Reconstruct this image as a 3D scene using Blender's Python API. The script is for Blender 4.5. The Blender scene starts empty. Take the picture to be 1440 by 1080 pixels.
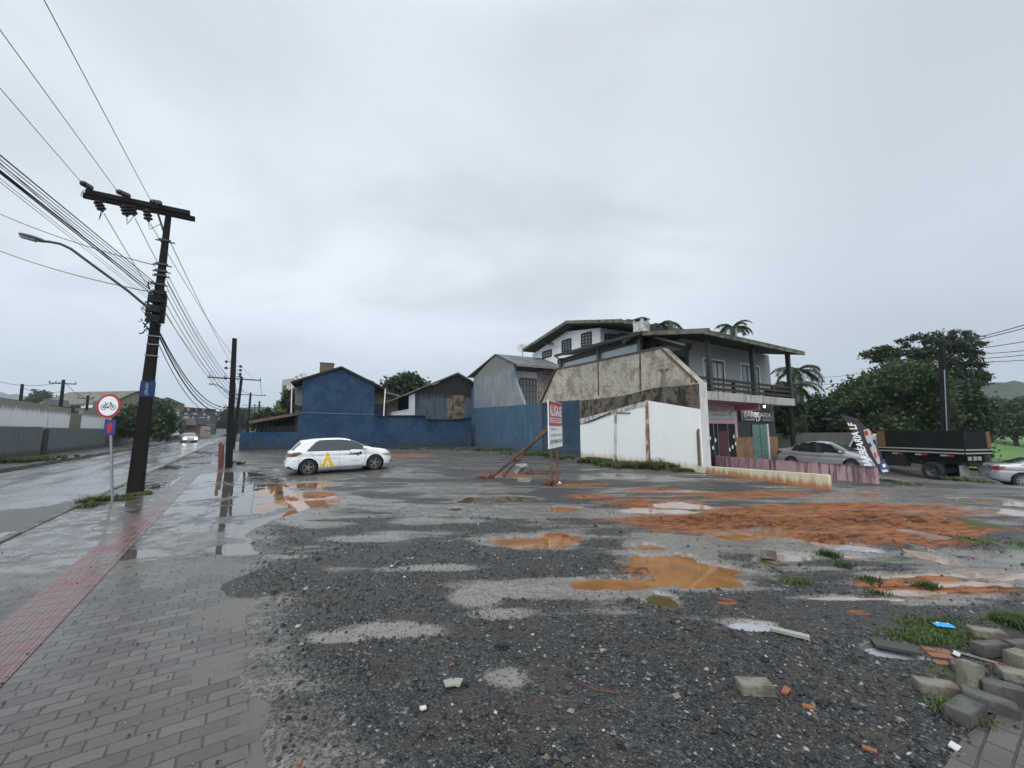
import bpy, bmesh, math, random
import numpy as np
from mathutils import Vector, Matrix
R = math.radians
random.seed(7)
rng = np.random.default_rng(11)
sc = bpy.context.scene
col = sc.collection
# ------------------------------------------------------------------ camera
F_PX, H_CAM = 560.0, 1.65
PITCH = math.atan(66 / F_PX)
cam = bpy.data.cameras.new('camera'); camo = bpy.data.objects.new('camera', cam); col.objects.link(camo)
cam.sensor_width = 36; cam.lens = F_PX / 1440 * 36; cam.clip_end = 6000; cam.clip_start = 0.05
camo.location = (0, 0, H_CAM); camo.rotation_euler = (R(90) + PITCH, 0, 0)
sc.camera = camo
CP, SP = math.cos(PITCH), math.sin(PITCH)
def ray(px, py):
    a = (px - 720) / F_PX; b = (540 - py) / F_PX
    return Vector((a, CP - b * SP, SP + b * CP))
def G(px, py, z=0.0):                     # point of a horizontal plane
    d = ray(px, py); t = (z - H_CAM) / d.z
    return Vector((d.x * t, d.y * t, z))
def at(px, py, Y):                        # point at a given distance
    d = ray(px, py); t = Y / d.y
    return Vector((d.x * t, Y, H_CAM + d.z * t))
def PL(px, py, pl):                       # point on a vertical plane through two ground points
    (x0, y0), (x1, y1) = pl
    d = ray(px, py); ex, ey = x1 - x0, y1 - y0
    t = (x0 * ey - y0 * ex) / (d.x * ey - d.y * ex)
    return Vector((d.x * t, d.y * t, H_CAM + d.z * t))
def plane(a, b): return ((a.x, a.y), (b.x, b.y))
def off(pl, k):                           # push a plane away from the camera
    (x0, y0), (x1, y1) = pl; ex, ey = x1 - x0, y1 - y0; L = math.hypot(ex, ey)
    nx, ny = -ey / L, ex / L
    if nx * x0 + ny * y0 < 0: nx, ny = -nx, -ny
    return ((x0 + nx * k, y0 + ny * k), (x1 + nx * k, y1 + ny * k))
def nrm(pl):
    (x0, y0), (x1, y1) = pl; ex, ey = x1 - x0, y1 - y0; L = math.hypot(ex, ey)
    n = Vector((-ey / L, ex / L, 0))
    return n if n.x * x0 + n.y * y0 > 0 else -n
AN = R(34.2); UX, UY = math.cos(AN), math.sin(AN); VX, VY = -math.sin(AN), math.cos(AN)
def UV(u, v, z=0.0): return Vector((u * UX + v * VX, u * UY + v * VY, z))
# ------------------------------------------------------------------ numpy noise
_T = rng.random((256, 256))
def vnoise(x, y, s=0):
    x = np.asarray(x, float) + s * 17.3; y = np.asarray(y, float) + s * 41.7
    xi = np.floor(x).astype(int); yi = np.floor(y).astype(int)
    fx = x - xi; fy = y - yi; fx = fx * fx * (3 - 2 * fx); fy = fy * fy * (3 - 2 * fy)
    a = _T[xi % 256, yi % 256]; b = _T[(xi + 1) % 256, yi % 256]
    c = _T[xi % 256, (yi + 1) % 256]; d = _T[(xi + 1) % 256, (yi + 1) % 256]
    return (a * (1 - fx) + b * fx) * (1 - fy) + (c * (1 - fx) + d * fx) * fy
def fbm(x, y, o=4, s=0):
    r = 0; a = .5; t = 0
    for i in range(o):
        r = r + a * vnoise(x * 2 ** i, y * 2 ** i, s + i * 3); t += a; a *= .5
    return r / t
def sst(a, b, x):
    t = np.clip((x - a) / (b - a), 0, 1); return t * t * (3 - 2 * t)
# ------------------------------------------------------------------ objects
def tag(o, label=None, cat=None, group=None, kind=None):
    if label: o['label'] = label
    if cat: o['category'] = cat
    if group: o['group'] = group
    if kind: o['kind'] = kind
    return o
def thing(name, label, cat, loc=(0, 0, 0), rz=0, group=None):
    o = bpy.data.objects.new(name, None); col.objects.link(o)
    o.location = loc; o.rotation_euler = (0, 0, rz); o.empty_display_size = .2
    o['_m'] = [loc[0], loc[1], loc[2], rz]
    return tag(o, label, cat, group)
def root_inv(p):
    while p.parent: p = p.parent
    if '_m' not in p: return Matrix.Identity(4)
    m = p['_m']; return (Matrix.Translation((m[0], m[1], m[2])) @ Matrix.Rotation(m[3], 4, 'Z')).inverted()
SPLIT = {'side_window', 'tail_light', 'headlight', 'black_trim', 'reflector_strip', 'jumper_wire', 'steel_band', 'railing_post', 'step_bolt', 'insulator_rack', 'round_sticker', 'door_frame', 'white_stripe', 'rear_light', 'mudguard', 'blue_stripe', 'cable_joint_box', 'window_light', 'curtain', 'door_handle', 'brick_edge'}
class MB:
    def __init__(s): s.v = []; s.f = []; s.m = []; s.cm = 0
    def add(s, vs, fs):
        n = len(s.v); s.v += [Vector(p) for p in vs]; s.f += [tuple(i + n for i in f) for f in fs]; s.m += [s.cm] * len(fs); return s
    def box(s, c, size, rz=0, M=None):
        hx, hy, hz = [k / 2 for k in size]
        vs = [Vector((x, y, z)) for z in (-hz, hz) for x, y in ((-hx, -hy), (hx, -hy), (hx, hy), (-hx, hy))]
        m = M if M is not None else Matrix.Rotation(rz, 3, 'Z')
        vs = [m @ p + Vector(c) for p in vs]
        return s.add(vs, [(3, 2, 1, 0), (4, 5, 6, 7), (0, 1, 5, 4), (1, 2, 6, 5), (2, 3, 7, 6), (3, 0, 4, 7)])
    def prism(s, pts, ext):               # polygon extruded by a vector
        ext = Vector(ext); n = len(pts); pts = [Vector(p) for p in pts]
        fs = [tuple(range(n)), tuple(range(2 * n - 1, n - 1, -1))] + [(i, (i + 1) % n, n + (i + 1) % n, n + i) for i in range(n)]
        return s.add(pts + [p + ext for p in pts], fs)
    def beam(s, a, b, w, h, up=(0, 0, 1)):
        a, b = Vector(a), Vector(b); d = (b - a).normalized(); up = Vector(up)
        sx = d.cross(up); sx = sx.normalized() if sx.length > 1e-5 else Vector((1, 0, 0)); uz = sx.cross(d)
        vs = [p + sx * i * w / 2 + uz * j * h / 2 for p in (a, b) for i, j in ((-1, -1), (1, -1), (1, 1), (-1, 1))]
        return s.add(vs, [(3, 2, 1, 0), (4, 5, 6, 7), (0, 1, 5, 4), (1, 2, 6, 5), (2, 3, 7, 6), (3, 0, 4, 7)])
    def tube(s, pts, r, seg=8, cap=True):
        pts = [Vector(p) for p in pts]; n = len(pts); rs = r if isinstance(r, (list, tuple)) else [r] * n
        vs = []; prev = None
        for i, p in enumerate(pts):
            d = (pts[min(i + 1, n - 1)] - pts[max(i - 1, 0)]).normalized()
            ref = prev if prev is not None else (Vector((0, 0, 1)) if abs(d.z) < .9 else Vector((1, 0, 0)))
            a = (ref - d * ref.dot(d)).normalized(); prev = a; b = d.cross(a)
            vs += [p + (a * math.cos(k * 2 * math.pi / seg) + b * math.sin(k * 2 * math.pi / seg)) * rs[i] for k in range(seg)]
        fs = [(i * seg + k, i * seg + (k + 1) % seg, (i + 1) * seg + (k + 1) % seg, (i + 1) * seg + k) for i in range(n - 1) for k in range(seg)]
        if cap: fs += [tuple(range(seg))[::-1], tuple((n - 1) * seg + k for k in range(seg))]
        return s.add(vs, fs)
    def lathe(s, prof, c, ax='Z', seg=24):  # prof: (r, h)
        vs = []
        for r, h in prof:
            for k in range(seg):
                a = 2 * math.pi * k / seg; x, y = r * math.cos(a), r * math.sin(a)
                p = {'Z': (x, y, h), 'Y': (x, h, y), 'X': (h, x, y)}[ax]; vs.append(Vector(p) + Vector(c))
        n = len(prof)
        fs = [(i * seg + k, i * seg + (k + 1) % seg, (i + 1) * seg + (k + 1) % seg, (i + 1) * seg + k) for i in range(n - 1) for k in range(seg)]
        return s.add(vs, fs)
    def build(s, name, mats, parent=None, smooth=False, local=False, origin=None, bevel=0):
        if name in SPLIT and parent is not None and len(s.f) > 1:      # one object per separate piece
            par = list(range(len(s.v)))
            def find(a):
                while par[a] != a: par[a] = par[par[a]]; a = par[a]
                return a
            for f in s.f:
                for k in f[1:]: par[find(k)] = find(f[0])
            grp = {}
            for f in s.f: grp.setdefault(find(f[0]), []).append(f)
            if len(grp) > 1:
                last = None
                for fs in grp.values():
                    used = sorted({k for f in fs for k in f}); mp = {k: i for i, k in enumerate(used)}
                    q = MB(); q.add([s.v[k] for k in used], [tuple(mp[k] for k in f) for f in fs]); last = q.build(name, mats, parent, smooth, local, origin, bevel)
                return last
        if not isinstance(mats, (list, tuple)): mats = [mats]
        me = bpy.data.meshes.new(name)
        if parent is not None and not local:
            inv = root_inv(parent); vs = [inv @ p for p in s.v]
        elif origin is not None: vs = [p - Vector(origin) for p in s.v]
        else: vs = s.v
        me.from_pydata([tuple(p) for p in vs], [], s.f)
        for m in mats: me.materials.append(m)
        if len(mats) > 1: me.polygons.foreach_set('material_index', s.m)
        o = bpy.data.objects.new(name, me); col.objects.link(o)
        if parent is not None: o.parent = parent
        elif origin is not None: o.location = origin
        bm = bmesh.new(); bm.from_mesh(me)
        bmesh.ops.recalc_face_normals(bm, faces=bm.faces)
        if bevel:
            bmesh.ops.bevel(bm, geom=[e for e in bm.edges if len(e.link_faces) == 2 and e.calc_face_angle(0) > .6], offset=bevel, segments=2, affect='EDGES', clamp_overlap=True)
        bm.to_mesh(me); bm.free()
        if smooth:
            me.polygons.foreach_set('use_smooth', [True] * len(me.polygons))
            if smooth != 'all':
                me.set_sharp_from_angle(angle=R(40))
        return o
def np_mesh(name, V, Fa, m, smooth=True, parent=None, attr=None, loc=None):
    V = np.asarray(V, np.float32)
    if loc is not None: V = V - np.array(loc, np.float32)
    k = Fa.shape[1]; me = bpy.data.meshes.new(name)
    me.vertices.add(len(V)); me.vertices.foreach_set('co', V.ravel())
    me.loops.add(Fa.size); me.loops.foreach_set('vertex_index', Fa.astype(np.int32).ravel())
    me.polygons.add(len(Fa)); me.polygons.foreach_set('loop_start', np.arange(0, Fa.size, k, dtype=np.int32))
    me.polygons.foreach_set('use_smooth', np.full(len(Fa), smooth))
    for mm in (m if isinstance(m, (list, tuple)) else [m]): me.materials.append(mm)
    me.update(calc_edges=True)
    if attr:
        for an, av in attr.items():
            ca = me.attributes.new(an, 'FLOAT_COLOR', 'POINT'); ca.data.foreach_set('color', np.asarray(av, np.float32).ravel())
    o = bpy.data.objects.new(name, me); col.objects.link(o)
    if parent is not None: o.parent = parent
    if loc is not None: o.location = loc
    return o
def grid_faces(nx, ny):
    i = np.arange(nx * ny).reshape(ny, nx)
    return np.stack([i[:-1, :-1], i[:-1, 1:], i[1:, 1:], i[1:, :-1]], -1).reshape(-1, 4)
# ------------------------------------------------------------------ materials
class NT:
    def __init__(s, m): s.t = m.node_tree; s.n = s.t.nodes; s.l = s.t.links
    def node(s, ty, **kw):
        n = s.n.new(ty)
        for k, v in kw.items():
            if k.startswith('i_'): s.set(n.inputs[k[2:].replace('_', ' ')], v)
            else: setattr(n, k, v)
        return n
    def set(s, inp, v):
        if hasattr(v, 'links') or isinstance(v, bpy.types.NodeSocket): s.l.new(v, inp)
        else:
            if isinstance(v, tuple) and len(v) == 3 and inp.type == 'RGBA': v = (*v, 1)
            inp.default_value = v
    def math(s, op, a, b=0.0, c=None, clamp=False):
        n = s.n.new('ShaderNodeMath'); n.operation = op; n.use_clamp = clamp
        s.set(n.inputs[0], a); s.set(n.inputs[1], b)
        if c is not None: s.set(n.inputs[2], c)
        return n.outputs[0]
    def mix(s, f, a, b, ty='MIX'):
        n = s.n.new('ShaderNodeMix'); n.data_type = 'RGBA'; n.blend_type = ty
        s.set(n.inputs[0], f); s.set(n.inputs[6], a); s.set(n.inputs[7], b); return n.outputs[2]
    def mixf(s, f, a, b):
        n = s.n.new('ShaderNodeMix'); s.set(n.inputs[0], f); s.set(n.inputs[2], a); s.set(n.inputs[3], b); return n.outputs[0]
    def noise(s, vec, scale, detail=4, rough=.55, dist=0):
        n = s.n.new('ShaderNodeTexNoise'); s.set(n.inputs['Vector'], vec); n.inputs['Scale'].default_value = scale
        n.inputs['Detail'].default_value = detail; n.inputs['Roughness'].default_value = rough; n.inputs['Distortion'].default_value = dist
        return n.outputs['Fac']
    def rng(s, v, a, b, c=0.0, d=1.0, smooth=True):
        n = s.n.new('ShaderNodeMapRange'); n.interpolation_type = 'SMOOTHSTEP' if smooth else 'LINEAR'
        s.set(n.inputs[0], v)
        for i, k in zip((1, 2, 3, 4), (a, b, c, d)): s.set(n.inputs[i], k)
        return n.outputs[0]
    def mapv(s, vec, scale=(1, 1, 1), rot=(0, 0, 0), loc=(0, 0, 0)):
        n = s.n.new('ShaderNodeMapping'); s.set(n.inputs[0], vec); n.inputs[1].default_value = loc; n.inputs[2].default_value = rot; n.inputs[3].default_value = scale
        return n.outputs[0]
    def bump(s, h, st=.3, dist=.02, normal=None):
        n = s.n.new('ShaderNodeBump'); s.set(n.inputs['Strength'], st); n.inputs['Distance'].default_value = dist; s.set(n.inputs['Height'], h)
        if normal is not None: s.l.new(normal, n.inputs['Normal'])
        return n.outputs[0]
def newmat(name):
    m = bpy.data.materials.new(name); m.use_nodes = True
    t = NT(m); b = t.n['Principled BSDF']
    return m, t, b
def pos(t, obj=False):
    if obj: return t.node('ShaderNodeTexCoord').outputs['Object']
    return t.node('ShaderNodeNewGeometry').outputs['Position']
def M(name, c, rough=.7, var=.25, scale=1.5, bump=.15, bscale=25, bdist=.01, metal=0, obj=False, coat=0, c2=None, streak=None, top=None, low=None, spec=.5):
    """c2: second colour mixed by noise; streak: (colour, amount) vertical rain streaks; top/low: (colour, z0, z1, amount) dirt of its own shape"""
    m, t, b = newmat(name); p = pos(t, obj)
    n1 = t.noise(p, scale, 6, .62); n2 = t.noise(p, scale * 9, 4, .6)
    k = t.math('MULTIPLY_ADD', t.math('SUBTRACT', t.math('MULTIPLY_ADD', n2, .5, t.math('MULTIPLY', n1, .5)), .5), var * 4, 1.0)
    mul = t.node('ShaderNodeCombineColor')
    for i in range(3): t.l.new(k, mul.inputs[i])
    base = t.mix(1.0, c, mul.outputs[0], 'MULTIPLY')
    if c2: base = t.mix(t.rng(t.noise(t.mapv(p, loc=(5, 3, 9)), scale * .8, 8, .68), .46, .58), base, c2)
    z = t.node('ShaderNodeSeparateXYZ'); t.set(z.inputs[0], p); z = z.outputs[2]
    st = t.noise(t.mapv(p, scale=(4, 4, .35)), 1.6, 6, .65)
    if streak: base = t.mix(t.math('MULTIPLY', t.rng(st, .47, .66), streak[1]), base, streak[0])
    for q in (top, low):
        if q:
            g = t.rng(z, q[1], q[2], 0, 1, False)
            base = t.mix(t.math('MULTIPLY', t.rng(t.math('ADD', t.math('MULTIPLY', st, .9), t.math('ADD', g, t.math('MULTIPLY', n2, .3))), .85, 1.25), q[3]), base, q[0])
    t.set(b.inputs['Base Color'], base); b.inputs['Metallic'].default_value = metal
    t.set(b.inputs['Roughness'], t.rng(n2, .3, .7, max(rough - .1, .02), min(rough + .1, 1)))
    b.inputs['Coat Weight'].default_value = coat; b.inputs['Coat Roughness'].default_value = .05; b.inputs['Specular IOR Level'].default_value = spec
    if bump: t.set(b.inputs['Normal'], t.bump(t.noise(p, bscale, 6, .65), bump, bdist))
    return m
def flat(name, c, rough=.5, metal=0, coat=0, emit=None, es=1.0, trans=0, ior=1.45):
    m, t, b = newmat(name); b.inputs['Base Color'].default_value = (*c, 1); b.inputs['Roughness'].default_value = rough
    b.inputs['Metallic'].default_value = metal; b.inputs['Coat Weight'].default_value = coat
    if emit: b.inputs['Emission Color'].default_value = (*emit, 1); b.inputs['Emission Strength'].default_value = es
    if trans: b.inputs['Transmission Weight'].default_value = trans
    b.inputs['IOR'].default_value = ior
    return m
def leafmat(name, c, c2, rough=.5):
    m, t, b = newmat(name); g = t.node('ShaderNodeNewGeometry')
    base = t.mix(g.outputs['Random Per Island'], c, c2)
    base = t.mix(t.rng(t.noise(g.outputs['Position'], .9, 3), .35, .65), base, tuple(k * .55 for k in c))
    t.set(b.inputs['Base Color'], base); b.inputs['Roughness'].default_value = rough
    tr = t.node('ShaderNodeBsdfTranslucent'); t.set(tr.inputs[0], tuple(min(k * 1.6, 1) for k in c2))
    mx = t.node('ShaderNodeMixShader'); mx.inputs[0].default_value = .22
    t.l.new(b.outputs[0], mx.inputs[1]); t.l.new(tr.outputs[0], mx.inputs[2]); t.l.new(mx.outputs[0], t.n['Material Output'].inputs[0])
    return m
def tilemat(name, c, c2, ax, pitch=.25, rough=.7):   # corrugated roof: ridges run along the slope
    m, t, b = newmat(name); p = pos(t)
    w = t.node('ShaderNodeVectorMath', operation='DOT_PRODUCT'); t.set(w.inputs[0], p); w.inputs[1].default_value = ax
    s = t.math('SINE', t.math('MULTIPLY', w.outputs['Value'], 2 * math.pi / pitch))
    base = t.mix(t.rng(t.noise(p, 1.2, 7, .7), .4, .62), c, c2)
    t.set(b.inputs['Base Color'], t.mix(t.rng(s, -1, -.3, .6, 0), base, (.03, .03, .028))); b.inputs['Roughness'].default_value = rough
    t.set(b.inputs['Normal'], t.bump(s, .8, .04)); return m
GRIME = (.045, .043, .036)
m_white = M('white_plaster', (.86, .86, .83), .75, .05, .5, .12, 30, streak=((.6, .58, .52), .08), low=((.50, .36, .18), .65, -.15, .7))
m_whitehouse = M('white_house_paint', (.80, .80, .81), .7, .05, .5, .05, 30, streak=((.5, .5, .5), .2))
m_rubble = M('rough_cement_render', (.46, .42, .355), .9, .34, 1.6, 1.0, 5, .12, c2=(.30, .245, .18), streak=((.15, .11, .07), .2))
m_mould = M('mouldy_masonry', (.12, .10, .07), .9, .5, 2.5, .8, 9, .05, c2=(.012, .012, .010), streak=((.34, .30, .22), .12))
m_oldwhite = M('old_white_blocks', (.60, .58, .53), .85, .2, 3, .6, 12, .03, c2=(.25, .23, .19), streak=(GRIME, .35))
m_blue = M('blue_wall_paint', (.011, .042, .094), .75, .5, .9, .4, 9, .03, streak=((.03, .036, .045), .6), low=((.035, .04, .04), 1.1, -.2, .75), c2=(.026, .062, .112), spec=.25)
m_bluepale = M('pale_worn_blue_paint', (.030, .085, .140), .75, .4, .9, .4, 9, .03, c2=(.032, .080, .145), streak=((.16, .17, .17), .5), low=((.05, .06, .06), .8, -.2, .7))
m_gableworn = M('worn_grey_blue_render', (.23, .25, .26), .8, .25, .7, .35, 14, .03, c2=(.15, .21, .27), streak=((.12, .115, .10), .7), top=((.16, .16, .14), 6.2, 8.2, .8))
m_black_mould = M('black_stained_render', (.055, .078, .095), .85, .3, .8, .3, 12, .03, c2=(.06, .09, .12), streak=((.02, .019, .017), .8), top=((.010, .0095, .008), 4.3, 6.3, .97))
m_brownstain = M('brown_peeling_render', (.20, .15, .09), .9, .5, 2, .6, 9, .04, c2=(.05, .045, .035), streak=(GRIME, .8))
m_darktrim = M('dark_trim', (.016, .015, .014), .7, .3, 3, .1, 30)
m_conc = M('grey_concrete', (.22, .22, .21), .8, .2, 1.2, .3, 22, .02, streak=(GRIME, .5))
m_conc_wall = M('painted_grey_wall', (.13, .145, .15), .75, .16, .7, .25, 16, .02, streak=((.07, .075, .07), .65), low=((.04, .045, .035), .6, 0, .8))
m_conc_tan = M('tan_concrete_wall', (.22, .20, .145), .85, .25, .6, .3, 12, .03, streak=((.09, .085, .06), .7), low=((.06, .07, .04), .8, 0, .8))
m_stained_white = M('stained_white_wall', (.80, .80, .78), .8, .1, .6, .2, 16, .02, top=((.16, .14, .09), 2.55, 3.55, .85), streak=((.5, .5, .46), .2))
m_yellowwall = M('cream_low_wall', (.62, .56, .40), .8, .15, 1.2, .3, 16, .02, low=((.36, .13, .04), .42, -.12, .9), streak=((.42, .33, .16), .45))
m_pinkwall = M('pink_weathered_wall', (.46, .30, .33), .8, .2, 2, .3, 16, .02, streak=((.09, .05, .05), .95), c2=(.40, .25, .28), top=((.05, .035, .03), .42, .62, .8))
m_pink = M('pink_shop_paint', (.72, .42, .50), .6, .05, 1, .05)
m_pinkdark = M('rose_canopy_paint', (.55, .20, .26), .6, .08, 1, .05)
m_greywall = M('grey_upper_paint', (.36, .37, .38), .75, .05, .6, .05, 30)
m_darkshop = M('charcoal_shop_paint', (.025, .03, .038), .6, .1, 1, .05)
m_wood = M('dark_stained_wood', (.020, .013, .011), .6, .3, 4, .2, 30)
m_darkgreen = M('dark_post_paint', (.028, .032, .030), .5, .2, 3, .1)
m_rustwood = M('weathered_timber', (.17, .085, .055), .8, .35, 6, .4, 40, c2=(.10, .055, .04))
m_poleconc = M('dark_wet_pole_concrete', (.013, .012, .0115), .8, .35, 2.5, .4, 30, .01, streak=((.006, .006, .006), .6), spec=.2)
m_metal = M('galvanised_steel', (.30, .31, .32), .4, .12, 6, .05, metal=.8)
m_darkmetal = M('dark_metal', (.05, .05, .055), .5, .2, 6, .05, metal=.3)
m_cable = flat('cable_rubber', (.012, .012, .013), .8)
m_cer = flat('dark_porcelain', (.03, .022, .022), .3)
m_rooffc = M('weathered_roof_edge', (.16, .155, .12), .85, .3, 2.5, .4, 20, .02, c2=(.07, .07, .05))
m_soffit = M('dark_timber_soffit', (.018, .014, .012), .7, .3, 3, .2, 20)
m_slab = M('stained_balcony_slab', (.42, .40, .36), .85, .2, 1.5, .3, 14, .02, streak=((.10, .09, .07), .75))
m_brick = M('brown_brick', (.13, .085, .065), .85, .3, 4, .4, 14, .02)
m_glass = flat('window_glass', (.22, .26, .28), .04)
m_glasspale = flat('pale_reflecting_glass', (.30, .36, .40), .06)
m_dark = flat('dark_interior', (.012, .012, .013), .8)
m_curtain = M('pale_curtain', (.45, .50, .54), .8, .1, 3, .0)
m_greenglass = M('green_frosted_glass', (.13, .22, .18), .25, .08, 2, 0)
m_frame = flat('white_frame', (.75, .75, .75), .5)
m_signwhite = M('sign_face_white', (.78, .79, .80), .45, .04, 2, 0)
m_red = flat('sign_red', (.40, .025, .03), .45)
m_grey_ink = flat('grey_ink', (.22, .23, .26), .6)
m_black = flat('black_paint', (.012, .012, .012), .5)
m_signblue = flat('sign_blue', (.02, .035, .16), .45)
m_yellow = flat('yellow_vinyl', (.78, .50, .01), .4)
m_signgrey = M('sign_face_grey', (.50, .50, .47), .5, .06, 3, 0)
m_grass = leafmat('grass_blades', (.035, .065, .012), (.11, .15, .04), .6)
m_bark = M('bark', (.028, .023, .018), .9, .4, 5, .6, 20)
m_leafA = leafmat('leaf_dark_green', (.014, .031, .008), (.030, .060, .014))
m_leafB = leafmat('leaf_mid_green', (.020, .05, .008), (.045, .088, .016))
m_leafC = leafmat('leaf_grey_green', (.045, .06, .035), (.075, .09, .05))
m_palm = leafmat('palm_green', (.022, .04, .012), (.055, .08, .028))
m_banana = leafmat('banana_leaf_green', (.06, .16, .015), (.12, .25, .035))
# wood-look wall tile
m_tile = M('wood_look_tile', (.30, .16, .075), .35, .2, 3, .1, 20, c2=(.22, .11, .05))
HAZE = True
# ------------------------------------------------------------------ terrain shape
def edge_u(v):                            # where the pavers give way to the gravel lot
    v = np.asarray(v, float)
    return .22 + 1.15 * sst(7.5, 10.5, v) - 1.6 * sst(20.8, 21.3, v)
def drop(x, y):
    u = x * UX + y * UY; v = x * VX + y * VY
    return -1.0 * sst(18, 31, u) * sst(12.5, 5.0, v) + .10 * np.exp(-((x + 4.6) ** 2 + (y - 17.2) ** 2) / 5.0)
def blobs_to_world(L):
    out = []
    for b in L:
        px, py, rx, ry = b[:4]; c = G(px, py); dist = ray(px, py).y and c.y / ray(px, py).y
        ax = rx / F_PX * dist; y1 = G(px, py - ry).y; y0 = G(px, py + ry).y
        out.append((c.x, (y0 + y1) / 2, ax, (y1 - y0) / 2) + tuple(b[4:]))
    return out
def field(x, y, B, wob=.35, k=1.2, s=0):
    r = np.full(np.shape(x), 9.0)
    for b in B:
        q = np.sqrt(((x - b[0]) / b[2]) ** 2 + ((y - b[1]) / b[3]) ** 2); r = np.minimum(r, q)
    return r + wob * 2 * (fbm(x * k, y * k * 1.6, 5, s) - .5)
PUD = [  # px, py, half width, half height, kind, gain
 (735, 763, 40, 6, 'o'), (783, 760, 26, 8, 'o'), (950, 803, 62, 19, 'o'), (880, 822, 62, 7, 'o'), (912, 771, 26, 5, 'o'),

 (933, 846, 17, 9, 'b'), (1057, 884, 24, 6, 'w'), (1262, 922, 30, 8, 'w'), (1080, 791, 12, 3, 'b'), (851, 806, 10, 3, 'b'),
 (440, 707, 38, 9, 'o'), (420, 686, 26, 7, 'o'),
 (1300, 782, 20, 17, 'p'), (1308, 755, 24, 12, 'p'), (1120, 786, 30, 7, 'p'), (1146, 765, 12, 9, 'p'), (1183, 771, 20, 4, 'p'), (1215, 774, 22, 4, 'w'), (1190, 784, 30, 4, 'p'),
 (1350, 823, 95, 6, 'p'), (1250, 815, 40, 4, 'p'), (1395, 812, 60, 7, 'p'), (1405, 708, 34, 7, 'p'), (1205, 845, 75, 3, 'p'), (1285, 811, 75, 3, 'p'), (1420, 722, 50, 5, 'p'), (1290, 835, 60, 4, 'p'),
 (664, 704, 18, 4, 'b'), (722, 702, 26, 3, 'b'), (790, 717, 18, 3, 'o'), (640, 717, 10, 2, 'b'),
 (960, 712, 34, 4, 'p'), (905, 720, 48, 3, 'p'), (1090, 755, 30, 5, 'o'), (1040, 758, 30, 4, 'o'),
]
SILT = [(672, 842, 34, 16.2), (700, 868, 46, 8.8), (560, 888, 69, 11.2), (470, 900, 48, 10.0), (760, 838, 57, 7.5), (1330, 850, 86, 6.2), (1180, 842, 34, 5.0), (1425, 793, 34, 5.0), (800, 669, 27, 3.1), (815, 674, 29, 3.0), (852, 668, 13, 3.0), (935, 676, 34, 3.0), (600, 690, 103, 4.4), (500, 760, 80, 5.0), (640, 735, 80, 5.0), (560, 715, 80, 3.8), (700, 690, 69, 3.0), (620, 800, 69, 5.0), (1350, 840, 120, 10), (430, 700, 60, 10), (1250, 690, 90, 6), (712, 955, 34, 20)]
CLAY = [(1170, 722, 270, 12), (1040, 738, 160, 18), (1250, 740, 130, 18), (930, 712, 90, 10), (920, 690, 40, 3), (1060, 698, 170, 6), (1310, 757, 70, 20), (1160, 758, 90, 14), (950, 802, 80, 23), (735, 763, 48, 7), (788, 760, 34, 9),
        (720, 669, 45, 2.5), (820, 683, 40, 3), (560, 642, 50, 3), (440, 700, 30, 9), (1330, 828, 110, 13), (830, 700, 40, 3), (1210, 868, 16, 4), (1020, 850, 14, 4), (1240, 715, 150, 7)]
SPOT = [(455, 918, 24, 12), (440, 800 + 140, 12, 6), (530, 975, 30, 20), (740, 985, 50, 30), (520, 1065, 14, 6), (672, 930, 9, 5), (636, 928, 9, 4), (800, 908, 7, 4), (905, 857, 12, 4), (1100, 985, 10, 6), (1365, 990, 18, 8), (650, 892, 7, 4), (1185, 1040, 16, 10)]
GREEN = [(1345, 905, 70, 16), (1310, 880, 60, 9), (1120, 821, 16, 4), (1250, 790, 36, 5), (1300, 825, 20, 4), (880, 657, 60, 5), (940, 660, 30, 4), (1380, 740, 30, 8), (1440, 880, 50, 20), (1400, 770, 60, 10), (700, 640, 60, 4), (1330, 950, 40, 12)]
MUDPILE = [(1010, 738, 110, 9), (1110, 744, 80, 8), (1240, 735, 120, 8), (1180, 762, 50, 6), (1270, 775, 40, 10), (1345, 765, 30, 14), (1380, 775, 60, 10)]
OVER = [(385, 820, 78, 26)]               # gravel washed over the pavers
PUDW = blobs_to_world(PUD); SILTW = blobs_to_world(SILT); CLAYW = blobs_to_world(CLAY); GREENW = blobs_to_world(GREEN); PILEW = blobs_to_world(MUDPILE); OVERW = blobs_to_world(OVER); SPOTW = blobs_to_world(SPOT)
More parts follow.
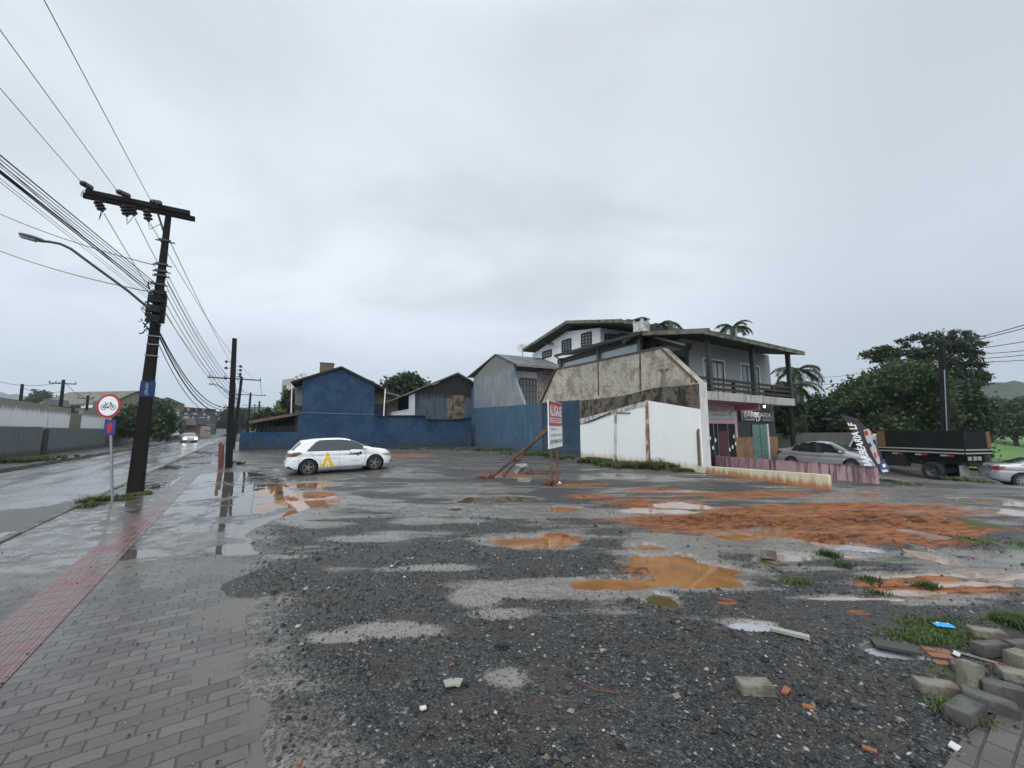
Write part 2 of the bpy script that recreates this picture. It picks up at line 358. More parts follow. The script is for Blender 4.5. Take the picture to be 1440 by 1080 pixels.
def ground_all(x, y):
    u = x * UX + y * UY; v = x * VX + y * VY
    f1 = fbm(x * .9, y * .9, 4, 1) - .5; f2 = fbm(x * 5, y * 5, 3, 2) - .5; f3 = fbm(x * 22, y * 22, 2, 5) - .5
    clay = sst(1.45, .45, field(x, y, CLAYW, .75, .9, 3)) + sst(1.3, .4, field(x, y, SPOTW, .5, 5, 9)) * .33
    clay = np.clip(clay, 0, 1)
    str_ = fbm(x * .55 + .2 * y, y * 2.3, 5, 7); clod = fbm(x * 3.2, y * 7, 4, 8)
    z = .028 + f1 * .045 + f2 * .018 + f3 * .010
    pile = sst(1.35, .3, field(x, y, PILEW, .35, 1.2, 4))
    cl2 = fbm(x * 7, y * 11, 3, 28); z = z + pile * (.02 + .07 * np.clip((clod - .42) * 3, 0, 1) + .04 * np.clip((cl2 - .45) * 3, 0, 1))
    z = z + clay * ((str_ - .5) * .09 + (np.abs(fbm(x * .5, y * 5.5, 4, 71) - .5) * -2 + .3) * .05)
    pr = field(x, y, PUDW, .8, 1.5, 6)
    pr = pr + .35 * (fbm(x * 5, y * 8, 4, 36) - .5) * 2.2; pm = sst(1.25, .8, pr); z = z * (1 - pm) - .05 * pm
    # edge of the paving
    e = u - edge_u(v) + (fbm(x * 1.6, y * 1.6, 4, 9) - .5) * .55
    on = sst(-.18, .12, e)
    z = -.05 * (1 - on) + z * on
    ov = sst(1.15, .6, field(x, y, OVERW, .25, 2, 2)); z = np.maximum(z, -.03 + ov * (.055 + f2 * .02 + f3 * .008))
    z = z - .25 * sst(-2.5, -2.9, u)
    z = z + drop(x, y)
    z = np.where(y < .3, np.minimum(z, z), z)
    silt = sst(.44, .62, fbm(x * .38, y * 1.3, 6, 12) * .5 + fbm(x * .75 + y * .25, y * 4.2, 5, 19) * .38 + .16 * sst(2.2, .9, pr) + .07 * sst(3, 8, y) - .05 * sst(3.5, 2, y)) * (1 - sst(12, 18, u) * .4)
    silt = silt + .15 * sst(3.5, 6, y) * sst(16, 11, y) * sst(5.5, 1, x) * sst(.42, .58, fbm(x * .5, y * 2.4, 5, 91)); silt = np.maximum(silt * .95, sst(1.75, 1.1, pr) * .62)
    sb = field(x, y, SILTW, .9, 1.1, 77); silt = np.maximum(silt, sst(1.5, .3, sb) * 1.05); z = z - .012 * sst(1.3, .5, sb)
    silt = silt * (1 - .8 * pile) * (1 - ov)
    mud2 = sst(-.5, .0, e) * sst(.6, .2, e); silt = np.maximum(silt, mud2 * .5 * (1 - ov))
    # the side street on the right is packed wet grit
    side = sst(16.5, 19, u) * sst(10, 8, v); silt = np.maximum(silt, side * .75 * sst(.35, .6, fbm(x * .5, y * 2, 4, 21)))
    green = sst(1.2, .6, field(x, y, GREENW, .55, 2.6, 15))
    return z, clay, np.clip(silt, 0, 1), np.clip(green, 0, 1), pr
s = np.arange(-4.15, 4.16, .0088); gx = 1.9 * np.sinh(s) ; gx = gx[(gx > -62) & (gx < 62)]
s = np.arange(-1.9, 4.3, .0088); gy = 3.0 + 1.6 * np.sinh(s); gy = gy[(gy > -3) & (gy < 62)]
X, Y = np.meshgrid(gx, gy); Z, CL, SI, GR, PR = ground_all(X, Y)
V = np.stack([X, Y, Z], -1).reshape(-1, 3)
PI_ = sst(1.4, .4, field(X, Y, PILEW, .45, 1.2, 4)); att = np.stack([CL, SI, GR, PI_], -1).reshape(-1, 4)
mg, t, b = newmat('wet_gravel_and_mud'); p = pos(t)
at_ = t.node('ShaderNodeAttribute', attribute_name='mask'); sp = t.node('ShaderNodeSeparateColor'); t.l.new(at_.outputs['Color'], sp.inputs[0])
v1 = t.node('ShaderNodeTexVoronoi'); t.set(v1.inputs['Vector'], p); v1.inputs['Scale'].default_value = 52
v2 = t.node('ShaderNodeTexVoronoi'); t.set(v2.inputs['Vector'], p); v2.inputs['Scale'].default_value = 120
def rampmat(t, fac, stops):
    r = t.node('ShaderNodeValToRGB'); t.set(r.inputs[0], fac); e = r.color_ramp.elements
    while len(e) < len(stops): e.new(.5)
    for k, (q, c) in enumerate(stops): e[k].position = q; e[k].color = (*c, 1)
    return r.outputs[0]
def chan(t, c):
    n = t.node('ShaderNodeSeparateColor'); t.l.new(c, n.inputs[0]); return n.outputs[0]
r1 = chan(t, v1.outputs['Color']); r2 = chan(t, v2.outputs['Color'])
peb = rampmat(t, r1, [(0, (.009, .0092, .0095)), (.5, (.026, .0265, .0275)), (.85, (.056, .057, .057)), (.95, (.12, .12, .115)), (1, (.26, .25, .23))])
peb2 = rampmat(t, r2, [(0, (.010, .010, .010)), (.6, (.029, .029, .029)), (.93, (.085, .083, .078)), (1, (.22, .2, .17))])
n0 = t.noise(p, .8, 6, .6); n3 = t.noise(p, 6, 6, .7); n4 = t.noise(p, 30, 5, .7)
gcol = t.mix(t.rng(n3, .42, .6), peb, peb2)
gcol = t.mix(t.rng(t.noise(t.mapv(p, scale=(1, 1.6, 1)), 1.7, 7, .68), .46, .60, 0, .75), gcol, (.048, .040, .031))
siltf = t.rng(t.math('ADD', t.math('ADD', sp.outputs[1], t.math('MULTIPLY', t.math('SUBTRACT', t.noise(t.mapv(p, scale=(1, 2.5, 1)), 1.1, 8, .7), .5), 1.3)), t.math('MULTIPLY', t.math('SUBTRACT', n4, .5), 1.3)), .18, .85)
emb = t.math('MULTIPLY', t.rng(r1, .70, .74), t.rng(v1.outputs['Distance'], .55, .42)); siltf = t.math('MULTIPLY', siltf, t.math('SUBTRACT', 1.0, t.math('MULTIPLY', emb, .85)))
gcol = t.mix(siltf, gcol, t.mix(n3, (.105, .093, .076), (.20, .182, .155)))
n5 = t.noise(t.mapv(p, scale=(.8, 5.0, 1), rot=(0, 0, .12)), 1.9, 8, .72); clayf = t.rng(t.math('ADD', t.math('ADD', sp.outputs[0], t.math('MULTIPLY', t.math('SUBTRACT', n5, .5), 2.2)), t.math('MULTIPLY', t.math('SUBTRACT', n4, .5), .35)), .36, .86)
gcol = t.mix(t.math('MULTIPLY', clayf, .93), gcol, t.mix(t.rng(t.math('ADD', t.math('MULTIPLY', t.noise(t.mapv(p, scale=(1, 2.6, 1)), 4.5, 7, .6), .85), t.math('MULTIPLY', n4, .15)), .36, .54), (.070, .027, .012), t.mix(t.rng(n5, .38, .56), (.165, .052, .017), (.27, .112, .050))))
gcol = t.mix(t.math('MULTIPLY', t.math('MULTIPLY', at_.outputs['Alpha'], clayf), t.rng(t.math('ADD', t.math('MULTIPLY', n5, .75), t.math('MULTIPLY', t.noise(p, 11, 5, .7), .25)), .47, .57)), gcol, (.045, .019, .010))
gcol = t.mix(t.math('MULTIPLY', t.rng(t.math('ADD', sp.outputs[2], t.math('MULTIPLY', t.math('SUBTRACT', n4, .5), 1.1)), .4, .8), .8), gcol, (.045, .07, .018))
t.set(b.inputs['Base Color'], gcol)
wet = t.rng(t.noise(p, 1.6, 5, .6), .42, .6)
rr = t.mixf(siltf, t.mixf(wet, .55, .36), t.mixf(t.rng(sp.outputs[1], .55, .95), t.mixf(wet, .30, .18), .07)); rr = t.mixf(clayf, rr, t.mixf(siltf, .65, .42)); t.set(b.inputs['Roughness'], rr); t.set(b.inputs['Specular IOR Level'], t.mixf(clayf, t.mixf(siltf, .4, 1.0), .08))
hh = t.math('ADD', t.math('MULTIPLY', v1.outputs['Distance'], -.8), t.math('MULTIPLY', v2.outputs['Distance'], -.35))
bs = t.mixf(siltf, .9, .10); b1 = t.bump(hh, t.mixf(clayf, bs, .1), .022); t.set(b.inputs['Normal'], t.bump(n4, t.mixf(clayf, .25, .22), .02, b1))
g = np_mesh('ground', V, grid_faces(len(gx), len(gy)), mg, True, attr={'mask': att}); tag(g, kind='structure')
# far ground to the horizon
m_far = M('far_ground', (.045, .06, .025), .9, .3, .05, 0)
mb = MB(); n = 40
ring = [Vector((3500 * math.cos(k * math.pi / 20), 3500 * math.sin(k * math.pi / 20), -1.45)) for k in range(n)]
mb.add(ring, [tuple(range(n))]); tag(mb.build('terrain', m_far), kind='structure')
# puddles: level sheets lying in the hollows
def watermat(name, c, rough=.03):
    m, t, b = newmat(name); p = pos(t); b.inputs['IOR'].default_value = 1.33
    t.set(b.inputs['Base Color'], t.mix(t.rng(t.noise(p, 2.5, 5), .35, .65), c, tuple(k * .72 for k in c))); b.inputs['Roughness'].default_value = rough
    t.set(b.inputs['Normal'], t.bump(t.noise(p, 9, 2), .02, .01)); return m
WM = {'o': watermat('orange_muddy_water', (.27, .125, .045)), 'g': watermat('grey_silty_water', (.25, .235, .205)), 'b': watermat('olive_brown_water', (.10, .075, .035)), 'p': watermat('pinkish_silty_water', (.34, .26, .215)), 'w': watermat('pale_clear_puddle', (.36, .36, .39))}
order = sorted(range(len(PUDW)), key=lambda i: -PUDW[i][2])
for i in range(len(PUDW)):
    cx, cy, ax, ay, kd = PUDW[i]
    n = 40; pts = []
    zc = float(drop(cx, cy))
    for k in range(n):
        a = 2 * math.pi * k / n; w = 1.7
        pts.append((cx + ax * w * math.cos(a), cy + ay * w * math.sin(a), 0.0006 * i - .006 + zc))
    mb = MB(); mb.add(pts, [tuple(range(n))]); tag(mb.build('puddle', WM[kd], origin=(cx, cy, zc)), kind='structure')
# ------------------------------------------------------------------ pavement, road
FILM = blobs_to_world([(390, 738, 52, 24), (330, 718, 70, 9), (240, 717, 60, 5), (290, 742, 60, 6), (330, 690, 70, 10), (300, 672, 50, 8), (260, 700, 40, 6), (180, 780, 40, 8), (370, 700, 40, 12), (360, 770, 60, 10), (100, 790, 40, 5)])
MUDF = blobs_to_world([(345, 862, 60, 26), (400, 900, 40, 60), (395, 980, 40, 60), (250, 760, 60, 10), (300, 940, 40, 25), (395, 1050, 50, 50), (300, 800, 50, 10)])
m_pav, t, b = newmat('wet_concrete_pavers'); p = pos(t)
nv = t.node('ShaderNodeTexNoise'); t.set(nv.inputs['Vector'], p); nv.inputs['Scale'].default_value = 2.2; wv = t.node('ShaderNodeVectorMath', operation='MULTIPLY_ADD'); t.set(wv.inputs[0], nv.outputs['Color']); wv.inputs[1].default_value = (.035, .035, 0); t.set(wv.inputs[2], p); fr = t.mapv(t.mapv(wv.outputs[0], rot=(0, 0, -AN)), loc=(.03, .02, 0))
br = t.node('ShaderNodeTexBrick'); t.set(br.inputs['Vector'], fr); br.inputs['Scale'].default_value = 1; br.offset = .5
br.inputs['Brick Width'].default_value = .205; br.inputs['Row Height'].default_value = .105; br.inputs['Mortar Size'].default_value = .006; br.inputs['Mortar Smooth'].default_value = .4; br.inputs['Bias'].default_value = 0
br.inputs['Color1'].default_value = (0, 0, 0, 1); br.inputs['Color2'].default_value = (1, 1, 1, 1); br.inputs['Mortar'].default_value = (.5, .5, .5, 1)
a_ = t.node('ShaderNodeAttribute', attribute_name='mask'); sp = t.node('ShaderNodeSeparateColor'); t.l.new(a_.outputs['Color'], sp.inputs[0])
n1 = t.noise(p, .9, 5, .6); n2 = t.noise(p, 14, 6, .7); n3 = t.noise(p, 3.5, 6, .65)
stone = t.mix(chan(t, br.outputs['Color']), (.058, .050, .044), (.110, .097, .086))
stone = t.mix(t.rng(n3, .45, .62, 0, .6), stone, (.085, .078, .072))
stone = t.mix(t.rng(n2, .55, .7, 0, .5), stone, (.05, .048, .047))
mort = t.math('MULTIPLY', br.outputs['Fac'], t.rng(n3, .3, .5, .45, 1))
stone = t.mix(t.math('MULTIPLY', mort, t.rng(n1, .35, .6, .55, .95)), stone, (.024, .023, .022))
film = t.rng(t.math('ADD', sp.outputs[0], t.math('MULTIPLY', t.math('SUBTRACT', n3, .5), 1.1)), .38, .62)
mudf = t.rng(t.math('ADD', sp.outputs[1], t.math('MULTIPLY', t.math('SUBTRACT', n2, .5), 1.0)), .35, .8)
oran = t.rng(t.math('ADD', sp.outputs[2], t.math('MULTIPLY', t.math('SUBTRACT', n3, .5), .8)), .3, .9)
stone = t.mix(t.math('MULTIPLY', mudf, .8), stone, (.095, .084, .070))
stone = t.mix(t.math('MULTIPLY', film, .35), stone, (.10, .09, .08)); stone = t.mix(t.math('MULTIPLY', oran, .75), stone, (.30, .13, .06))
t.set(b.inputs['Base Color'], stone)
t.set(b.inputs['Roughness'], t.mixf(film, t.mixf(mudf, t.rng(n1, .35, .65, .22, .42), .3), .03))
t.set(b.inputs['Specular IOR Level'], t.mixf(film, .45, 1.0)); flatn = t.math('SUBTRACT', 1.0, film)
h = t.math('ADD', t.math('MULTIPLY', mort, -1.0), t.math('MULTIPLY', n2, .25))
t.set(b.inputs['Normal'], t.bump(h, t.math('MULTIPLY', t.math('MULTIPLY', flatn, t.math('SUBTRACT', 1.0, t.math('MULTIPLY', mudf, .8))), .8), .008))
def strip(name, u0, u1, v0, v1, z, m, du=.12, dv=.12, fn=None, far=False):
    us = np.linspace(u0, u1, max(2, int((u1 - u0) / du) + 1))
    vs = np.arange(v0, min(v1, 26), dv); vs = np.concatenate([vs, np.linspace(max(min(v1, 26), v0), v1, 60)[(0 if len(vs) == 0 else 0):]]) if v1 > 26 else np.append(vs, v1)
    U, Vv = np.meshgrid(us, vs); x = U * UX + Vv * VX; y = U * UY + Vv * VY; z = z(U, Vv, x, y) if callable(z) else np.full_like(x, z)
    at3 = None
    if fn: at3 = {'mask': np.stack([*fn(U, Vv, x, y), np.ones_like(x)], -1).reshape(-1, 4)}
    o = np_mesh(name, np.stack([x, y, z], -1).reshape(-1, 3), grid_faces(len(us), len(vs)), m, True, attr=at3); tag(o, kind='structure'); return o
def pavmask(U, Vv, x, y):
    film = sst(1.3, .6, field(x, y, FILM, .35, 1.5, 3)); film = np.maximum(film, .62 * sst(9, 17, Vv) * sst(.35, .6, fbm(x * .6, y * .6, 4, 33)))
    film = np.maximum(film, .45 * sst(5, 7.5, Vv))
    mud = np.maximum(sst(1.3, .6, field(x, y, MUDF, .4, 1.5, 5)), sst(.56, .72, fbm(x * .9, y * .9, 4, 44)) * .6)
    ora = sst(1.3, .5, field(x, y, blobs_to_world([(405, 742, 26, 22), (440, 700, 60, 18)]), .3, 1.5, 5))
    return film, mud * (Vv < 14), ora
strip('sidewalk', -2.8, 2.4, -4, 21.2, lambda U, Vv, x, y: (fbm(x * .8, y * .8, 3, 3) - .5) * .008, m_pav, .08, .08, pavmask)
strip('sidewalk', -2.8, -.35, 21.21, 150, -.002, m_pav, .3, .12, pavmask)
# tactile strip
m_tac, t, b = newmat('red_tactile_tiles'); p = pos(t); fr = t.mapv(p, rot=(0, 0, -AN))
s3 = t.node('ShaderNodeSeparateXYZ'); t.set(s3.inputs[0], fr)
bar = t.rng(t.math('SINE', t.math('MULTIPLY', s3.outputs[0], 2 * math.pi / .072)), -.1, .55)
jv = t.rng(t.math('ABSOLUTE', t.math('SUBTRACT', t.math('FRACT', t.math('DIVIDE', s3.outputs[1], .215)), .5)), .465, .49)
n1 = t.noise(p, 2.2, 6, .65); n2 = t.noise(p, 16, 5, .7)
c = t.mix(t.rng(n1, .35, .62), (.20, .07, .058), (.105, .068, .062)); c = t.mix(t.rng(n2, .55, .72, 0, .6), c, (.09, .06, .055)); c = t.mix(t.math('MULTIPLY', t.math('SUBTRACT', 1.0, bar), .55), c, (.075, .045, .04)); c = t.mix(jv, c, (.03, .02, .02)); c = t.mix(t.math('MULTIPLY', t.rng(t.math('ADD', s3.outputs[1], t.math('MULTIPLY', n1, 5)), 10, 19), .85), c, (.095, .088, .082))
t.set(b.inputs['Base Color'], c); t.set(b.inputs['Roughness'], t.rng(n1, .35, .6, .38, .16))
t.set(b.inputs['Normal'], t.bump(t.math('SUBTRACT', bar, jv), .7, .006))
strip('tactile_paving', -1.60, -1.17, -3, 24, lambda U, Vv, x, y: (fbm(x * .8, y * .8, 3, 3) - .5) * .008 + .006, m_tac, .1, .1)
# kerb
mk = M('worn_kerb', (.13, .125, .115), .6, .25, 3, .4, 20, .02, c2=(.06, .06, .045))
mb = MB(); v = -4.0
while v < 60:
    L = 1.0; dz = random.uniform(-.012, .012)
    mb.box(UV(-2.87, v + L / 2, -.06 + dz), (.13, L - .015, .16), rz=AN); v += L
tag(mb.build('kerb', mk, bevel=.012), kind='structure')
# road
m_road, t, b = newmat('wet_asphalt'); b.inputs['Specular IOR Level'].default_value = .9; p = pos(t); n1 = t.noise(t.mapv(t.mapv(p, rot=(0, 0, -AN)), scale=(1.5, .18, 1)), 1.0, 6, .6); n2 = t.noise(p, 60, 3, .7); n3 = t.noise(p, 1.1, 6, .7)
a_ = t.node('ShaderNodeAttribute', attribute_name='mask'); sp = t.node('ShaderNodeSeparateColor'); t.l.new(a_.outputs['Color'], sp.inputs[0])
gr = t.rng(t.math('ADD', sp.outputs[0], t.math('MULTIPLY', t.math('SUBTRACT', t.noise(p, 9, 6, .75), .5), 1.2)), .45, .6)
v1 = t.node('ShaderNodeTexVoronoi'); t.set(v1.inputs['Vector'], p); v1.inputs['Scale'].default_value = 45
c = t.mix(t.rng(n3, .4, .62), (.13, .133, .14), (.20, .203, .212)); c = t.mix(t.rng(n2, .55, .7, 0, .4), c, (.12, .12, .12)); c = t.mix(gr, c, t.mix(chan(t, v1.outputs['Color']), (.02, .021, .022), (.085, .08, .07)))
t.set(b.inputs['Base Color'], c); t.set(b.inputs['Roughness'], t.mixf(gr, t.rng(n1, .38, .62, .16, .32), .42)); t.set(b.inputs['Normal'], t.bump(t.math('SUBTRACT', n2, t.math('MULTIPLY', v1.outputs['Distance'], gr)), t.mixf(gr, .012, .8), .01))
def roadmask(U, Vv, x, y):
    gri = sst(-5.0, -3.2, U + (fbm(x * .7, y * .7, 3, 50) - .5) * 1.8) * sst(20, 13, Vv) * .9
    gut = sst(1.2, .7, field(x, y, blobs_to_world([(40, 745, 90, 14)]), .2, 1, 5))
    return gri * (1 - gut), gut, gri * 0
strip('road', -8.4, -2.94, -6, 300, lambda U, Vv, x, y: -.10 - .05 * ((U + 5.7) / 2.7) ** 2, m_road, .2, .2, roadmask)
mb = MB(); mb.add([UV(-3.75 + .12 * math.sin(k), 4.2 + k * .9, -.118) for k in range(8)] + [UV(-2.945, 4.2 + k * .9, -.118) for k in range(7, -1, -1)], [tuple(range(16))]); tag(mb.build('puddle', WM['w']), kind='structure')
# opposite side
strip('sidewalk', -11.4, -8.55, 10, 150, .0, m_pav, .3, .3, lambda U, Vv, x, y: (.4 + 0 * U, .3 + 0 * U, 0 * U))
mb = MB(); mb.box(UV(-8.47, 75, -.05), (.14, 140, .16), rz=AN); tag(mb.build('kerb', mk), kind='structure')
# grass field at the right
def sheet(name, x0, x1, y0, y1, dz, m, n=120):
    X, Y = np.meshgrid(np.linspace(x0, x1, n), np.linspace(y0, y1, n)); Z = drop(X, Y) + dz + (fbm(X * .3, Y * .3, 4, 2) - .5) * .25
    o = np_mesh(name, np.stack([X, Y, Z], -1).reshape(-1, 3), grid_faces(n, n), m, True); tag(o, kind='structure'); return o
m_field = M('field_grass', (.085, .17, .03), .85, .25, .35, .6, 6, .08, c2=(.05, .11, .02))
sheet('grass_field', 31, 160, 25.5, 150, .10, m_field, 160)
# ------------------------------------------------------------------ text helpers
def away(px, d):
    v = ray(px, 600); v.z = 0; return v.normalized() * d
def text_geo(body, bold=0.0):
    cu = bpy.data.curves.new('txt', 'FONT'); cu.body = body; cu.offset = bold; cu.resolution_u = 3
    o = bpy.data.objects.new('txt', cu); col.objects.link(o); bpy.context.view_layer.update()
    me = bpy.data.meshes.new_from_object(o.evaluated_get(bpy.context.evaluated_depsgraph_get()))
    vs = [v.co.copy() for v in me.vertices]; fs = [tuple(f.vertices) for f in me.polygons]
    bpy.data.objects.remove(o); bpy.data.curves.remove(cu); bpy.data.meshes.remove(me)
    x0 = min(v.x for v in vs); x1 = max(v.x for v in vs); y0 = min(v.y for v in vs); y1 = max(v.y for v in vs)
    return [((v.x - x0) / (x1 - x0), (v.y - y0) / (y1 - y0)) for v in vs], fs
def text_on(mb, body, O, ex, ez, a0, a1, b0, b1, lift, bold=0.0):   # O lower left, ex/ez full width/height vectors
    uv, fs = text_geo(body, bold)
    mb.add([O + ex * (a0 + (a1 - a0) * u) + ez * (b0 + (b1 - b0) * v) + lift for u, v in uv], fs)
def rect_on(mb, O, ex, ez, a0, a1, b0, b1, lift):
    mb.add([O + ex * a + ez * b + lift for a, b in ((a0, b0), (a1, b0), (a1, b1), (a0, b1))], [(0, 1, 2, 3)])
def poly_on(mb, O, ex, ez, pts, lift): mb.add([O + ex * a + ez * b + lift for a, b in pts], [tuple(range(len(pts)))])
def panel(name, m, pl, pts, th, parent=None, z0=None, bevel=0, **k):
    P = [PL(x, y, pl) for x, y in pts]
    if z0 is not None: P = P + [Vector((P[-1].x, P[-1].y, z0)), Vector((P[0].x, P[0].y, z0))]
    mb = MB(); mb.prism(P, nrm(pl) * th); return mb.build(name, m, parent, bevel=bevel, **k)
def framed_window(parent, pl, x0, x1, yt0, yt1, yb0, yb1, nx, ny, mf, mg, fw=.09, name='window', proud=.05):
    """window traced on a plane: left/right columns, top y at left/right, bottom y at left/right"""
    q = off(pl, -proud)
    A, B, C_, D = PL(x0, yt0, q), PL(x1, yt1, q), PL(x1, yb1, q), PL(x0, yb0, q); n = nrm(pl)
    mb = MB()
    def L(a, b): return A.lerp(B, a).lerp(D.lerp(C_, a), b)
    w = (B - A).length; h = (D - A).length
    for k in range(nx + 1): f = fw if k in (0, nx) else fw * .5; mb.beam(L(k / nx, 0), L(k / nx, 1), f, .07, n)
    for k in range(ny + 1): f = fw if k in (0, ny) else fw * .5; mb.beam(L(0, k / ny) - n * .002, L(1, k / ny) - n * .002, f, .07, n)
    fr = mb.build(name, mf, parent)
    g = MB(); g.prism([A + n * .02, B + n * .02, C_ + n * .02, D + n * .02], n * .01); g.build('pane', mg, fr)
    return fr
# ------------------------------------------------------------------ near utility pole
pb = G(190, 693); pt = at(237, 302, pb.y + .05)
root = thing('utility_pole', 'tall dark leaning concrete pole with a heavy crossarm beside the bicycle sign', 'utility pole', pb, 0, 'poles along the road')
up = (pt - pb); Lp = up.length; upn = up.normalized(); ud = Vector((UX, UY, 0)); vd = Vector((VX, VY, 0))
mb = MB()
def tbeam(mb, a, b, w0, h0, w1, h1, sx, sy):
    vs = [a + sx * i * w0 / 2 + sy * j * h0 / 2 for i, j in ((-1, -1), (1, -1), (1, 1), (-1, 1))] + [b + sx * i * w1 / 2 + sy * j * h1 / 2 for i, j in ((-1, -1), (1, -1), (1, 1), (-1, 1))]
    mb.add(vs, [(3, 2, 1, 0), (4, 5, 6, 7), (0, 1, 5, 4), (1, 2, 6, 5), (2, 3, 7, 6), (3, 0, 4, 7)])
tbeam(mb, pb - upn * .3, pt, .34, .28, .13, .13, ud, vd)
mb.build('shaft', m_poleconc, root, bevel=.02)
def pp(t): return pb.lerp(pt, t)          # a point up the pole
pole_pl = ((pt.x, pt.y), (pt.x + UX, pt.y + UY))
aL = PL(122, 273, pole_pl); aR = PL(268, 303, pole_pl)
arm = MB()
arm.beam(aL - vd * .13, aR - vd * .13, .09, .15); arm.beam(aL + vd * .13 - ud * .1, aR + vd * .13 + ud * .1 - Vector((0, 0, .03)), .09, .15)
ar = arm.build('crossarm', m_poleconc, root, bevel=.012)
br = MB(); br.beam(aL.lerp(aR, .66) - Vector((0, 0, .10)), pp(.91), .05, .02, vd); br.build('brace', m_darkmetal, root)
def insulator(mb, a, b, r=.06, n=3):
    a, b = Vector(a), Vector(b); d = b - a
    prof = []
    for k in range(n):
        t0 = .1 + .8 * k / n; prof += [(t0, .4), (t0 + .08, 1), (t0 + .16, 1), (t0 + .2, .4)]
    pts = [a] + [a + d * t for t, _ in prof] + [b]; mb.tube(pts, [r * .3] + [r * k for _, k in prof] + [r * .3], 10)
hang = []
for fx, (qx, qy) in zip((.06, .40, .70), ((115, 257), (165, 269), (213, 284))):
    base = aL.lerp(aR, fx) + Vector((0, 0, .1)) - vd * .2
    tip = PL(qx, qy, ((base.x - VX * .6, base.y - VY * .6), (base.x - VX * .6 + UX, base.y - VY * .6 + UY)))
    m_ = MB(); insulator(m_, base, tip, .075, 4); m_.build('insulator', m_cer, root); hang.append(tip)
for (x0, y0, x1, y1) in ((138, 284, 146, 300), (175, 290, 180, 307), (184, 291, 190, 306), (207, 296, 210, 314)):
    a = PL(x0, y0, pole_pl) - vd * .1; b_ = PL(x1, y1, pole_pl) - vd * .1
    m_ = MB(); insulator(m_, a, b_, .10, 3); m_.build('insulator', m_cer, root)
lp = MB()
for (x0, y0, x1, y1, x2, y2) in ((144, 299, 141, 312, 146, 300), (180, 307, 180, 318, 190, 306), (210, 314, 211, 325, 228, 317), (120, 270, 115, 278, 128, 280)):
    P = [PL(x, y, pole_pl) - vd * .12 for x, y in ((x0, y0), (x1, y1), (x2, y2))]
    lp.tube([P[0], P[0].lerp(P[1], .7), P[1], P[1].lerp(P[2], .4), P[2]], .008, 5)
lp.build('jumper_wire', m_cable, root)
stp = MB()
for k, f in enumerate((.896, .805, .78, .763, .73, .70, .67, .64)):
    c = pp(f); stp.beam(c - ud * (.22 - .01 * k) , c + ud * (.22 - .01 * k), .03, .03)
    stp.beam(c - vd * .12 - ud * .14, c - vd * .12 + ud * .14, .02, .05)
stp.build('step_bolt', m_darkmetal, root)
clut = MB()                                # the knot of cable ends, clamps and boxes
for k in range(26):
    f = random.uniform(.56, .72); c = pp(f) + ud * random.uniform(-.28, .18) - vd * random.uniform(.1, .25)
    pts = [c + Vector((random.uniform(-.16, .16), random.uniform(-.1, .1), random.uniform(-.2, .2))) for _ in range(4)]
    clut.tube([pts[0], pts[0].lerp(pts[1], .5) + Vector((0, 0, -.06)), pts[1], pts[2], pts[3]], random.choice((.008, .012, .018)), 5)
for f in (.60, .635, .67):
    clut.box(pp(f) - vd * .2 - ud * .04, (.26, .14, .2), rz=AN); clut.box(pp(f + .01) + ud * .12, (.12, .2, .28), rz=AN)
clut.build('cable_joint_box', m_cable, root)
bd = MB()
for f in (.585, .54, .51, .47):
    w = .36 - .21 * f; bd.box(pp(f), (w + .02, .30 - .15 * f + .02, .02), rz=AN)
bd.build('steel_band', m_metal, root)
# blue notice wrapped round the pole
w = .27
nb = MB(); a, c = pp(.325), pp(.380); tbeam(nb, a, c, .295, .25, .285, .24, ud, vd); nb.build('blue_notice', m_signblue if False else flat('notice_blue', (.008, .026, .10), .6), root)
tx = MB(); O = a - vd * .130 - ud * .11; text_on(tx, 'lares', O, (c - a) * 1.0, -ud * -.0 + ud * .22, .15, .85, .35, .75, -vd * .004); tx.build('lettering', flat('faded_white_ink', (.35, .42, .55), .5), root)
# grass at the pole foot added later
# ------------------------------------------------------------------ street lamp on the pole
lr = thing('street_lamp', 'street lamp on a long curved arm reaching from the near pole over the road', 'street lamp', pp(.64) - ud * .2, 0, 'street lamps')
mb = MB(); lpl = ((pb.x, pb.y - .3), (pb.x + UX, pb.y - .3 + UY))
pts = [PL(x, y, lpl) for x, y in ((211, 433), (205, 430), (180, 409), (150, 387), (120, 365), (100, 350), (85, 343), (70, 340), (58, 339))]
mb.tube(pts, .033, 10); mb.beam(pp(.70) - ud * .2, pp(.61) - ud * .22, .05, .05); mb.build('arm', m_darkmetal, lr, smooth=True)
h0 = PL(62, 339, lpl); h1 = PL(27, 329, lpl); d = (h1 - h0).normalized(); sd = vd; upv = d.cross(sd); upv = upv if upv.z > 0 else -upv
hd = MB(); ring = []
for t_, w_, hh in ((0, .05, .05), (.08, .09, .08), (.25, .13, .09), (.5, .15, .10), (.8, .13, .08), (.97, .09, .05), (1, .05, .03)):
    c = h0.lerp(h1, t_); ring.append([c + sd * w_ * math.cos(k * math.pi / 5) + upv * hh * .6 * math.sin(k * math.pi / 5) for k in range(10)])
vs = [p for r in ring for p in r]; fs = [(i * 10 + k, i * 10 + (k + 1) % 10, (i + 1) * 10 + (k + 1) % 10, (i + 1) * 10 + k) for i in range(len(ring) - 1) for k in range(10)] + [tuple(range(10)), tuple(60 + k for k in range(10))]
hd.add(vs, fs); hd.build('lamp_head', M('lamp_housing', (.16, .165, .16), .5, .1, 4, 0), lr, smooth=True)
gl = MB(); c = h0.lerp(h1, .62) - upv * .055; gl.beam(c - d * .13, c + d * .13, .17, .025, upv); gl.build('lens', flat('lamp_lens', (.3, .32, .33), .2), lr)
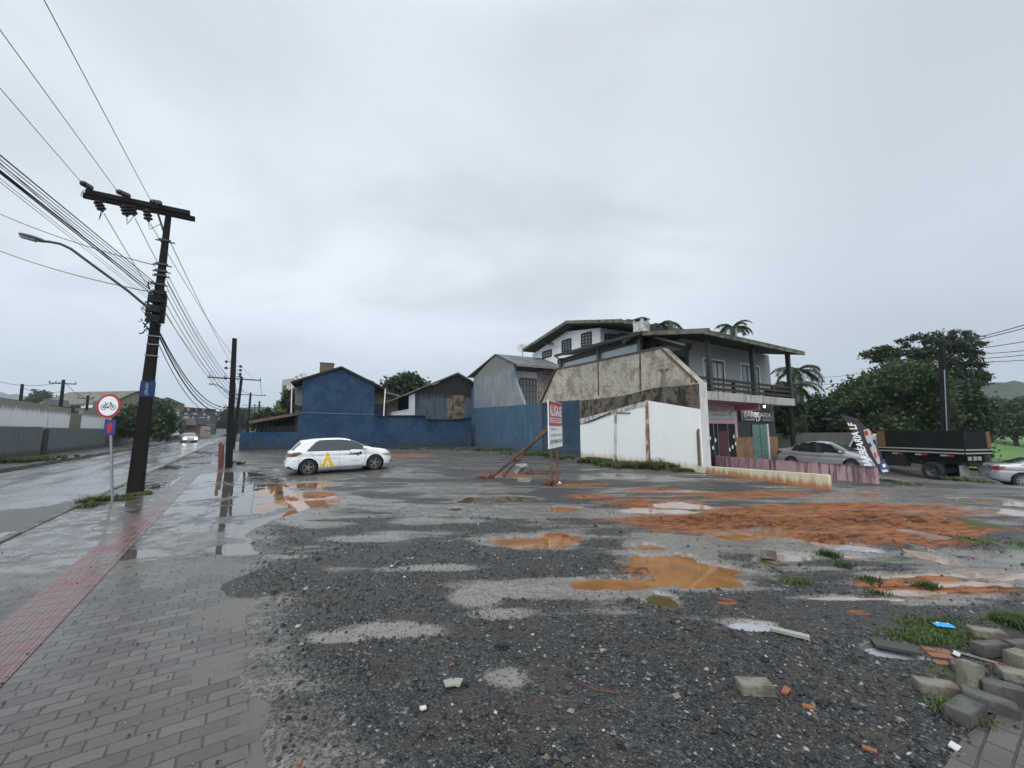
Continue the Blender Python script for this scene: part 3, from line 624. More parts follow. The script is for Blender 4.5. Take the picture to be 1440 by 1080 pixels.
# ------------------------------------------------------------------ traffic sign
sb = G(159.5, 706); sr = thing('traffic_sign', 'round red-rimmed bicycle sign over a blue plate with a red arrow on a thin post', 'traffic sign', sb)
top = at(155, 562, sb.y)
mb = MB(); mb.tube([sb - Vector((0, 0, .2)), top], .028, 10); mb.build('post', m_metal, sr, smooth=True)
fn = Vector((0, -1, 0)); c = at(155, 571, sb.y) + fn * .035
def disc(name, r, y, m, par, n=48):
    mb = MB(); ring = [c + fn * y + Vector((r * math.cos(2 * math.pi * k / n), 0, r * math.sin(2 * math.pi * k / n))) for k in range(n)]
    mb.prism(ring, -fn * .006); return mb.build(name, m, par)
RD = .29
dd = disc('disc', RD, 0, m_red, sr); disc('disc_face', RD * .80, .009, m_signwhite, dd)
bk = MB(); q = c + fn * .012
def seg(a, b, w=.012): bk.beam(q + Vector((a[0], 0, a[1])), q + Vector((b[0], 0, b[1])), w, .003, fn)
def circ(cx, cz, r, w=.012):
    for k in range(18): a0, a1 = k * math.pi / 9, (k + 1) * math.pi / 9; seg((cx + r * math.cos(a0), cz + r * math.sin(a0)), (cx + r * math.cos(a1), cz + r * math.sin(a1)), w)
circ(-.115, -.035, .058); circ(.115, -.035, .058); circ(-.115, -.035, .012); circ(.115, -.035, .012); circ(0, -.04, .014)
for a_, b_ in (((-.115, -.035), (-.06, .05)), ((-.06, .05), (.07, .055)), ((-.06, .05), (0, -.04)), ((0, -.04), (.07, .055)), ((.055, .085), (.115, -.035)), ((-.115, -.035), (0, -.04)), ((-.09, .085), (-.05, .085)), ((-.075, .085), (-.06, .05)), ((.03, .09), (.065, .09))): seg(a_, b_)
bk.build('bicycle_symbol', m_black, dd)
c2 = at(156.5, 601, sb.y) + fn * .035
pm = MB(); pm.box(c2, (.27, .006, .36)); pl_ = pm.build('lower_plate', m_signblue, sr)
aw = MB(); aw.prism([c2 + fn * .006 + Vector((x, 0, z)) for x, z in ((-.05, -.13), (.05, -.13), (.05, .02), (.10, .02), (0, .13), (-.10, .02), (-.05, .02))], -fn * .002); aw.build('arrow_symbol', m_red, pl_)
# ------------------------------------------------------------------ distant poles on the near side
def far_pole(base, top, w, arms, label, ins=True):
    r = thing('utility_pole', label, 'utility pole', base, 0, 'poles along the road')
    mb = MB(); tbeam(mb, base - Vector((0, 0, .5)), top, w, w * .8, w * .62, w * .6, ud, vd); mb.build('shaft', m_poleconc, r)
    for z, a0, a1 in arms:
        c = base.lerp(top, z); mb = MB(); mb.beam(c + ud * a0 - vd * .15, c + ud * a1 - vd * .15, .09, .11); mb.build('crossarm', m_darkmetal, r)
        if ins:
            mb = MB()
            for q in (a0 * .95, a0 * .5, a1 * .95): mb.lathe([(.03, 0), (.05, .06), (.025, .1), (.05, .14), (.02, .22)], c + ud * q - vd * .15 + Vector((0, 0, .05)), seg=8)
            mb.build('insulator', m_cer, r)
    return r
P2b = G(322, 657); P2t = at(330, 476, P2b.y)
p2 = far_pole(P2b, P2t, .30, [], 'dark straight concrete pole standing by the red gate posts at the pavement edge')
mb = MB()
for f, s_ in ((.91, -1), (.86, -1), (.78, -1), (.88, 1), (.85, 1), (.82, 1), (.80, 1)):
    c = P2b.lerp(P2t, f - .1); mb.beam(c, c + ud * s_ * .28, .02, .02); mb.lathe([(.03, -.06), (.06, -.03), (.06, .03), (.03, .06)], c + ud * s_ * .28, seg=8)
mb.build('insulator_rack', m_cer, p2)
P3b = at(327, 630, 38); P3t = at(340, 530, 38); P3b.z = -.1
far_pole(P3b, P3t, .36, [(.965, -2.6, 1.6)], 'leaning dark pole with a wide crossarm, second beyond the near pole')
P4b = at(347, 622, 58); P4t = at(352.5, 552, 58); P4b.z = 0
far_pole(P4b, P4t, .4, [(.95, -2.6, 1.9)], 'slim pole with crossarm third along the road, before the hills')
P5b = at(362, 615, 86); P5t = at(365, 564, 86)
far_pole(P5b, P5t, .5, [], 'short dark pole farthest off, behind the carport roof')
P6b = at(357, 614, 110); P6t = at(358.5, 568, 110)
far_pole(P6b, P6t, .4, [(.95, -2.8, 2.0)], 'very distant thin pole with crossarm seen between road and carport')
l2 = thing('street_lamp', 'small distant street lamp with curved arm on the leaning pole with wide crossarm', 'street lamp', P3b.lerp(P3t, .7), 0, 'street lamps')
mb = MB(); q3 = ((P3b.x, P3b.y - .3), (P3b.x + UX, P3b.y - .3 + UY)); mb.tube([PL(x, y, q3) for x, y in ((334, 562), (325, 556), (313, 545), (306, 541.5), (300, 540.5))], .05, 6); mb.build('arm', m_metal, l2)
mb = MB(); mb.beam(PL(302, 540.5, q3), PL(293.5, 540, q3), .3, .14); mb.build('lamp_head', m_metal, l2, bevel=.03)
# poles across the road
for (x0, y0, x1, y1, Y, arms, lab) in ((30, 575, 31.5, 540, 46, [], 'plain short post rising behind the stained white wall'),
        (86, 575, 89.5, 534, 42, [(.94, -1.0, 1.0), (.52, -.9, .9)], 'double-crossarm pole rising behind the stained white wall'),
        (122, 582, 124, 556, 52, [(.93, -.9, .6)], 'small dark pole with one arm behind the round traffic sign'), (237, 600, 238.5, 562, 60, [], 'thin bare post standing at the white gabled house')):
    b_ = at(x0, y0, Y); t_ = at(x1, y1, Y); b_.z = 0; far_pole(b_, t_, .34, arms, lab)
# ------------------------------------------------------------------ wires
def wire(pts, r, label='thin black overhead cable stretched between the roadside poles', name='overhead_cable', sag=0, grp='overhead cables', n=14):
    pts = [Vector(p) for p in pts]; out = []
    for i in range(len(pts) - 1):
        for k in range(n): 
            t_ = k / n; out.append(pts[i].lerp(pts[i + 1], t_) - Vector((0, 0, 4 * sag * t_ * (1 - t_))))
    out.append(pts[-1]); mb = MB(); mb.tube(out, r, 5); o = mb.build(name, m_cable, origin=pts[0], smooth='all'); tag(o, label, 'cable', grp)
def through(I, px, py, dz, ext=1.2):       # a point on the sight line of a pixel, dz below I
    Q = G(px, py, I.z + dz); return [I, Q, Q + (Q - I) * ext]
for I, (px, py), lb in zip(hang, ((0, 124), (0, 42), (62, 0)), ('lowest of the three thin wires tied to the crossarm top insulators', 'middle one of the three thin wires tied to the crossarm top', 'high thin wire leaving the crossarm nearest the near pole')):
    wire(through(I, px, py, -.25), .0065, lb, grp='wires above the crossarm')
kn = pp(.70) - ud * .12 - vd * .1
zs = [(0, 218, .022), (0, 224, .014), (0, 230, .016), (0, 234, .010), (0, 240, .030), (0, 243, .024), (0, 229, .010), (0, 251, .008), (0, 256, .008)]
for k, (px, py, r) in enumerate(zs):
    I = pp(.735 - .009 * k) - ud * .13 - vd * .12
    wire(through(I, px, py, -.1 - .02 * k, .6), r * .5, 'black cable in the thick bundle running up left from the near pole', sag=.0, grp='bundle of black cables')
for (px, py, f, lb) in ((0, 301, .80, 'upper single cable crossing left over the road to the near pole'), (0, 353, .70, 'lower single cable crossing left below the street lamp arm')):
    I = pp(f) - ud * .15; e = at(px, py, I.y + 3.0); wire([I, e, e + (e - I) * .4], .012, lb, sag=.12, grp='cables crossing the road')
# spans to the next poles
lbl = 'sagging black cable between the near pole and the pole by the red posts'
for k, (f, x1, y1, r) in enumerate(((.77, 329, 540, .008), (.745, 328, 546, .008), (.725, 327.5, 551, .008), (.70, 327, 556, .010), (.67, 326.5, 561, .008), (.64, 326, 565, .008))):
    wire([pp(f) + ud * .15, at(x1, y1, P2b.y)], r, lbl, sag=.25, grp='spans between near poles')
for k, (f, r) in enumerate(((.555, .016), (.55, .012), (.54, .019), (.515, .010))):
    wire([pp(f) + ud * .12, at(324 + k, 572 + 1.5 * k, P2b.y)], r, 'thick sagging communication cable low between the first two poles', sag=.65 + .1 * k, grp='low sagging cables')
wire([pp(.90) + ud * .1, P3t + Vector((0, 0, -.2))], .010, 'high fine wire falling from the near pole top to the leaning pole', sag=.3)
for (x0, y0), q in (((146, 300), -2.2), ((190, 307), -1.2), ((211, 314), .9)):
    wire([PL(x0, y0, pole_pl), P3t + ud * q], .009, 'fine wire from a hanging crossarm insulator to the leaning pole', sag=.5, grp='wires below the crossarm')
for k in range(4):
    wire([P2b.lerp(P2t, .80 - .04 * k), P3b.lerp(P3t, .72 - .05 * k)], .016, 'cable span between the straight pole and the leaning pole behind it', sag=.5, grp='far spans')
for k in range(3):
    wire([P3t + ud * (-2.3 + 1.9 * k), P4t + ud * (-2.3 + 1.9 * k)], .02, 'distant wire joining the two far crossarm poles', sag=.6, grp='farthest spans')
    wire([P3b.lerp(P3t, .62 - .05 * k), P4b.lerp(P4t, .62 - .05 * k)], .025, 'distant low cable joining the two far crossarm poles', sag=.9, grp='farthest low spans')
for (a_, b_, lb) in (((0, 537, 40), (88, 537, 42), 'faint wire left of the double-crossarm pole'), ((90, 536, 42), (124, 559, 52), 'faint wire right of the double-crossarm pole'), ((32, 545, 46), (88, 550, 42), 'faint lower wire from the plain post behind the white wall')):
    wire([at(*a_), at(*b_)], .022, lb, sag=.4, grp='wires beyond the white wall')
# red gate posts by the second pole
for (px, py, yt, w_, lb) in ((309, 659, 623, .12, 'taller faded red wooden post left of the dark pole'), (313, 657, 626, .08, 'shorter red wooden post leaning against the taller one')):
    b_ = G(px, py); t_ = at(px + 1, yt, b_.y); mb = MB(); mb.beam(b_ - Vector((0, 0, .1)), t_, w_, w_ * .7, vd)
    mb.lathe([(w_ * .45, 0), (w_ * .35, .03), (0, .05)], t_, seg=10)
    o = mb.build('gate_post', M('faded_red_paint', (.15, .035, .03), .7, .3, 6, .3), origin=b_, bevel=.01); tag(o, lb, 'post', 'red posts')
# junk bag by pole 2
mb = MB(); c = G(333, 654) + Vector((0, 0, .10))
for k in range(9): mb.lathe([(0, -.08), (.10, -.05), (.13, 0), (.09, .06), (0, .08)], c + Vector((random.uniform(-.3, .3), random.uniform(-.2, .2), random.uniform(-.03, .12))), seg=9)
tag(mb.build('rubbish_bag', [M('blue_yellow_plastic', (.03, .05, .12), .4, .2, 5, .3, c2=(.28, .24, .03))], origin=(c.x, c.y, 0), smooth='all'), 'dark blue and yellow rubbish heap at the foot of the straight pole', 'rubbish bag')
# ------------------------------------------------------------------ left side walls across the road
WL = plane(UV(-11.3, 10), UV(-11.3, 60)); WLb = off(WL, .25)
def uvwall(name, m, u, v0, v1, z0, z1, th, lab, cat, bevel=0, grp=None):
    mb = MB(); a = UV(u, v0); b_ = UV(u, v1); mb.prism([a + Vector((0, 0, z0)), b_ + Vector((0, 0, z0)), b_ + Vector((0, 0, z1)), a + Vector((0, 0, z1))], -ud * th)
    return tag(mb.build(name, m, bevel=bevel, origin=a), lab, cat, grp)
def v_at(px, u):                            # v where a sight column meets the plane u=const
    P = PL(px, 600, plane(UV(u, 0), UV(u, 10))); return P.x * VX + P.y * VY
u0 = -11.3; va = v_at(0, u0) - 9; v1 = v_at(62, u0); v2 = v_at(69, u0); v3 = v_at(150, u0); v4 = v_at(182, u0); v5 = v_at(236, u0); v6 = v_at(281, u0)
uvwall('boundary_wall', m_conc_wall, u0, va, v1, -.1, 1.92, .2, 'dark grey boundary wall nearest on the left side of the road', 'wall')
uvwall('boundary_wall', m_conc_wall, u0, v2, v3, -.1, 1.88, .2, 'lighter grey boundary wall under the white wall panels', 'wall')
mb = MB(); b0 = UV(u0, v3); b1 = UV(u0, v4)
uvwall('boundary_wall', M('dark_block_wall', (.085, .082, .07), .85, .3, 2, .5, 10, .03), u0 - .03, v3, v4, -.1, 1.78, .2, 'dark unpainted block wall between two grey walls behind the sign', 'wall')
uvwall('boundary_wall', m_conc_wall, u0, v4, v5, -.1, 1.75, .2, 'grey boundary wall right of the big dark pole', 'wall')
uvwall('boundary_wall', m_conc_tan, u0 + .15, v5, v6 + 6, -.1, 3.0, .2, 'tall tan mossy wall before the white gabled house', 'wall')
ub = u0 - .35
w0 = v_at(65, ub); w1 = v_at(97, ub); w2 = v_at(114, ub); w3 = v_at(141, ub)
uvwall('stained_wall', m_stained_white, ub, va, w0, 0, 3.55, .25, 'long white wall with mould along its top, nearest the camera', 'wall')
uvwall('stained_wall', m_stained_white, ub, w0 + .35, w1, 0, 3.5, .25, 'square white mouldy wall panel right of the dark gap', 'wall')
uvwall('stained_wall', M('brick_infill', (.20, .165, .12), .9, .4, 3, .7, 9, .04), ub - .05, w1, w2, 0, 3.15, .2, 'bare brick infill between two white wall panels', 'wall')
uvwall('stained_wall', m_stained_white, ub, w2, w3, 0, 3.5, .25, 'smaller white mouldy wall panel beside the round sign', 'wall')
uvwall('pilaster', m_darktrim, u0 + .05, v1, v2, -.1, 1.75, .3, 'narrow dark recess post between the two grey walls', 'post')
mb = MB(); a = UV(ub - .5, va); b_ = UV(ub - .5, w2)
mb.prism([a + Vector((0, 0, 3.35)), b_ + Vector((0, 0, 3.3)), b_ + Vector((0, 0, 3.62)), a + Vector((0, 0, 3.70))], -ud * 9); tag(mb.build('shed_roof', m_darktrim, origin=a), 'dark low roof behind the long white mouldy wall', 'roof')
mb = MB(); A = at(80, 562, 48); mb.prism([at(58, 572, 48), at(100, 572, 48), at(96, 563, 48), at(62, 561, 48)], away(80, 5)); mb.prism([at(104, 578, 55), at(140, 580, 55), at(140, 573, 55), at(104, 574, 55)], away(120, 6)); mb.prism([at(130, 575, 60), at(152, 575, 60), at(152, 564, 60), at(131, 564, 60)], away(140, 6))
tag(mb.build('far_roofs', M('grey_fibre_roof', (.10, .10, .10), .8, .2, 2, .1), origin=at(80, 606, 50)), 'low dark grey roofs of a shed behind the white wall panels', 'roof')
# tan gabled warehouse + white house
r = thing('warehouse', 'old tan gabled warehouse behind the green roadside tree', 'building', at(190, 606, 62))
pw = plane(at(150, 600, 66), at(252, 600, 78)); ps = off(pw, 0)
mb = MB(); mb.prism([PL(x, y, pw) for x, y in ((155, 612), (155, 568), (194, 552), (238, 566), (238, 612))], away(190, 14)); mb.build('wall', m_conc_tan, r)
mb = MB(); mb.prism([PL(x, y, off(pw, -.3)) for x, y in ((150, 569), (194, 551), (194, 549.5), (150, 567.5))], nrm(pw) * 15); mb.prism([PL(x, y, off(pw, -.3)) for x, y in ((194, 551), (257, 572), (257, 570), (194, 549.5))], nrm(pw) * 15); mb.build('roof', m_rooffc, r)
r = thing('gabled_house', 'small white house with two little windows beyond the tan mossy wall', 'house', at(246, 606, 70))
ph = plane(at(236, 600, 66), at(252, 600, 74))
mb = MB(); mb.prism([PL(x, y, ph) for x, y in ((236, 612), (236, 567), (252, 572), (252, 612))], away(244, 8)); mb.build('wall', m_whitehouse, r)
for x in (240, 243.5): framed_window(r, ph, x, x + 1.6, 577, 577, 583, 583, 1, 1, m_dark, m_glass, .1)
mb = MB(); mb.beam(PL(234, 564, off(ph, -.6)), PL(258, 573, off(ph, -.6)), .3, 1.2); mb.build('roof', m_rooffc, r)
# low tile roof house
r = thing('low_house', 'low house with a pinkish tiled roof peeping over the tan wall', 'house', at(265, 606, 84))
mb = MB(); mb.prism([at(252, 598, 84), at(277, 598, 84), at(273, 588, 84), at(252, 588, 84)], away(262, 6)); mb.build('roof', M('dull_pink_tiles', (.22, .16, .15), .8, .2, 2, .1), r)
mb = MB(); mb.prism([at(252, 610, 85), at(276, 610, 85), at(276, 598, 85), at(252, 598, 85)], away(262, 5)); mb.build('wall', m_conc_tan, r)
# black shop block with yellow letters
r = thing('shop_building', 'black two-storey shop with big yellow roof letters across the road', 'building', at(280, 606, 100))
pk = plane(at(250, 600, 92), at(303, 600, 120))
mb = MB(); mb.prism([PL(x, y, pk) for x, y in ((250, 612), (250, 577), (303, 579), (303, 612))], nrm(pk) * 10); mb.build('wall', M('black_facade', (.03, .032, .036), .5, .2, 1, .05), r)
mb = MB(); mb.prism([PL(x, y, off(pk, -.5)) for x, y in ((250, 577.5), (250, 571.5), (304, 575.5), (304, 579.5))], nrm(pk) * 1.5); fs_ = mb.build('fascia', m_darktrim, r)
mb = MB(); qk = off(pk, -.6)
for ch, x0, x1 in (('E', 253, 256.5), ('R', 263, 268), ('I', 275.3, 276.3), ('A', 283.5, 288)):
    O = PL(x0, 578 + (x0 - 253) * .03, qk); E1 = PL(x1, 578 + (x0 - 253) * .03, qk); T = PL(x0, 573 + (x0 - 253) * .04, qk); text_on(mb, ch, O, E1 - O, T - O, 0, 1, 0, 1, Vector((0, 0, 0)), .03)
mb.build('lettering', flat('letter_yellow', (.65, .45, .05), .5), fs_)
mb = MB()
for x0, x1, y0, y1 in ((259, 264, 580.5, 583), (271, 277, 580.5, 583), (285, 289, 581, 584), (258, 266, 585.5, 588), (270, 273, 586, 588), (280, 289, 586.5, 588), (291.5, 295, 585, 589), (292, 294, 590.5, 592)):
    mb.prism([PL(x, y, off(pk, -.1)) for x, y in ((x0, y1), (x1, y1), (x1, y0), (x0, y0))], nrm(pk) * .05)
mb.build('window', flat('pale_far_windows', (.35, .38, .42), .2), r)
mb = MB(); mb.prism([PL(x, y, off(pk, -1.5)) for x, y in ((290, 598), (303, 598.5), (303, 596.5), (290, 596))], nrm(pk) * 2); mb.build('awning', m_conc, r)
mb = MB(); mb.prism([at(281, 614, 96), at(296, 614, 96), at(296, 600, 96), at(281, 599, 96)], away(288, 2)); tag(mb.build('market_building', M('pale_patchy_shop_front', (.38, .35, .31), .8, .3, 3, .2, c2=(.12, .05, .05)), origin=at(288, 606, 96)), 'pale patchy shop front below the black building', 'building')
mb = MB(); mb.prism([at(304, 612, 130), at(318, 611, 130), at(318, 603, 130), at(304, 603, 130)], away(310, 4)); tag(mb.build('low_wall', m_conc, origin=at(310, 606, 130)), 'tiny pale low wall at the far end of the road', 'wall')
mb = MB(); mb.prism([at(318, 611, 150), at(345, 611, 150), at(345, 604, 150), at(318, 604, 150)], away(330, 4)); tag(mb.build('low_building', M('far_white', (.4, .42, .45), .8, .3, 3, .2), origin=at(330, 606, 150)), 'far pale building where the road meets the hills', 'building')
# ------------------------------------------------------------------ back boundary: blue house and walls
B0 = G(337, 634); B1 = G(630, 629); PB = plane(B0, B1)
W0 = G(666, 628); W1p = G(816, 643); C = G(983, 665)
PW1 = plane(W0, W1p); PW2 = plane(W1p, C)
nB = nrm(PB); nW = nrm(PW1); nW2 = nrm(PW2)
eB = (Vector((*PB[1], 0)) - Vector((*PB[0], 0))).normalized()
def traced(name, m, pl, pts, th, lab=None, cat=None, parent=None, z0=-.3, bevel=0, grp=None):
    P = [PL(x, y, pl) for x, y in pts]
    if z0 is not None: P = P + [Vector((P[-1].x, P[-1].y, z0)), Vector((P[0].x, P[0].y, z0))]
    mb = MB(); mb.prism(P, nrm(pl) * th)
    o = mb.build(name, m, parent, bevel=bevel, origin=None if parent else (P[0].x, P[0].y, 0))
    if lab: tag(o, lab, cat, grp)
    return o
traced('boundary_wall', m_blue, off(PB, .05), [(337.5, 608), (421, 607.5)], .2, 'low blue garden wall left of the white hatchback', 'wall')
r = thing('gabled_house', 'dark blue windowless gable end house behind the white hatchback', 'house', PL(425, 640, PB))
traced('gable_wall', m_blue, off(PB, .05), [(425.4, 560), (425.4, 533), (480, 518), (527, 537), (527, 560)], 9, parent=r)
traced('lower_wall', m_blue, PB, [(420, 580.5), (527, 583)], .35, parent=r)
lm = MB(); lm.beam(PL(421, 580, off(PB, -.03)), PL(527, 583, off(PB, -.03)), .06, .05); lm.build('ledge', M('pale_blue_ledge', (.14, .18, .24), .8, .2, 4, .2), r)
po = off(PB, -.18)
for nm, a, b_ in (('roof', (409, 538.5), (480, 517)), ('roof', (480, 517), (543, 548.5))):
    A, Bq = PL(*a, po), PL(*b_, po); mb = MB(); mb.prism([A, Bq, Bq + Vector((0, 0, .16)), A + Vector((0, 0, .16))], nB * 9.8); mb.build(nm, m_darktrim, r)
mb = MB(); c = PL(459.5, 524, off(PB, 3)); mb.box(c + Vector((0, 0, 0)), (1.25, 1.2, 1.7), rz=math.atan2(eB.y, eB.x)); mb.box(c + Vector((0, 0, .87)), (1.32, 1.27, .06), rz=math.atan2(eB.y, eB.x)); mb.build('chimney', m_brick, r)
for (x0, y0, x1, y1) in ((410.5, 541, 409.5, 581),):
    mb = MB(); mb.tube([PL(x0, y0, po), PL(x1, y1, po)], .055, 8); mb.build('downpipe', flat('pvc_cream', (.6, .6, .55), .5), r)
mb = MB(); mb.tube([PL(542, 547, po), PL(539.5, 585, po)], .06, 8); mb.build('downpipe', flat('pvc_white', (.75, .75, .74), .5), r)
# side porch below the left eave
mb = MB(); q = off(PB, 2.0); mb.prism([PL(x, y, q) for x, y in ((415, 604), (415, 545), (427, 541), (427, 604))], nB * 3); mb.build('side_wall', m_conc, r)
mb = MB(); mb.prism([PL(x, y, off(PB, 1)) for x, y in ((412, 572), (424, 575), (424, 571), (415, 569))], nB * 2); mb.build('small_canopy', m_darktrim, r)
def dish(px, py, pl, rr, lab, aim=(-.15, -.9, .35)):
    c = PL(px, py, pl); aim = Vector(aim).normalized(); M3 = aim.to_track_quat('Z', 'Y').to_matrix()
    t_ = thing('satellite_dish', lab, 'satellite dish', c - Vector((0, 0, rr + .3)), 0, 'satellite dishes')
    mb = MB(); prof = [(0, 0), (.4, .03), (.75, .10), (1, .2), (1.0, .22), (.75, .12), (0, .02)]
    vs = []; 
    for r_, h_ in prof:
        for k in range(24): a = k * math.pi / 12; vs.append(c + M3 @ Vector((r_ * rr * math.cos(a), r_ * rr * math.sin(a), h_ * rr)))
    mb.add(vs, [(i * 24 + k, i * 24 + (k + 1) % 24, (i + 1) * 24 + (k + 1) % 24, (i + 1) * 24 + k) for i in range(len(prof) - 1) for k in range(24)]); mb.build('reflector', flat('dish_grey', (.42, .43, .42), .5), t_, smooth='all')
    mb = MB(); mb.tube([c - Vector((0, 0, rr + .35)), c], .04, 6); mb.tube([c - Vector((0, 0, rr * .8)), c + aim * rr * .9], .02, 5); mb.box(c + aim * rr * .9, (.1, .1, .1)); mb.build('mast', m_darkmetal, t_)
dish(426.5, 530, off(PB, .8), .42, 'larger satellite dish on the left roof edge of the blue house')
dish(418.5, 531.5, off(PB, 2.0), .26, 'smaller satellite dish left of the larger one on the blue house roof')
# rest of the back wall
traced('boundary_wall', m_blue, off(PB, .04), [(527, 585), (598, 585), (600, 590), (632, 591), (648, 589), (663, 588)], .2, 'long blue rear wall of the gravel lot, between two houses', 'wall')
cap = MB(); q = off(PB, .0)
for a, b_ in (((527, 584.5), (598, 584.5)), ((600, 589.5), (632, 590.5)), ((632, 590.5), (662, 587.5))): cap.beam(PL(*a, q), PL(*b_, q), .3, .09)
tag(cap.build('wall_coping', m_darktrim, origin=PL(527, 585, q)), 'thin dark coping along the top of the blue rear wall', 'coping')
# beige house and dark veranda building behind
q = off(PB, 4)
r = thing('house', 'beige house part showing between the blue gable and the dark building', 'house', PL(540, 600, q))
traced('wall', M('beige_paint', (.42, .31, .22), .7, .1, 1, .05), q, [(524, 552), (560, 556), (560, 590)], 3, parent=r)
mb = MB(); mb.beam(PL(524, 548, off(q, -.5)), PL(561, 558, off(q, -.5)), 1.6, .18); mb.build('roof', m_rooffc, r)
mb = MB(); mb.prism([PL(x, y, off(q, -.4)) for x, y in ((527, 590), (544, 590), (544, 569), (527, 567))], nB * .2); mb.build('grey_panel', m_bluepale, r)
q = off(PB, 1.6)
r = thing('veranda_building', 'black-stained gable building with an open white-railed veranda', 'building', PL(600, 600, q))
traced('stained_wall', m_black_mould, q, [(584, 551.5), (644, 526.5), (666, 539)], 8, parent=r, z0=0)
traced('peeling_patch', m_brownstain, off(q, -.03), [(629, 562), (636, 556), (652, 556), (654, 575), (652, 590), (629, 591)], .03, parent=r, z0=None)
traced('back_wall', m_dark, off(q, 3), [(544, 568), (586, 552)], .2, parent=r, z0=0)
traced('white_panel', M('white_boards', (.50, .52, .54), .7, .15, 3, .1), off(q, -.02), [(575, 588), (575, 556.5), (583.5, 553), (583.5, 588)], .1, parent=r, z0=None)
mb = MB()
for k in range(14):
    x = 551 + k * 1.9; yt = 580 - k * .38; mb.beam(PL(x, 587.5, off(q, -.02)), PL(x, yt, off(q, -.02)), .13, .03, nB)
mb.beam(PL(550, 580.5, off(q, -.05)), PL(576, 575.5, off(q, -.05)), .08, .08); mb.build('railing', flat('railing_white', (.55, .58, .60), .5), r)
mb = MB(); q2 = off(q, -.4)
A, Bq, Cq = PL(543, 567, q2), PL(644, 525, q2), PL(667, 538.5, q2)
for a, b_ in ((A, Bq), (Bq, Cq)): mb.prism([a, b_, b_ + Vector((0, 0, .14)), a + Vector((0, 0, .14))], nB * 8.5)
mb.build('roof', m_rooffc, r)
# ------------------------------------------------------------------ right boundary
wl = traced('boundary_wall', m_bluepale, PW1, [(650, 545), (666, 546), (666, 574), (719, 570.5), (737, 568.5), (762, 566.5), (812, 562.5), (815.5, 562.5)], .22, 'worn blue side wall of the lot behind the rental board', 'wall')
mb = MB(); mb.beam(PL(719, 570, off(PW1, -.02)), PL(812, 562.5, off(PW1, -.02)), .1, .06); mb.build('coping', m_darktrim, wl)
r = thing('gabled_house', 'weathered grey-blue gabled house with corrugated roof rising over the blue wall', 'house', PL(696, 640, PW1))
traced('gable_wall', m_gableworn, off(PW1, .02), [(666, 574), (666, 532), (696, 499), (722.5, 510.5), (722.5, 530), (737, 568.5), (719, 570.5)], .25, parent=r, z0=None)
# house volume: local axis goes back along hd
hd_ = nW; k0 = PL(724, 512, off(PW1, .25)); kr = PL(696, 499, off(PW1, -.1)); kl = PL(657, 531, off(PW1, -.1)); ke = PL(727, 513.5, off(PW1, -.1))
DEP = 11.5
mt = tilemat('corrugated_fibre_roof', (.20, .19, .18), (.09, .09, .085), tuple(hd_), .30)
for nm, a, b_ in (('roof', kr, ke), ('roof', kl, kr)):
    mb = MB(); mb.prism([a, b_, b_ + Vector((0, 0, .10)), a + Vector((0, 0, .10))], hd_ * DEP); mb.build(nm, mt, r)
mb = MB(); mb.beam(ke + Vector((0, 0, -.02)), ke + hd_ * DEP, .12, .12); mb.build('gutter', m_conc, r)
side = ((k0.x, k0.y), (k0.x + hd_.x * 10, k0.y + hd_.y * 10))
rec = ((k0.x + eB.x * 0, k0.y), (k0.x + hd_.x * 10, k0.y + hd_.y * 10))
mb = MB(); zt = ke.z - .15
a = Vector((k0.x, k0.y, 0)) + (Vector(PW1[0]) - Vector(PW1[1])).to_3d().normalized() * .9; b_ = a + hd_ * DEP
mb.prism([a, b_, b_ + Vector((0, 0, zt)), a + Vector((0, 0, zt))], (Vector(PW1[0]) - Vector(PW1[1])).to_3d().normalized() * 5); mb.build('side_wall', m_whitehouse, r)
sp_ = ((a.x, a.y), (b_.x, b_.y))
framed_window(r, sp_, 731, 754, 532, 533.5, 572, 567, 5, 4, M('grey_brown_frames', (.12, .10, .09), .6, .1, 3, 0), m_glass, .14)
mb = MB(); P = [PL(x, y, off(sp_, 0)) for x, y in ((756, 570), (785, 566), (785, 518), (756, 522))]; nn = nrm(sp_); mb.prism([p - nn * .05 for p in P], nn * .05); mb.build('rough_panel', m_rubble, r)
dish(734.5, 489.5, off(PW1, 5), .55, 'satellite dish standing over the ridge of the grey-blue house')
# rubble-render wall: two leaves
r = thing('terrace_wall', 'high rough beige retaining wall with mouldy base and white lower panels', 'wall', PL(816, 640, PW2))
traced('rough_wall', m_rubble, off(PW1, .0), [(762, 566.5), (783, 520), (816, 513.5)], .3, parent=r, z0=0)
traced('rough_wall', m_rubble, off(PW2, .0), [(816, 513.5), (900, 496), (932, 489.5), (983, 537.5)], .3, parent=r, z0=0)
cp = MB()
for a, b_, pl in (((783, 519.5), (816, 513), PW1), ((816, 513), (900, 495.5), PW2), ((900, 495.5), (932, 488.8), PW2), ((932, 488.8), (984, 537.5), PW2), ((762, 566.5), (783, 519.5), PW1)):
    cp.beam(PL(*a, off(pl, .12)), PL(*b_, off(pl, .12)), .34, .08)
cp.build('coping', M('brown_coping', (.10, .065, .05), .8, .3, 4, .3), r)
for x, yt, yb in ((841, 509, 556), (900, 497, 549)):
    mb = MB(); mb.beam(PL(x, yt, off(PW2, -.012)), PL(x + .6, yb, off(PW2, -.012)), .10, .03, nW2); mb.build('joint_stain', m_mould, r)
traced('stain_patch', M('black_mould_patch', (.07, .065, .05), .9, .4, 3, .5, 12, .03, c2=(.22, .2, .15)), off(PW2, -.012), [(928, 545), (930, 523), (925, 520), (941, 518), (936, 524), (935, 545)], .02, parent=r, z0=None)
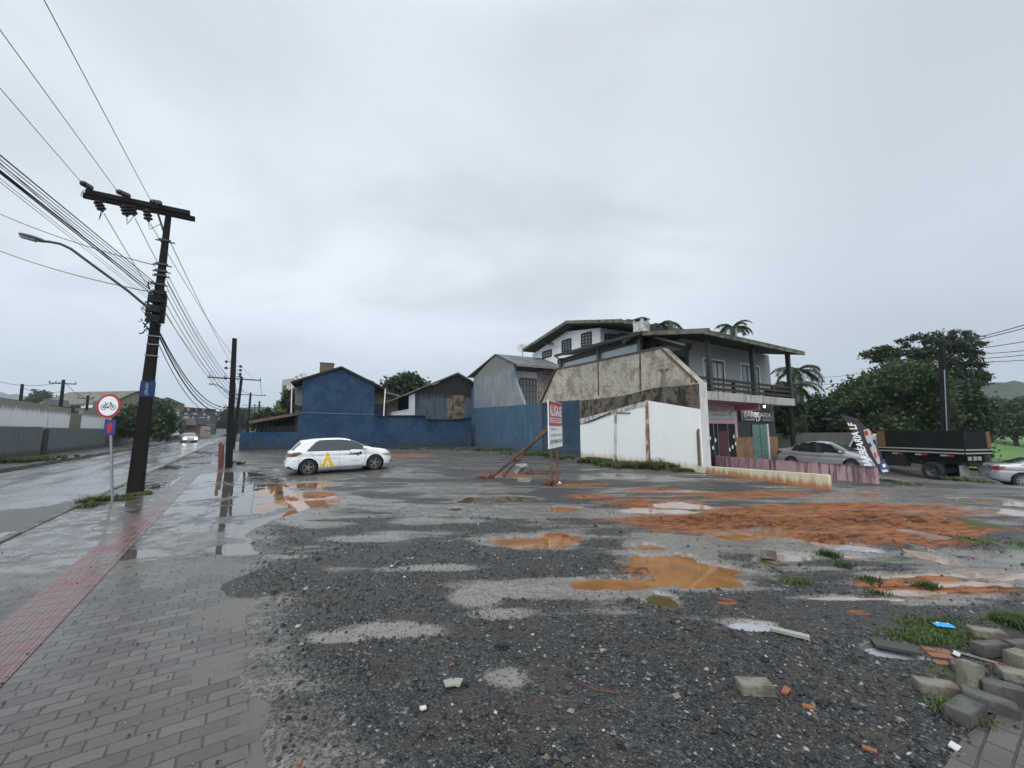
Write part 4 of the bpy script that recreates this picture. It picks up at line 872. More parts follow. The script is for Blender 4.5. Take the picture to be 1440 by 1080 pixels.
traced('mouldy_plinth', m_mould, off(PW2, -.04), [(816, 563), (830, 562), (880, 556), (905, 549), (925, 545), (960, 542), (983, 540), (983, 575), (940, 569), (907, 564.5), (859, 579), (816, 591)], .05, parent=r, z0=None)
0 and traced('mould_band', m_darktrim, off(PW2, -.05), [(818, 561), (850, 558), (902, 551), (935, 547), (935, 552), (900, 559), (850, 566), (828, 567)], .02, parent=r, z0=None)
traced('block_course', m_oldwhite, off(PW2, -.07), [(815.5, 589), (859, 577.5), (907, 564), (912, 566), (908, 571), (862, 583), (830, 594), (815.5, 598)], .1, parent=r, z0=None)
traced('white_panel', m_white, off(PW2, -.06), [(815.8, 597), (859.5, 582), (863, 578), (908, 570.5)], .1, parent=r, z0=-.1)
traced('white_panel', m_white, off(PW2, -.08), [(911.5, 563.5), (950, 570), (983.5, 575.5)], .12, parent=r, z0=-.1)
mb = MB(); mb.beam(PL(824, 594.5, off(PW2, -.09)), PL(859, 580.5, off(PW2, -.09)), .05, .07, nW2); mb.beam(PL(866, 580.5, off(PW2, -.09)), PL(886, 580.5, off(PW2, -.09)), .04, .05, nW2); mb.build('dark_edge_strip', m_darktrim, r)
mb = MB(); mb.beam(PL(865.5, 578, off(PW2, -.10)), PL(865.5, 652, off(PW2, -.10)), .16, .06, nW2); mb.build('post', m_oldwhite, r)
mb = MB(); mb.beam(PL(909.5, 562, off(PW2, -.12)), PL(911, 655, off(PW2, -.12)), .14, .10, nW2); mb.build('post', M('red_brick_edge', (.26, .10, .06), .9, .3, 5, .5, 12, .03, c2=(.5, .45, .4)), r)
# ------------------------------------------------------------------ big white house
K = off(PW1, 5.0); K2 = off(PW1, 4.0); Kd = Vector((K[1][0] - K[0][0], K[1][1] - K[0][1], 0)).normalized()
r = thing('white_house', 'large white house with dark gridded windows and broad dark eaves', 'house', PL(797, 640, K))
a = PL(750, 499, K); pk_ = PL(797, 460, K); b_ = PL(844, 461, K)
traced('wall', m_whitehouse, K, [(749, 498), (797, 466), (844, 461)], 9, parent=r, z0=1)
sw = ((b_.x, b_.y), (b_.x + nW.x * 9, b_.y + nW.y * 9))
for (x0, x1, t0, t1, bb0, bb1, nx, ny) in ((763, 775, 495.5, 492, 503.5, 500, 3, 2), (790.5, 802.5, 480, 476.5, 495, 492, 3, 4), (818, 831, 470.5, 467, 487.5, 485.5, 3, 4)):
    framed_window(r, K, x0, x1, t0, t1, bb0, bb1, nx, ny, m_darktrim, m_glass, .15)
framed_window(r, sw, 851, 869.5, 470, 471.5, 481, 480.5, 3, 2, m_darktrim, m_glass, .12)
framed_window(r, sw, 872, 885, 469.5, 471, 478, 478, 2, 1, m_darktrim, m_glass, .12)
pkk = PL(797, 455.5, K2); le = PL(735.5, 494.5, K2); re_ = PL(876, 454.5, K2)
for nm, A_, B_ in (('roof', le, pkk), ('roof', pkk, re_)):
    mb = MB(); mb.prism([A_, B_, B_ + Vector((0, 0, .22)), A_ + Vector((0, 0, .22))], nW * 12); mb.build(nm, m_soffit, r)
    mb = MB(); mb.prism([p - nW * .08 + Vector((0, 0, dz)) for p, dz in ((A_, .04), (B_, .04), (B_, .3), (A_, .3))], nW * .06); mb.build('fascia', m_rooffc, r)
mb = MB(); mb.beam(re_ + Vector((0, 0, .12)) , re_ + nW * 12 + Vector((0, 0, .12)), .1, .25); mb.build('fascia', m_rooffc, r)
mb = MB(); mb.beam(PL(765, 483, off(K, -.6)), PL(778, 483.5, off(K, -.6)), .12, .15); mb.build('rafter', m_soffit, r)
# ------------------------------------------------------------------ balcony building
fd = Vector((.848, .53, 0)).normalized(); nd = Vector((-fd.y, fd.x, 0))
def H(s_, n_, z): return C + fd * s_ + nd * n_ + Vector((0, 0, z - C.z))
def HP(n_): return ((H(0, n_, 0).x, H(0, n_, 0).y), (H(8, n_, 0).x, H(8, n_, 0).y))
def sOf(px, n_): p = PL(px, 600, HP(n_)); return (p - C).dot(fd)
def zOf(px, py, n_): return PL(px, py, HP(n_)).z
def hbox(mb, s0, s1, n0, n1, z0, z1): mb.prism([H(s0, n0, z0), H(s1, n0, z0), H(s1, n1, z0), H(s0, n1, z0)], (0, 0, z1 - z0)); return mb
r = thing('balcony_building', 'two-storey grey building with a dark timber balcony above the small shops', 'building', H(4, 1.4, 0))
FN = 1.4; FP = HP(FN); SE = sOf(1121, 0)
s_l = sOf(988, FN); s_r = sOf(1089, FN)
zs1, zs0 = zOf(987, 549, 0), zOf(987, 561.5, 0)
hbox(MB(), .12, SE, 0, .35, zs0, zs1).build('balcony_edge', m_slab, r, bevel=.01)
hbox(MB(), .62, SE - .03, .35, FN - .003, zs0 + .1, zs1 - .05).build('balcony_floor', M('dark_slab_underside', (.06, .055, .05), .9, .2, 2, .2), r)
def skew(s0, s1, n0, n1, z0, z1, nm, m):
    mb = MB(); mb.prism([H(s0, n0, z0), H(s1, n0, z0), H(s1, n1, z0), H(s0 + .27 * (n1 - n0), n1, z0)], (0, 0, z1 - z0)); return mb.build(nm, m, r)
skew(sOf(966, FN), s_r, FN, 8, zs1 - .05, 5.9, 'upper_wall', m_greywall)
skew(.72, sOf(1037, FN), FN, 8, -.2, zs1 - .06, 'shop_wall', m_pink)
hbox(MB(), sOf(1037, FN), s_r + .1, FN, 9, -.2, zs1 - .06).build('shop_wall', m_darkshop, r)
for x0, x1 in ((988.2, 1003), (1031.5, 1056.5), (1079.5, 1091.5)):
    s0_, s1_ = sOf(x0, FN), sOf(x1, FN); hbox(MB(), s0_, s1_, FN - .03, FN - .002, .0, zOf(1045, 614.5, FN)).build('wall_tiles', m_tile, r)
# upper doors/windows with curtains
for x0, x1, yt0, yt1 in ((992.5, 1023.5, 503, 507), (1045.5, 1073, 511, 515)):
    s0_, s1_ = sOf(x0, FN), sOf(x1, FN); zt = zOf(x0, yt0, FN); zb = zs1 - .04
    mb = MB(); hbox(mb, s0_, s0_ + .09, FN - .05, FN + .02, zb, zt); hbox(mb, s1_ - .09, s1_, FN - .05, FN + .02, zb, zt); hbox(mb, s0_ + .09, s1_ - .09, FN - .05, FN + .02, zt - .09, zt); w_ = mb.build('window', m_frame, r)
    mb = MB()
    for k in (0, 1, 2, 3): x = s0_ + .09 + (s1_ - s0_ - .24) * k / 3; hbox(mb, x, x + .06, FN - .035, FN - .004, zb, zt - .09)
    hbox(mb, s0_ + .09, s1_ - .09, FN - .036, FN - .006, zt - .16, zt - .09); mb.build('frame', m_darktrim, w_)
    hbox(MB(), s0_ + .09, s1_ - .09, FN - .014, FN - .003, zb, zt - .1).build('pane', m_glass, w_)
    mb = MB()
    for k in ((0, 1) if x0 < 1000 else (1,)): x = s0_ + .15 + k * (s1_ - s0_) * .45; hbox(mb, x, x + (s1_ - s0_) * .28, FN - .02, FN - .015, zb, zt - .2)
    mb.build('curtain', m_curtain, w_)
# roof
e0, e1 = PL(997, 470.5, HP(-.4)), PL(1139, 501, HP(-.4)); ze = (e0.z + e1.z) / 2; S0, S1 = sOf(997, -.4) - .05, sOf(1138.5, -.4); zr = ze + .85; NR = 3.4
NB_ = 4.4; k1 = .10 * (NR + .4); k2 = k1 + .27 * (NB_ - NR); dzr = e1.z - e0.z
def rp(side, n_, up_): return H((S0 + (0 if n_ < 0 else k1 if n_ <= NR else k2)) if side == 0 else S1, n_, e0.z + (dzr if side else 0) + up_)
def roofslab(mb, d0, d1, nf=-.4):
    for na, nb, ua, ub in ((nf, NR, 0, .75), (NR, NB_, .75, .55)):
        q = [rp(0, na, ua + d0), rp(1, na, ua + d0), rp(1, nb, ub + d0), rp(0, nb, ub + d0)]; mb.prism(q, (0, 0, d1 - d0))
    return mb
roofslab(MB(), 0, .12).build('roof', m_soffit, r); roofslab(MB(), .125, .17, -.47).build('roof_tiles', m_rooffc, r)
mb = MB(); v_ = H(S1, -.4, e1.z) - H(S0, -.4, e0.z)
mb.prism([H(S0, -.46, e0.z - .03), H(S0, -.41, e0.z - .03), H(S0, -.41, e0.z + .12), H(S0, -.46, e0.z + .12)], v_)
for na, nb, ua, ub in ((-.46, NR, 0, .75), (NR, NB_, .75, .55)):
    mb.prism([rp(0, na, ua - .02) - fd * .05, rp(0, nb, ub - .02) - fd * .05, rp(0, nb, ub + .17) - fd * .05, rp(0, na, ua + .17) - fd * .05], fd * .045)
    mb.prism([rp(1, na, ua - .02) + fd * .005, rp(1, nb, ub - .02) + fd * .005, rp(1, nb, ub + .17) + fd * .005, rp(1, na, ua + .17) + fd * .005], fd * .045)
mb.build('roof_edge', m_rooffc, r)
for px in (1002, 1064.5, 1115.5):
    s_ = sOf(px, .15); f_ = (s_ - S0) / (S1 - S0); zt = e0.z + (e1.z - e0.z) * f_ + .1
    hbox(MB(), s_ - .1, s_ + .1, .06, .24, zs1, zt).build('post', m_darkgreen, r, bevel=.01)
mb = MB()
for zc in (.56, .36, .14): hbox(mb, .0, SE - .05, .10, .14, zs1 + zc - .06, zs1 + zc + .06)
mb.build('railing', m_wood, r)
mb = MB()
for px in (984.5, 1037, 1092, 1119): s_ = max(sOf(px, .15), .06); hbox(mb, s_ - .06, s_ + .06, .14, .26, zs1, zs1 + .64)
mb.build('railing_post', m_wood, r)
hbox(MB(), SE - .12, SE - .06, .14, FN, zs1 + .05, zs1 + .6).build('railing', m_wood, r)
# pink canopy beam, shop fittings
sp5 = sOf(1037, FN)
hbox(MB(), .75, sp5, .42, FN - .02, zs0 + .0, zs0 + .09).build('canopy', m_pinkdark, r)
hbox(MB(), sp5 - .12, sp5 + .06, .27, FN - .02, zs0 - .28, zs0 + .085).build('canopy_beam', m_pinkdark, r)
x0, x1 = 991.5, 1031.5; s0_, s1_ = sOf(x0, FN), sOf(x1, FN); zt = zOf(1000, 595.5, FN)
dr = hbox(MB(), s0_, s1_, FN - .06, FN - .01, .05, zt).build('shop_door', m_dark, r)
mb = MB()
for k in (0, .22, .36, .72, 1): x = s0_ + (s1_ - s0_ - .05) * k; hbox(mb, x, x + .045, FN - .09, FN - .061, .05, zt)
mb.build('door_frame', m_metal, dr)
hbox(MB(), s0_ + (s1_ - s0_) * .40, s0_ + (s1_ - s0_) * .70, FN - .075, FN - .061, .05, zt - .35).build('maroon_panel', flat('maroon', (.09, .018, .03), .4), dr)
mb = MB()
for a, b in ((.08, .65), (.16, .42), (.26, .6), (.30, .18), (.92, .68), (.85, .42), (.74, .36), (.97, .5), (.78, .12)):
    c_ = H(s0_ + (s1_ - s0_) * a, FN - .096, .05 + (zt - .05) * b); ring = [c_ + fd * .075 * math.cos(k * math.pi / 6) + Vector((0, 0, .10 * math.sin(k * math.pi / 6))) for k in range(12)]; mb.prism(ring, nd * .004)
mb.build('round_sticker', m_signwhite, dr)
x0, x1 = 1056.5, 1079.5; s0_, s1_ = sOf(x0, FN), sOf(x1, FN); zt = zOf(1060, 597, FN)
d2 = hbox(MB(), s0_, s1_ - .22, FN - .05, FN - .008, .05, zt).build('shop_door', m_greenglass, r)
hbox(MB(), s1_ - .2, s1_ - .08, FN - .08, FN - .008, .05, zt + .04).build('door_frame', m_frame, d2)
hbox(MB(), (s0_ + s1_) / 2 - .12, (s0_ + s1_) / 2 - .08, FN - .056, FN - .051, .05, zt).build('door_joint', m_darktrim, d2)
# signs
q = HP(FN - .05); O = PL(987.5, 589, q); ex = fd * ((PL(1033.5, 589, q) - O).dot(fd)); ez = Vector((0, 0, PL(988, 571, q).z - O.z)); lf = -nd * .012
sg = thing('shop_sign', 'pale grey pet shop board with dim writing above the dark glazed door', 'sign', O, 0, 'shop signs')
mb = MB(); mb.prism([O, O + ex, O + ex + ez, O + ez], nd * .03); mb.build('board', m_signgrey, sg)
mb = MB(); text_on(mb, 'VIBA  PET', O, ex, ez, .2, .75, .62, .88, lf); mb.build('lettering', flat('dull_rose_ink', (.34, .24, .25), .6), sg)
mb = MB(); text_on(mb, '98835-4551', O, ex, ez, .32, .68, .28, .44, lf); mb.build('phone_number', m_grey_ink, sg)
mb = MB()
for a, b, rr_ in ((.10, .22, .05), (.07, .38, .04), (.85, .2, .03), (.87, .4, .04), (.9, .7, .05), (.83, .5, .03), (.9, .1, .03)):
    c_ = O + ex * a + ez * b + lf; mb.add([c_ + fd * rr_ * math.cos(k * math.pi / 4) * random.uniform(.6, 1.3) + Vector((0, 0, rr_ * 1.6 * math.sin(k * math.pi / 4))) for k in range(8)], [tuple(range(8))])
mb.build('flower_motif', flat('olive_motif', (.13, .13, .05), .6), sg)
O = PL(1042, 592.5, q); ex = fd * ((PL(1088, 592.5, q) - O).dot(fd)); ez = Vector((0, 0, PL(1042, 576.5, q).z - O.z))
sg = thing('shop_sign', 'black barber shop board with white serif lettering beside a lit ceiling lamp', 'sign', O, 0, 'shop signs')
mb = MB(); mb.prism([O, O + ex, O + ex + ez, O + ez], nd * .03); mb.build('board', m_black, sg)
mb = MB(); text_on(mb, 'BARBEARIA', O, ex, ez, .09, .93, .42, .86, lf, .02); text_on(mb, 'LF', O, ex, ez, .44, .58, .06, .38, lf, .02); mb.build('lettering', flat('sign_letter_white', (.62, .62, .62), .5), sg)
mb = MB()
for a, b in ((.09, .41), (.62, .93)): rect_on(mb, O, ex, ez, a, b, .32, .35, lf); rect_on(mb, O, ex, ez, a + .01, b - .02, .12, .22, lf)
for a in (.025, .96): rect_on(mb, O, ex, ez, a, a + .018, .12, .95, lf); rect_on(mb, O, ex, ez, a - .01, a + .03, .9, .95, lf); rect_on(mb, O, ex, ez, a - .01, a + .03, .1, .15, lf)
mb.build('ornament_lines', flat('ornament_white', (.38, .38, .38), .5), sg)
lc = PL(1075, 572, HP(.9)); lt = thing('ceiling_lamp', 'lit round bulb glowing under the balcony above the barber shop', 'lamp', lc)
mb = MB(); mb.lathe([(0, -.05), (.04, -.035), (.05, 0), (.04, .04), (.03, .06)], lc, seg=16); mb.build('bulb', flat('lit_bulb', (1, 1, 1), .5, emit=(1, .96, .85), es=14), lt, smooth='all')
mb = MB(); mb.lathe([(.03, .06), (.04, .1), (.04, zs0 + .1 - lc.z)], lc, seg=12); mb.build('lamp_holder', m_darkmetal, lt)
L = bpy.data.lights.new('bulb_light', 'POINT'); L.energy = 12; L.color = (1, .93, .8); L.shadow_soft_size = .08; lo = bpy.data.objects.new('bulb_light', L); col.objects.link(lo); lo.location = lc - Vector((0, 0, .16))
# white pillar and brick stub at the corner
wd = (C - W1p); wd.z = 0; wd.normalize(); mb = MB(); Cn = PL(983, 537, PW2); Cn.z = 0; mb.prism([Cn + nW2 * -.03 + wd * .01, Cn + nW2 * .325 + wd * .01, Cn + nW2 * .325 + wd * .05, Cn + nW2 * -.03 + wd * .05], (0, 0, 3.60)); tag(mb.build('corner_pillar', M('stained_pillar_white', (.56, .55, .53), .8, .15, 2, .2, 16, .02, streak=((.3, .28, .25), .6)), origin=C), 'tall thin white pillar at the balcony corner', 'pillar')
mb = MB(); mb.prism([PL(x, y, HP(-.2)) for x, y in ((981, 606), (983, 603), (985, 606), (988, 655), (983.5, 655))], nd * .06); tag(mb.build('brick_stub', m_brick, origin=C + fd * .1), 'narrow red-brown brick stub against the white pillar', 'brick stub')
# glass front of terrace
tp = off(PW2, .1)
r = thing('terrace', 'glazed roof terrace with dark timber frame on top of the rough wall', 'terrace', PL(850, 600, tp))
ep = off(PW2, -.35)
A, B_ = PL(780.5, 500.5, ep), PL(901, 468.5, ep)
inn = nW2 * 4.2
mb = MB(); mb.prism([A, B_, B_ + inn + Vector((0, 0, .5)), A + inn + Vector((0, 0, .5))], (0, 0, .1)); mb.build('roof', m_darktrim, r)
mb = MB(); mb.beam(A, B_, .14, .16); mb.tube([A + Vector((0, 0, -.02)), PL(785, 504, ep), PL(787, 506, off(PW2, 0)), PL(787, 517, off(PW2, 0))], .05, 6); mb.build('gutter', m_black, r)
mb = MB(); mb.beam(PL(785, 509, tp), PL(899, 477, tp), .14, .32); mb.build('wall_plate', m_wood, r)
for x, yt, yb in ((788.5, 504, 518), (841.5, 490, 508), (899.5, 472, 496.5)):
    mb = MB(); mb.beam(PL(x, yt, off(tp, -.06)), PL(x + .3, yb, off(tp, -.06)), .24, .16, nW2); mb.build('post', M('brown_post', (.085, .07, .06), .6, .2, 3, .1), r)
for q4 in (((790, 508.5), (840, 494.5), (840, 509), (790, 518)), ((843, 494), (898, 479), (898, 496), (843, 508.5))):
    mb = MB(); mb.prism([PL(x, y, off(tp, .03)) for x, y in q4], nW2 * .02); mb.build('pane', m_glasspale, r)
# front return of the terrace
Pa = PL(901, 469, off(PW2, .55)); Pb = H(sOf(970, 1.0), 1.0, zOf(970, 486, 1.0)); tf = ((Pa.x, Pa.y), (Pb.x, Pb.y))
mb = MB(); mb.beam(Pa, Pb, .12, .10); mb.build('front_trim', M('pale_trim', (.33, .32, .30), .6, .1, 3, 0), r)
mb = MB(); mb.beam(PL(902, 474, off(tf, .1)), PL(970, 488, off(tf, .1)), .16, .3); mb.beam(PL(924, 478, off(tf, .1)), PL(924, 500, off(tf, .1)), .12, .12); mb.beam(PL(903, 494, off(tf, .1)), PL(966, 503, off(tf, .1)), .1, .1); mb.beam(PL(965.5, 488, off(tf, .1)), PL(966, 530, off(tf, .1)), .12, .12); mb.build('front_frame', m_soffit, r)
mb = MB(); mb.prism([PL(x, y, off(tf, .18)) for x, y in ((903, 473), (966, 486), (966, 545), (903, 545))], nrm(tf) * .02); mb.build('pane', flat('blue_grey_glass', (.06, .085, .10), .05), r)
# chimney
c_ = at(902, 462, 20.6); r = thing('chimney', 'square pale stone chimney with notched top on the balcony building roof', 'chimney', at(902, 470, 20.6))
mb = MB(); mb.box(c_ - Vector((0, 0, .3)), (.60, .60, 1.25), rz=.55)
for i, j in ((-1, -1), (1, -1), (-1, 1), (1, 1)): mb.box(c_ + Matrix.Rotation(.55, 3, 'Z') @ Vector((i * .22, j * .22, .39)), (.15, .15, .14), rz=.55)
mb.build('stack', m_oldwhite, r, bevel=.01)
mb = MB(); mb.box(c_ + Vector((0, 0, .49)), (.64, .64, .05), rz=.55); mb.build('cap', M('mossy_cap', (.07, .08, .04), .9, .3, 4, .3), r)
# corrugated dark roof right of the chimney
mb = MB(); A, B_ = at(911, 458, 24), at(960, 466.5, 26); mb.prism([A, B_, B_ - Vector((0, 0, .5)), A - Vector((0, 0, .9))], (0, 2, 0)); tag(mb.build('rear_roof', m_darktrim, origin=A), 'dark corrugated rear roof between chimney and palm fronds', 'roof')
# ------------------------------------------------------------------ low walls in front of the shops
def gw(name, m, a, b_, zt0, zt1, th, lab, cat, bev=.02):
    a = Vector(a); b_ = Vector(b_); d_ = (b_ - a).normalized(); n_ = Vector((-d_.y, d_.x, 0))
    mb = MB(); N = 10
    P = [a.lerp(b_, k / N) + Vector((0, 0, zt0 + (zt1 - zt0) * k / N)) for k in range(N + 1)]
    mb.prism([a - Vector((0, 0, .3))] + P + [b_ - Vector((0, 0, .3))], n_ * -th if n_.dot(a) < 0 else n_ * th); return tag(mb.build(name, m, origin=a, bevel=bev), lab, cat)
ya = G(985, 665); yb = G(1165, 690.5); 
gw('low_wall', m_yellowwall, (ya.x, ya.y, 0), (yb.x, yb.y, 0), PL(986, 655, plane(ya, yb)).z, PL(1165, 668, plane(ya, yb)).z, .16, 'low cream wall with orange mud stains bordering the lot', 'wall')
pa = H(sOf(1003, FN - .1), FN - .1, 0); pe = G(1233, 683.5, -.02); pq = plane(pa, pe)
gw('low_wall', m_pinkwall, (pa.x, pa.y, 0), (pe.x, pe.y, 0), PL(1003, 641, pq).z, PL(1232, 656.5, pq).z, .14, 'pink wall streaked with dark mould in front of the silver sedan', 'wall')
# rear concrete wall behind the sedan
A, B_ = at(1088, 609, 26), at(1262, 607.5, 33)
mb = MB(); mb.prism([Vector((A.x, A.y, -1)), Vector((B_.x, B_.y, -1.2)), B_, A], (0, .2, 0)); rw = tag(mb.build('boundary_wall', M('dark_green_grey_wall', (.085, .085, .07), .85, .25, 1, .3, 12, .03, streak=(GRIME, .5)), origin=A), 'dark weathered wall behind the silver sedan and flag', 'wall')
mb = MB(); mb.beam(A + Vector((0, 0, .06)), B_ + Vector((0, 0, .06)), .3, .1); mb.build('coping', m_conc, rw)
# ------------------------------------------------------------------ rental board and its props
b1_ = G(777, 683); 
TL, TR, BL = at(771, 562.5, b1_.y - .02), None, None
TL = at(771.2, 562.5, 11.8); TR = at(789.8, 568, 13.7); BL = at(772.3, 631.5, 11.8); BR = at(792, 626.8, 13.7)
ex = TR - TL; ez = TL - BL; nn = ex.cross(ez).normalized(); nn = nn if nn.y < 0 or nn.x > 0 else -nn
if (Vector((0, 0, 1.65)) - TL).dot(nn) < 0: nn = -nn
r = thing('rental_board', 'red and white for-rent board on two rusty posts in the gravel lot', 'sign', G(781, 682))
mb = MB(); mb.prism([BL, BL + ex, TL + ex, TL], -nn * .03); bo = mb.build('board', m_signwhite, r)
mb = MB(); rect_on(mb, BL, ex, ez, 0.02, .99, .47, .99, nn * .004); mb.build('red_field', m_red, bo)
mb = MB(); text_on(mb, 'ALUGA-SE', BL, ex, ez, .05, .95, .68, .92, nn * .008, .03); rect_on(mb, BL, ex, ez, .04, .97, .63, .645, nn * .008); text_on(mb, 'TERRENO DE ESQUINA', BL, ex, ez, .05, .95, .52, .61, nn * .008, .02); mb.build('white_lettering', m_signwhite, bo)
mb = MB(); text_on(mb, '1350,00 m²', BL, ex, ez, .06, .6, .37, .43, nn * .008, .01); text_on(mb, 'SC PRÓXIMO AO CENTRO', BL, ex, ez, .06, .95, .25, .31, nn * .008, .01); text_on(mb, '(47) 98803-7234', BL, ex, ez, .08, .96, .07, .18, nn * .008, .03); mb.build('grey_lettering', m_grey_ink, bo)
for x, yb_, f in ((777, 683.5, .28), (785.6, 680, .72)):
    top_ = TL.lerp(TR, f) - nn * .06; g_ = Vector((top_.x, top_.y, 0)); mb = MB(); mb.beam(g_ - Vector((0, 0, .2)), top_, .07, .07, ex); mb.build('post', m_rustwood, r)
for (x0, y0), f, hz in (((689, 673), .15, .10), ((706, 671), .75, .05)):
    g_ = G(x0, y0); e_ = TL.lerp(BL, hz * 6).lerp(TR.lerp(BR, hz * 6), f) - nn * .08; mb = MB(); mb.beam(g_, e_, .08, .07); mb.build('brace', m_rustwood, r)
mb = MB(); a_ = G(689, 673).lerp(TL, .35); mb.beam(at(719, 648, 13.2), at(732, 648, 13.5), .05, .07); mb.build('brace_tie', m_rustwood, r)
def twigs(name, px, py, n, spread, m, lab, cat, L=.5, h=.25, r_=.018):
    c = G(px, py); mb = MB()
    for k in range(n):
        a = c + Vector((random.uniform(-spread, spread), random.uniform(-.3, .3) * spread, random.uniform(0, h * .5))); d_ = Vector((random.uniform(-1, 1), random.uniform(-.5, .5), random.uniform(-.2, .5))).normalized() * random.uniform(.4, 1) * L
        mb.tube([a, a + d_ * .5 + Vector((0, 0, .04)), a + d_], [r_, r_ * .8, r_ * .4], 5)
    return tag(mb.build(name, m, origin=c), lab, cat)
m_rust = M('rust_red_scrap', (.16, .045, .025), .8, .4, 6, .4, 20, c2=(.08, .03, .02))
twigs('brush_pile', 762, 669, 40, .6, m_rust, 'reddish brown heap of sticks left of the rental board posts', 'brush pile', .45, .15, .012)
twigs('root_tangle', 683, 675, 26, .22, m_rust, 'dark red tangle at the foot of the slanted props', 'debris', .25, .22, .02)
twigs('root_tangle', 775, 684, 14, .12, m_rust, 'small dark debris clump at the rental board post foot', 'debris', .25, .25, .03)
def chunk(name, px, py, size, m, lab, cat, rz=0, tilt=0, seed=0, jit=.12, grp=None, z=0):
    c = G(px, py); rr = random.Random(seed); mb = MB(); sx, sy, sz = size
    Mx = Matrix.Rotation(rz, 3, 'Z') @ Matrix.Rotation(tilt, 3, 'X')
    mb.box(Vector((0, 0, 0)), size, M=Mx)
    zmin = min(v.z for v in mb.v); mb.v = [v + Vector((rr.uniform(-1, 1) * sx, rr.uniform(-1, 1) * sy, rr.uniform(-1, 1) * sz)) * jit * .5 + Vector((c.x, c.y, -zmin + z)) for v in mb.v]
    return tag(mb.build(name, m, origin=c, bevel=min(size) * .07), lab, cat, grp)
chunk('stone_chunk', 735, 667, (.45, .3, .28), m_conc, 'grey wedge-shaped lump on orange mud left of the rental board', 'stone', .4, .4, 3, .6)
chunk('stone_chunk', 737, 679, (.4, .25, .14), m_conc, 'flat grey block half buried left of the board posts', 'stone', .1, 0, 4, .3)
chunk('litter', 786, 681.5, (.12, .1, .07), m_signwhite, 'small white scrap at the right board post', 'litter', .2, .1, 5, .4)
# ------------------------------------------------------------------ cars
def inpoly(x, y, P):
    c = False; n = len(P); j = n - 1
    for i in range(n):
        xi, yi = P[i]; xj, yj = P[j]
        if (yi > y) != (yj > y) and x < (xj - xi) * (y - yi) / (yj - yi) + xi: c = not c
        j = i
    return c
class CarSurf:
    def __init__(s, S):
        s.S = S; s.L = S['L']; s.W = S['W']; s.top = S['top']; s.belt = S['belt']; s.sill = S['sill']
    def f(s, arr, x): return float(np.interp(x, [p[0] for p in arr], [p[1] for p in arr]))
    def hw(s, x):
        L2 = s.L / 2; q = abs(x) / L2; e = .80 if x > 0 else .86
        t = max(0, (q - e) / (1 - e)); return s.W / 2 * (1 - (.30 if x > 0 else .17) * t ** 2.2) * (1 - .025 * q * q)
    def section(s, x):
        zt = s.f(s.top, x); zs = s.f(s.sill, x); zb = min(s.f(s.belt, x), zt - .04); w = s.hw(x); h = zb - zs
        lower = [(w - .07, zs), (w - .015, zs + .10 * h), (w, zs + .35 * h), (w - .004, zs + .62 * h), (w - .022, zs + .72 * h), (w - .012, zs + .86 * h), (w - .03, zb)]
        g = zt - zb; k = min(g / .45, 1)
        wr = w - .03 - .36 * g
        upper = [(wr + .36 * g * .1, zb + .86 * g * (.6 + .4 * k)) if k > .5 else (w - .05 - .06 * k, zb + .55 * g), (max(wr - .10, .3), zt - .035 * k - .004), (max(wr - .30, .18), zt - .008), (.12, zt + .0), (0, zt)]
        P = lower + upper; 
        # resample each control span evenly (fixed count so that stations line up)
        cnt = [3, 5, 4, 3, 3, 3, 12, 4, 3, 3, 2]; out = []
        def cr(p0, p1, p2, p3, t): return tuple(.5 * ((2 * p1[k]) + (-p0[k] + p2[k]) * t + (2 * p0[k] - 5 * p1[k] + 4 * p2[k] - p3[k]) * t * t + (-p0[k] + 3 * p1[k] - 3 * p2[k] + p3[k]) * t ** 3) for k in (0, 1))
        for i in range(len(P) - 1):
            for j in range(cnt[i]):
                t = j / cnt[i]; a = P[i]; b = P[i + 1]
                if i >= 7: p = cr(P[i - 1], a, b, P[min(i + 2, len(P) - 1)], t)
                else: p = (a[0] + (b[0] - a[0]) * t, a[1] + (b[1] - a[1]) * t)
                out.append(p)
        out.append(P[-1]); return out
    def y_at(s, x, z):
        P = s.section(x)
        for a, b in zip(P, P[1:]):
            if (a[1] <= z <= b[1]) or (b[1] <= z <= a[1]):
                if abs(b[1] - a[1]) < 1e-6: return a[0]
                return a[0] + (b[0] - a[0]) * (z - a[1]) / (b[1] - a[1])
        return P[0][0]
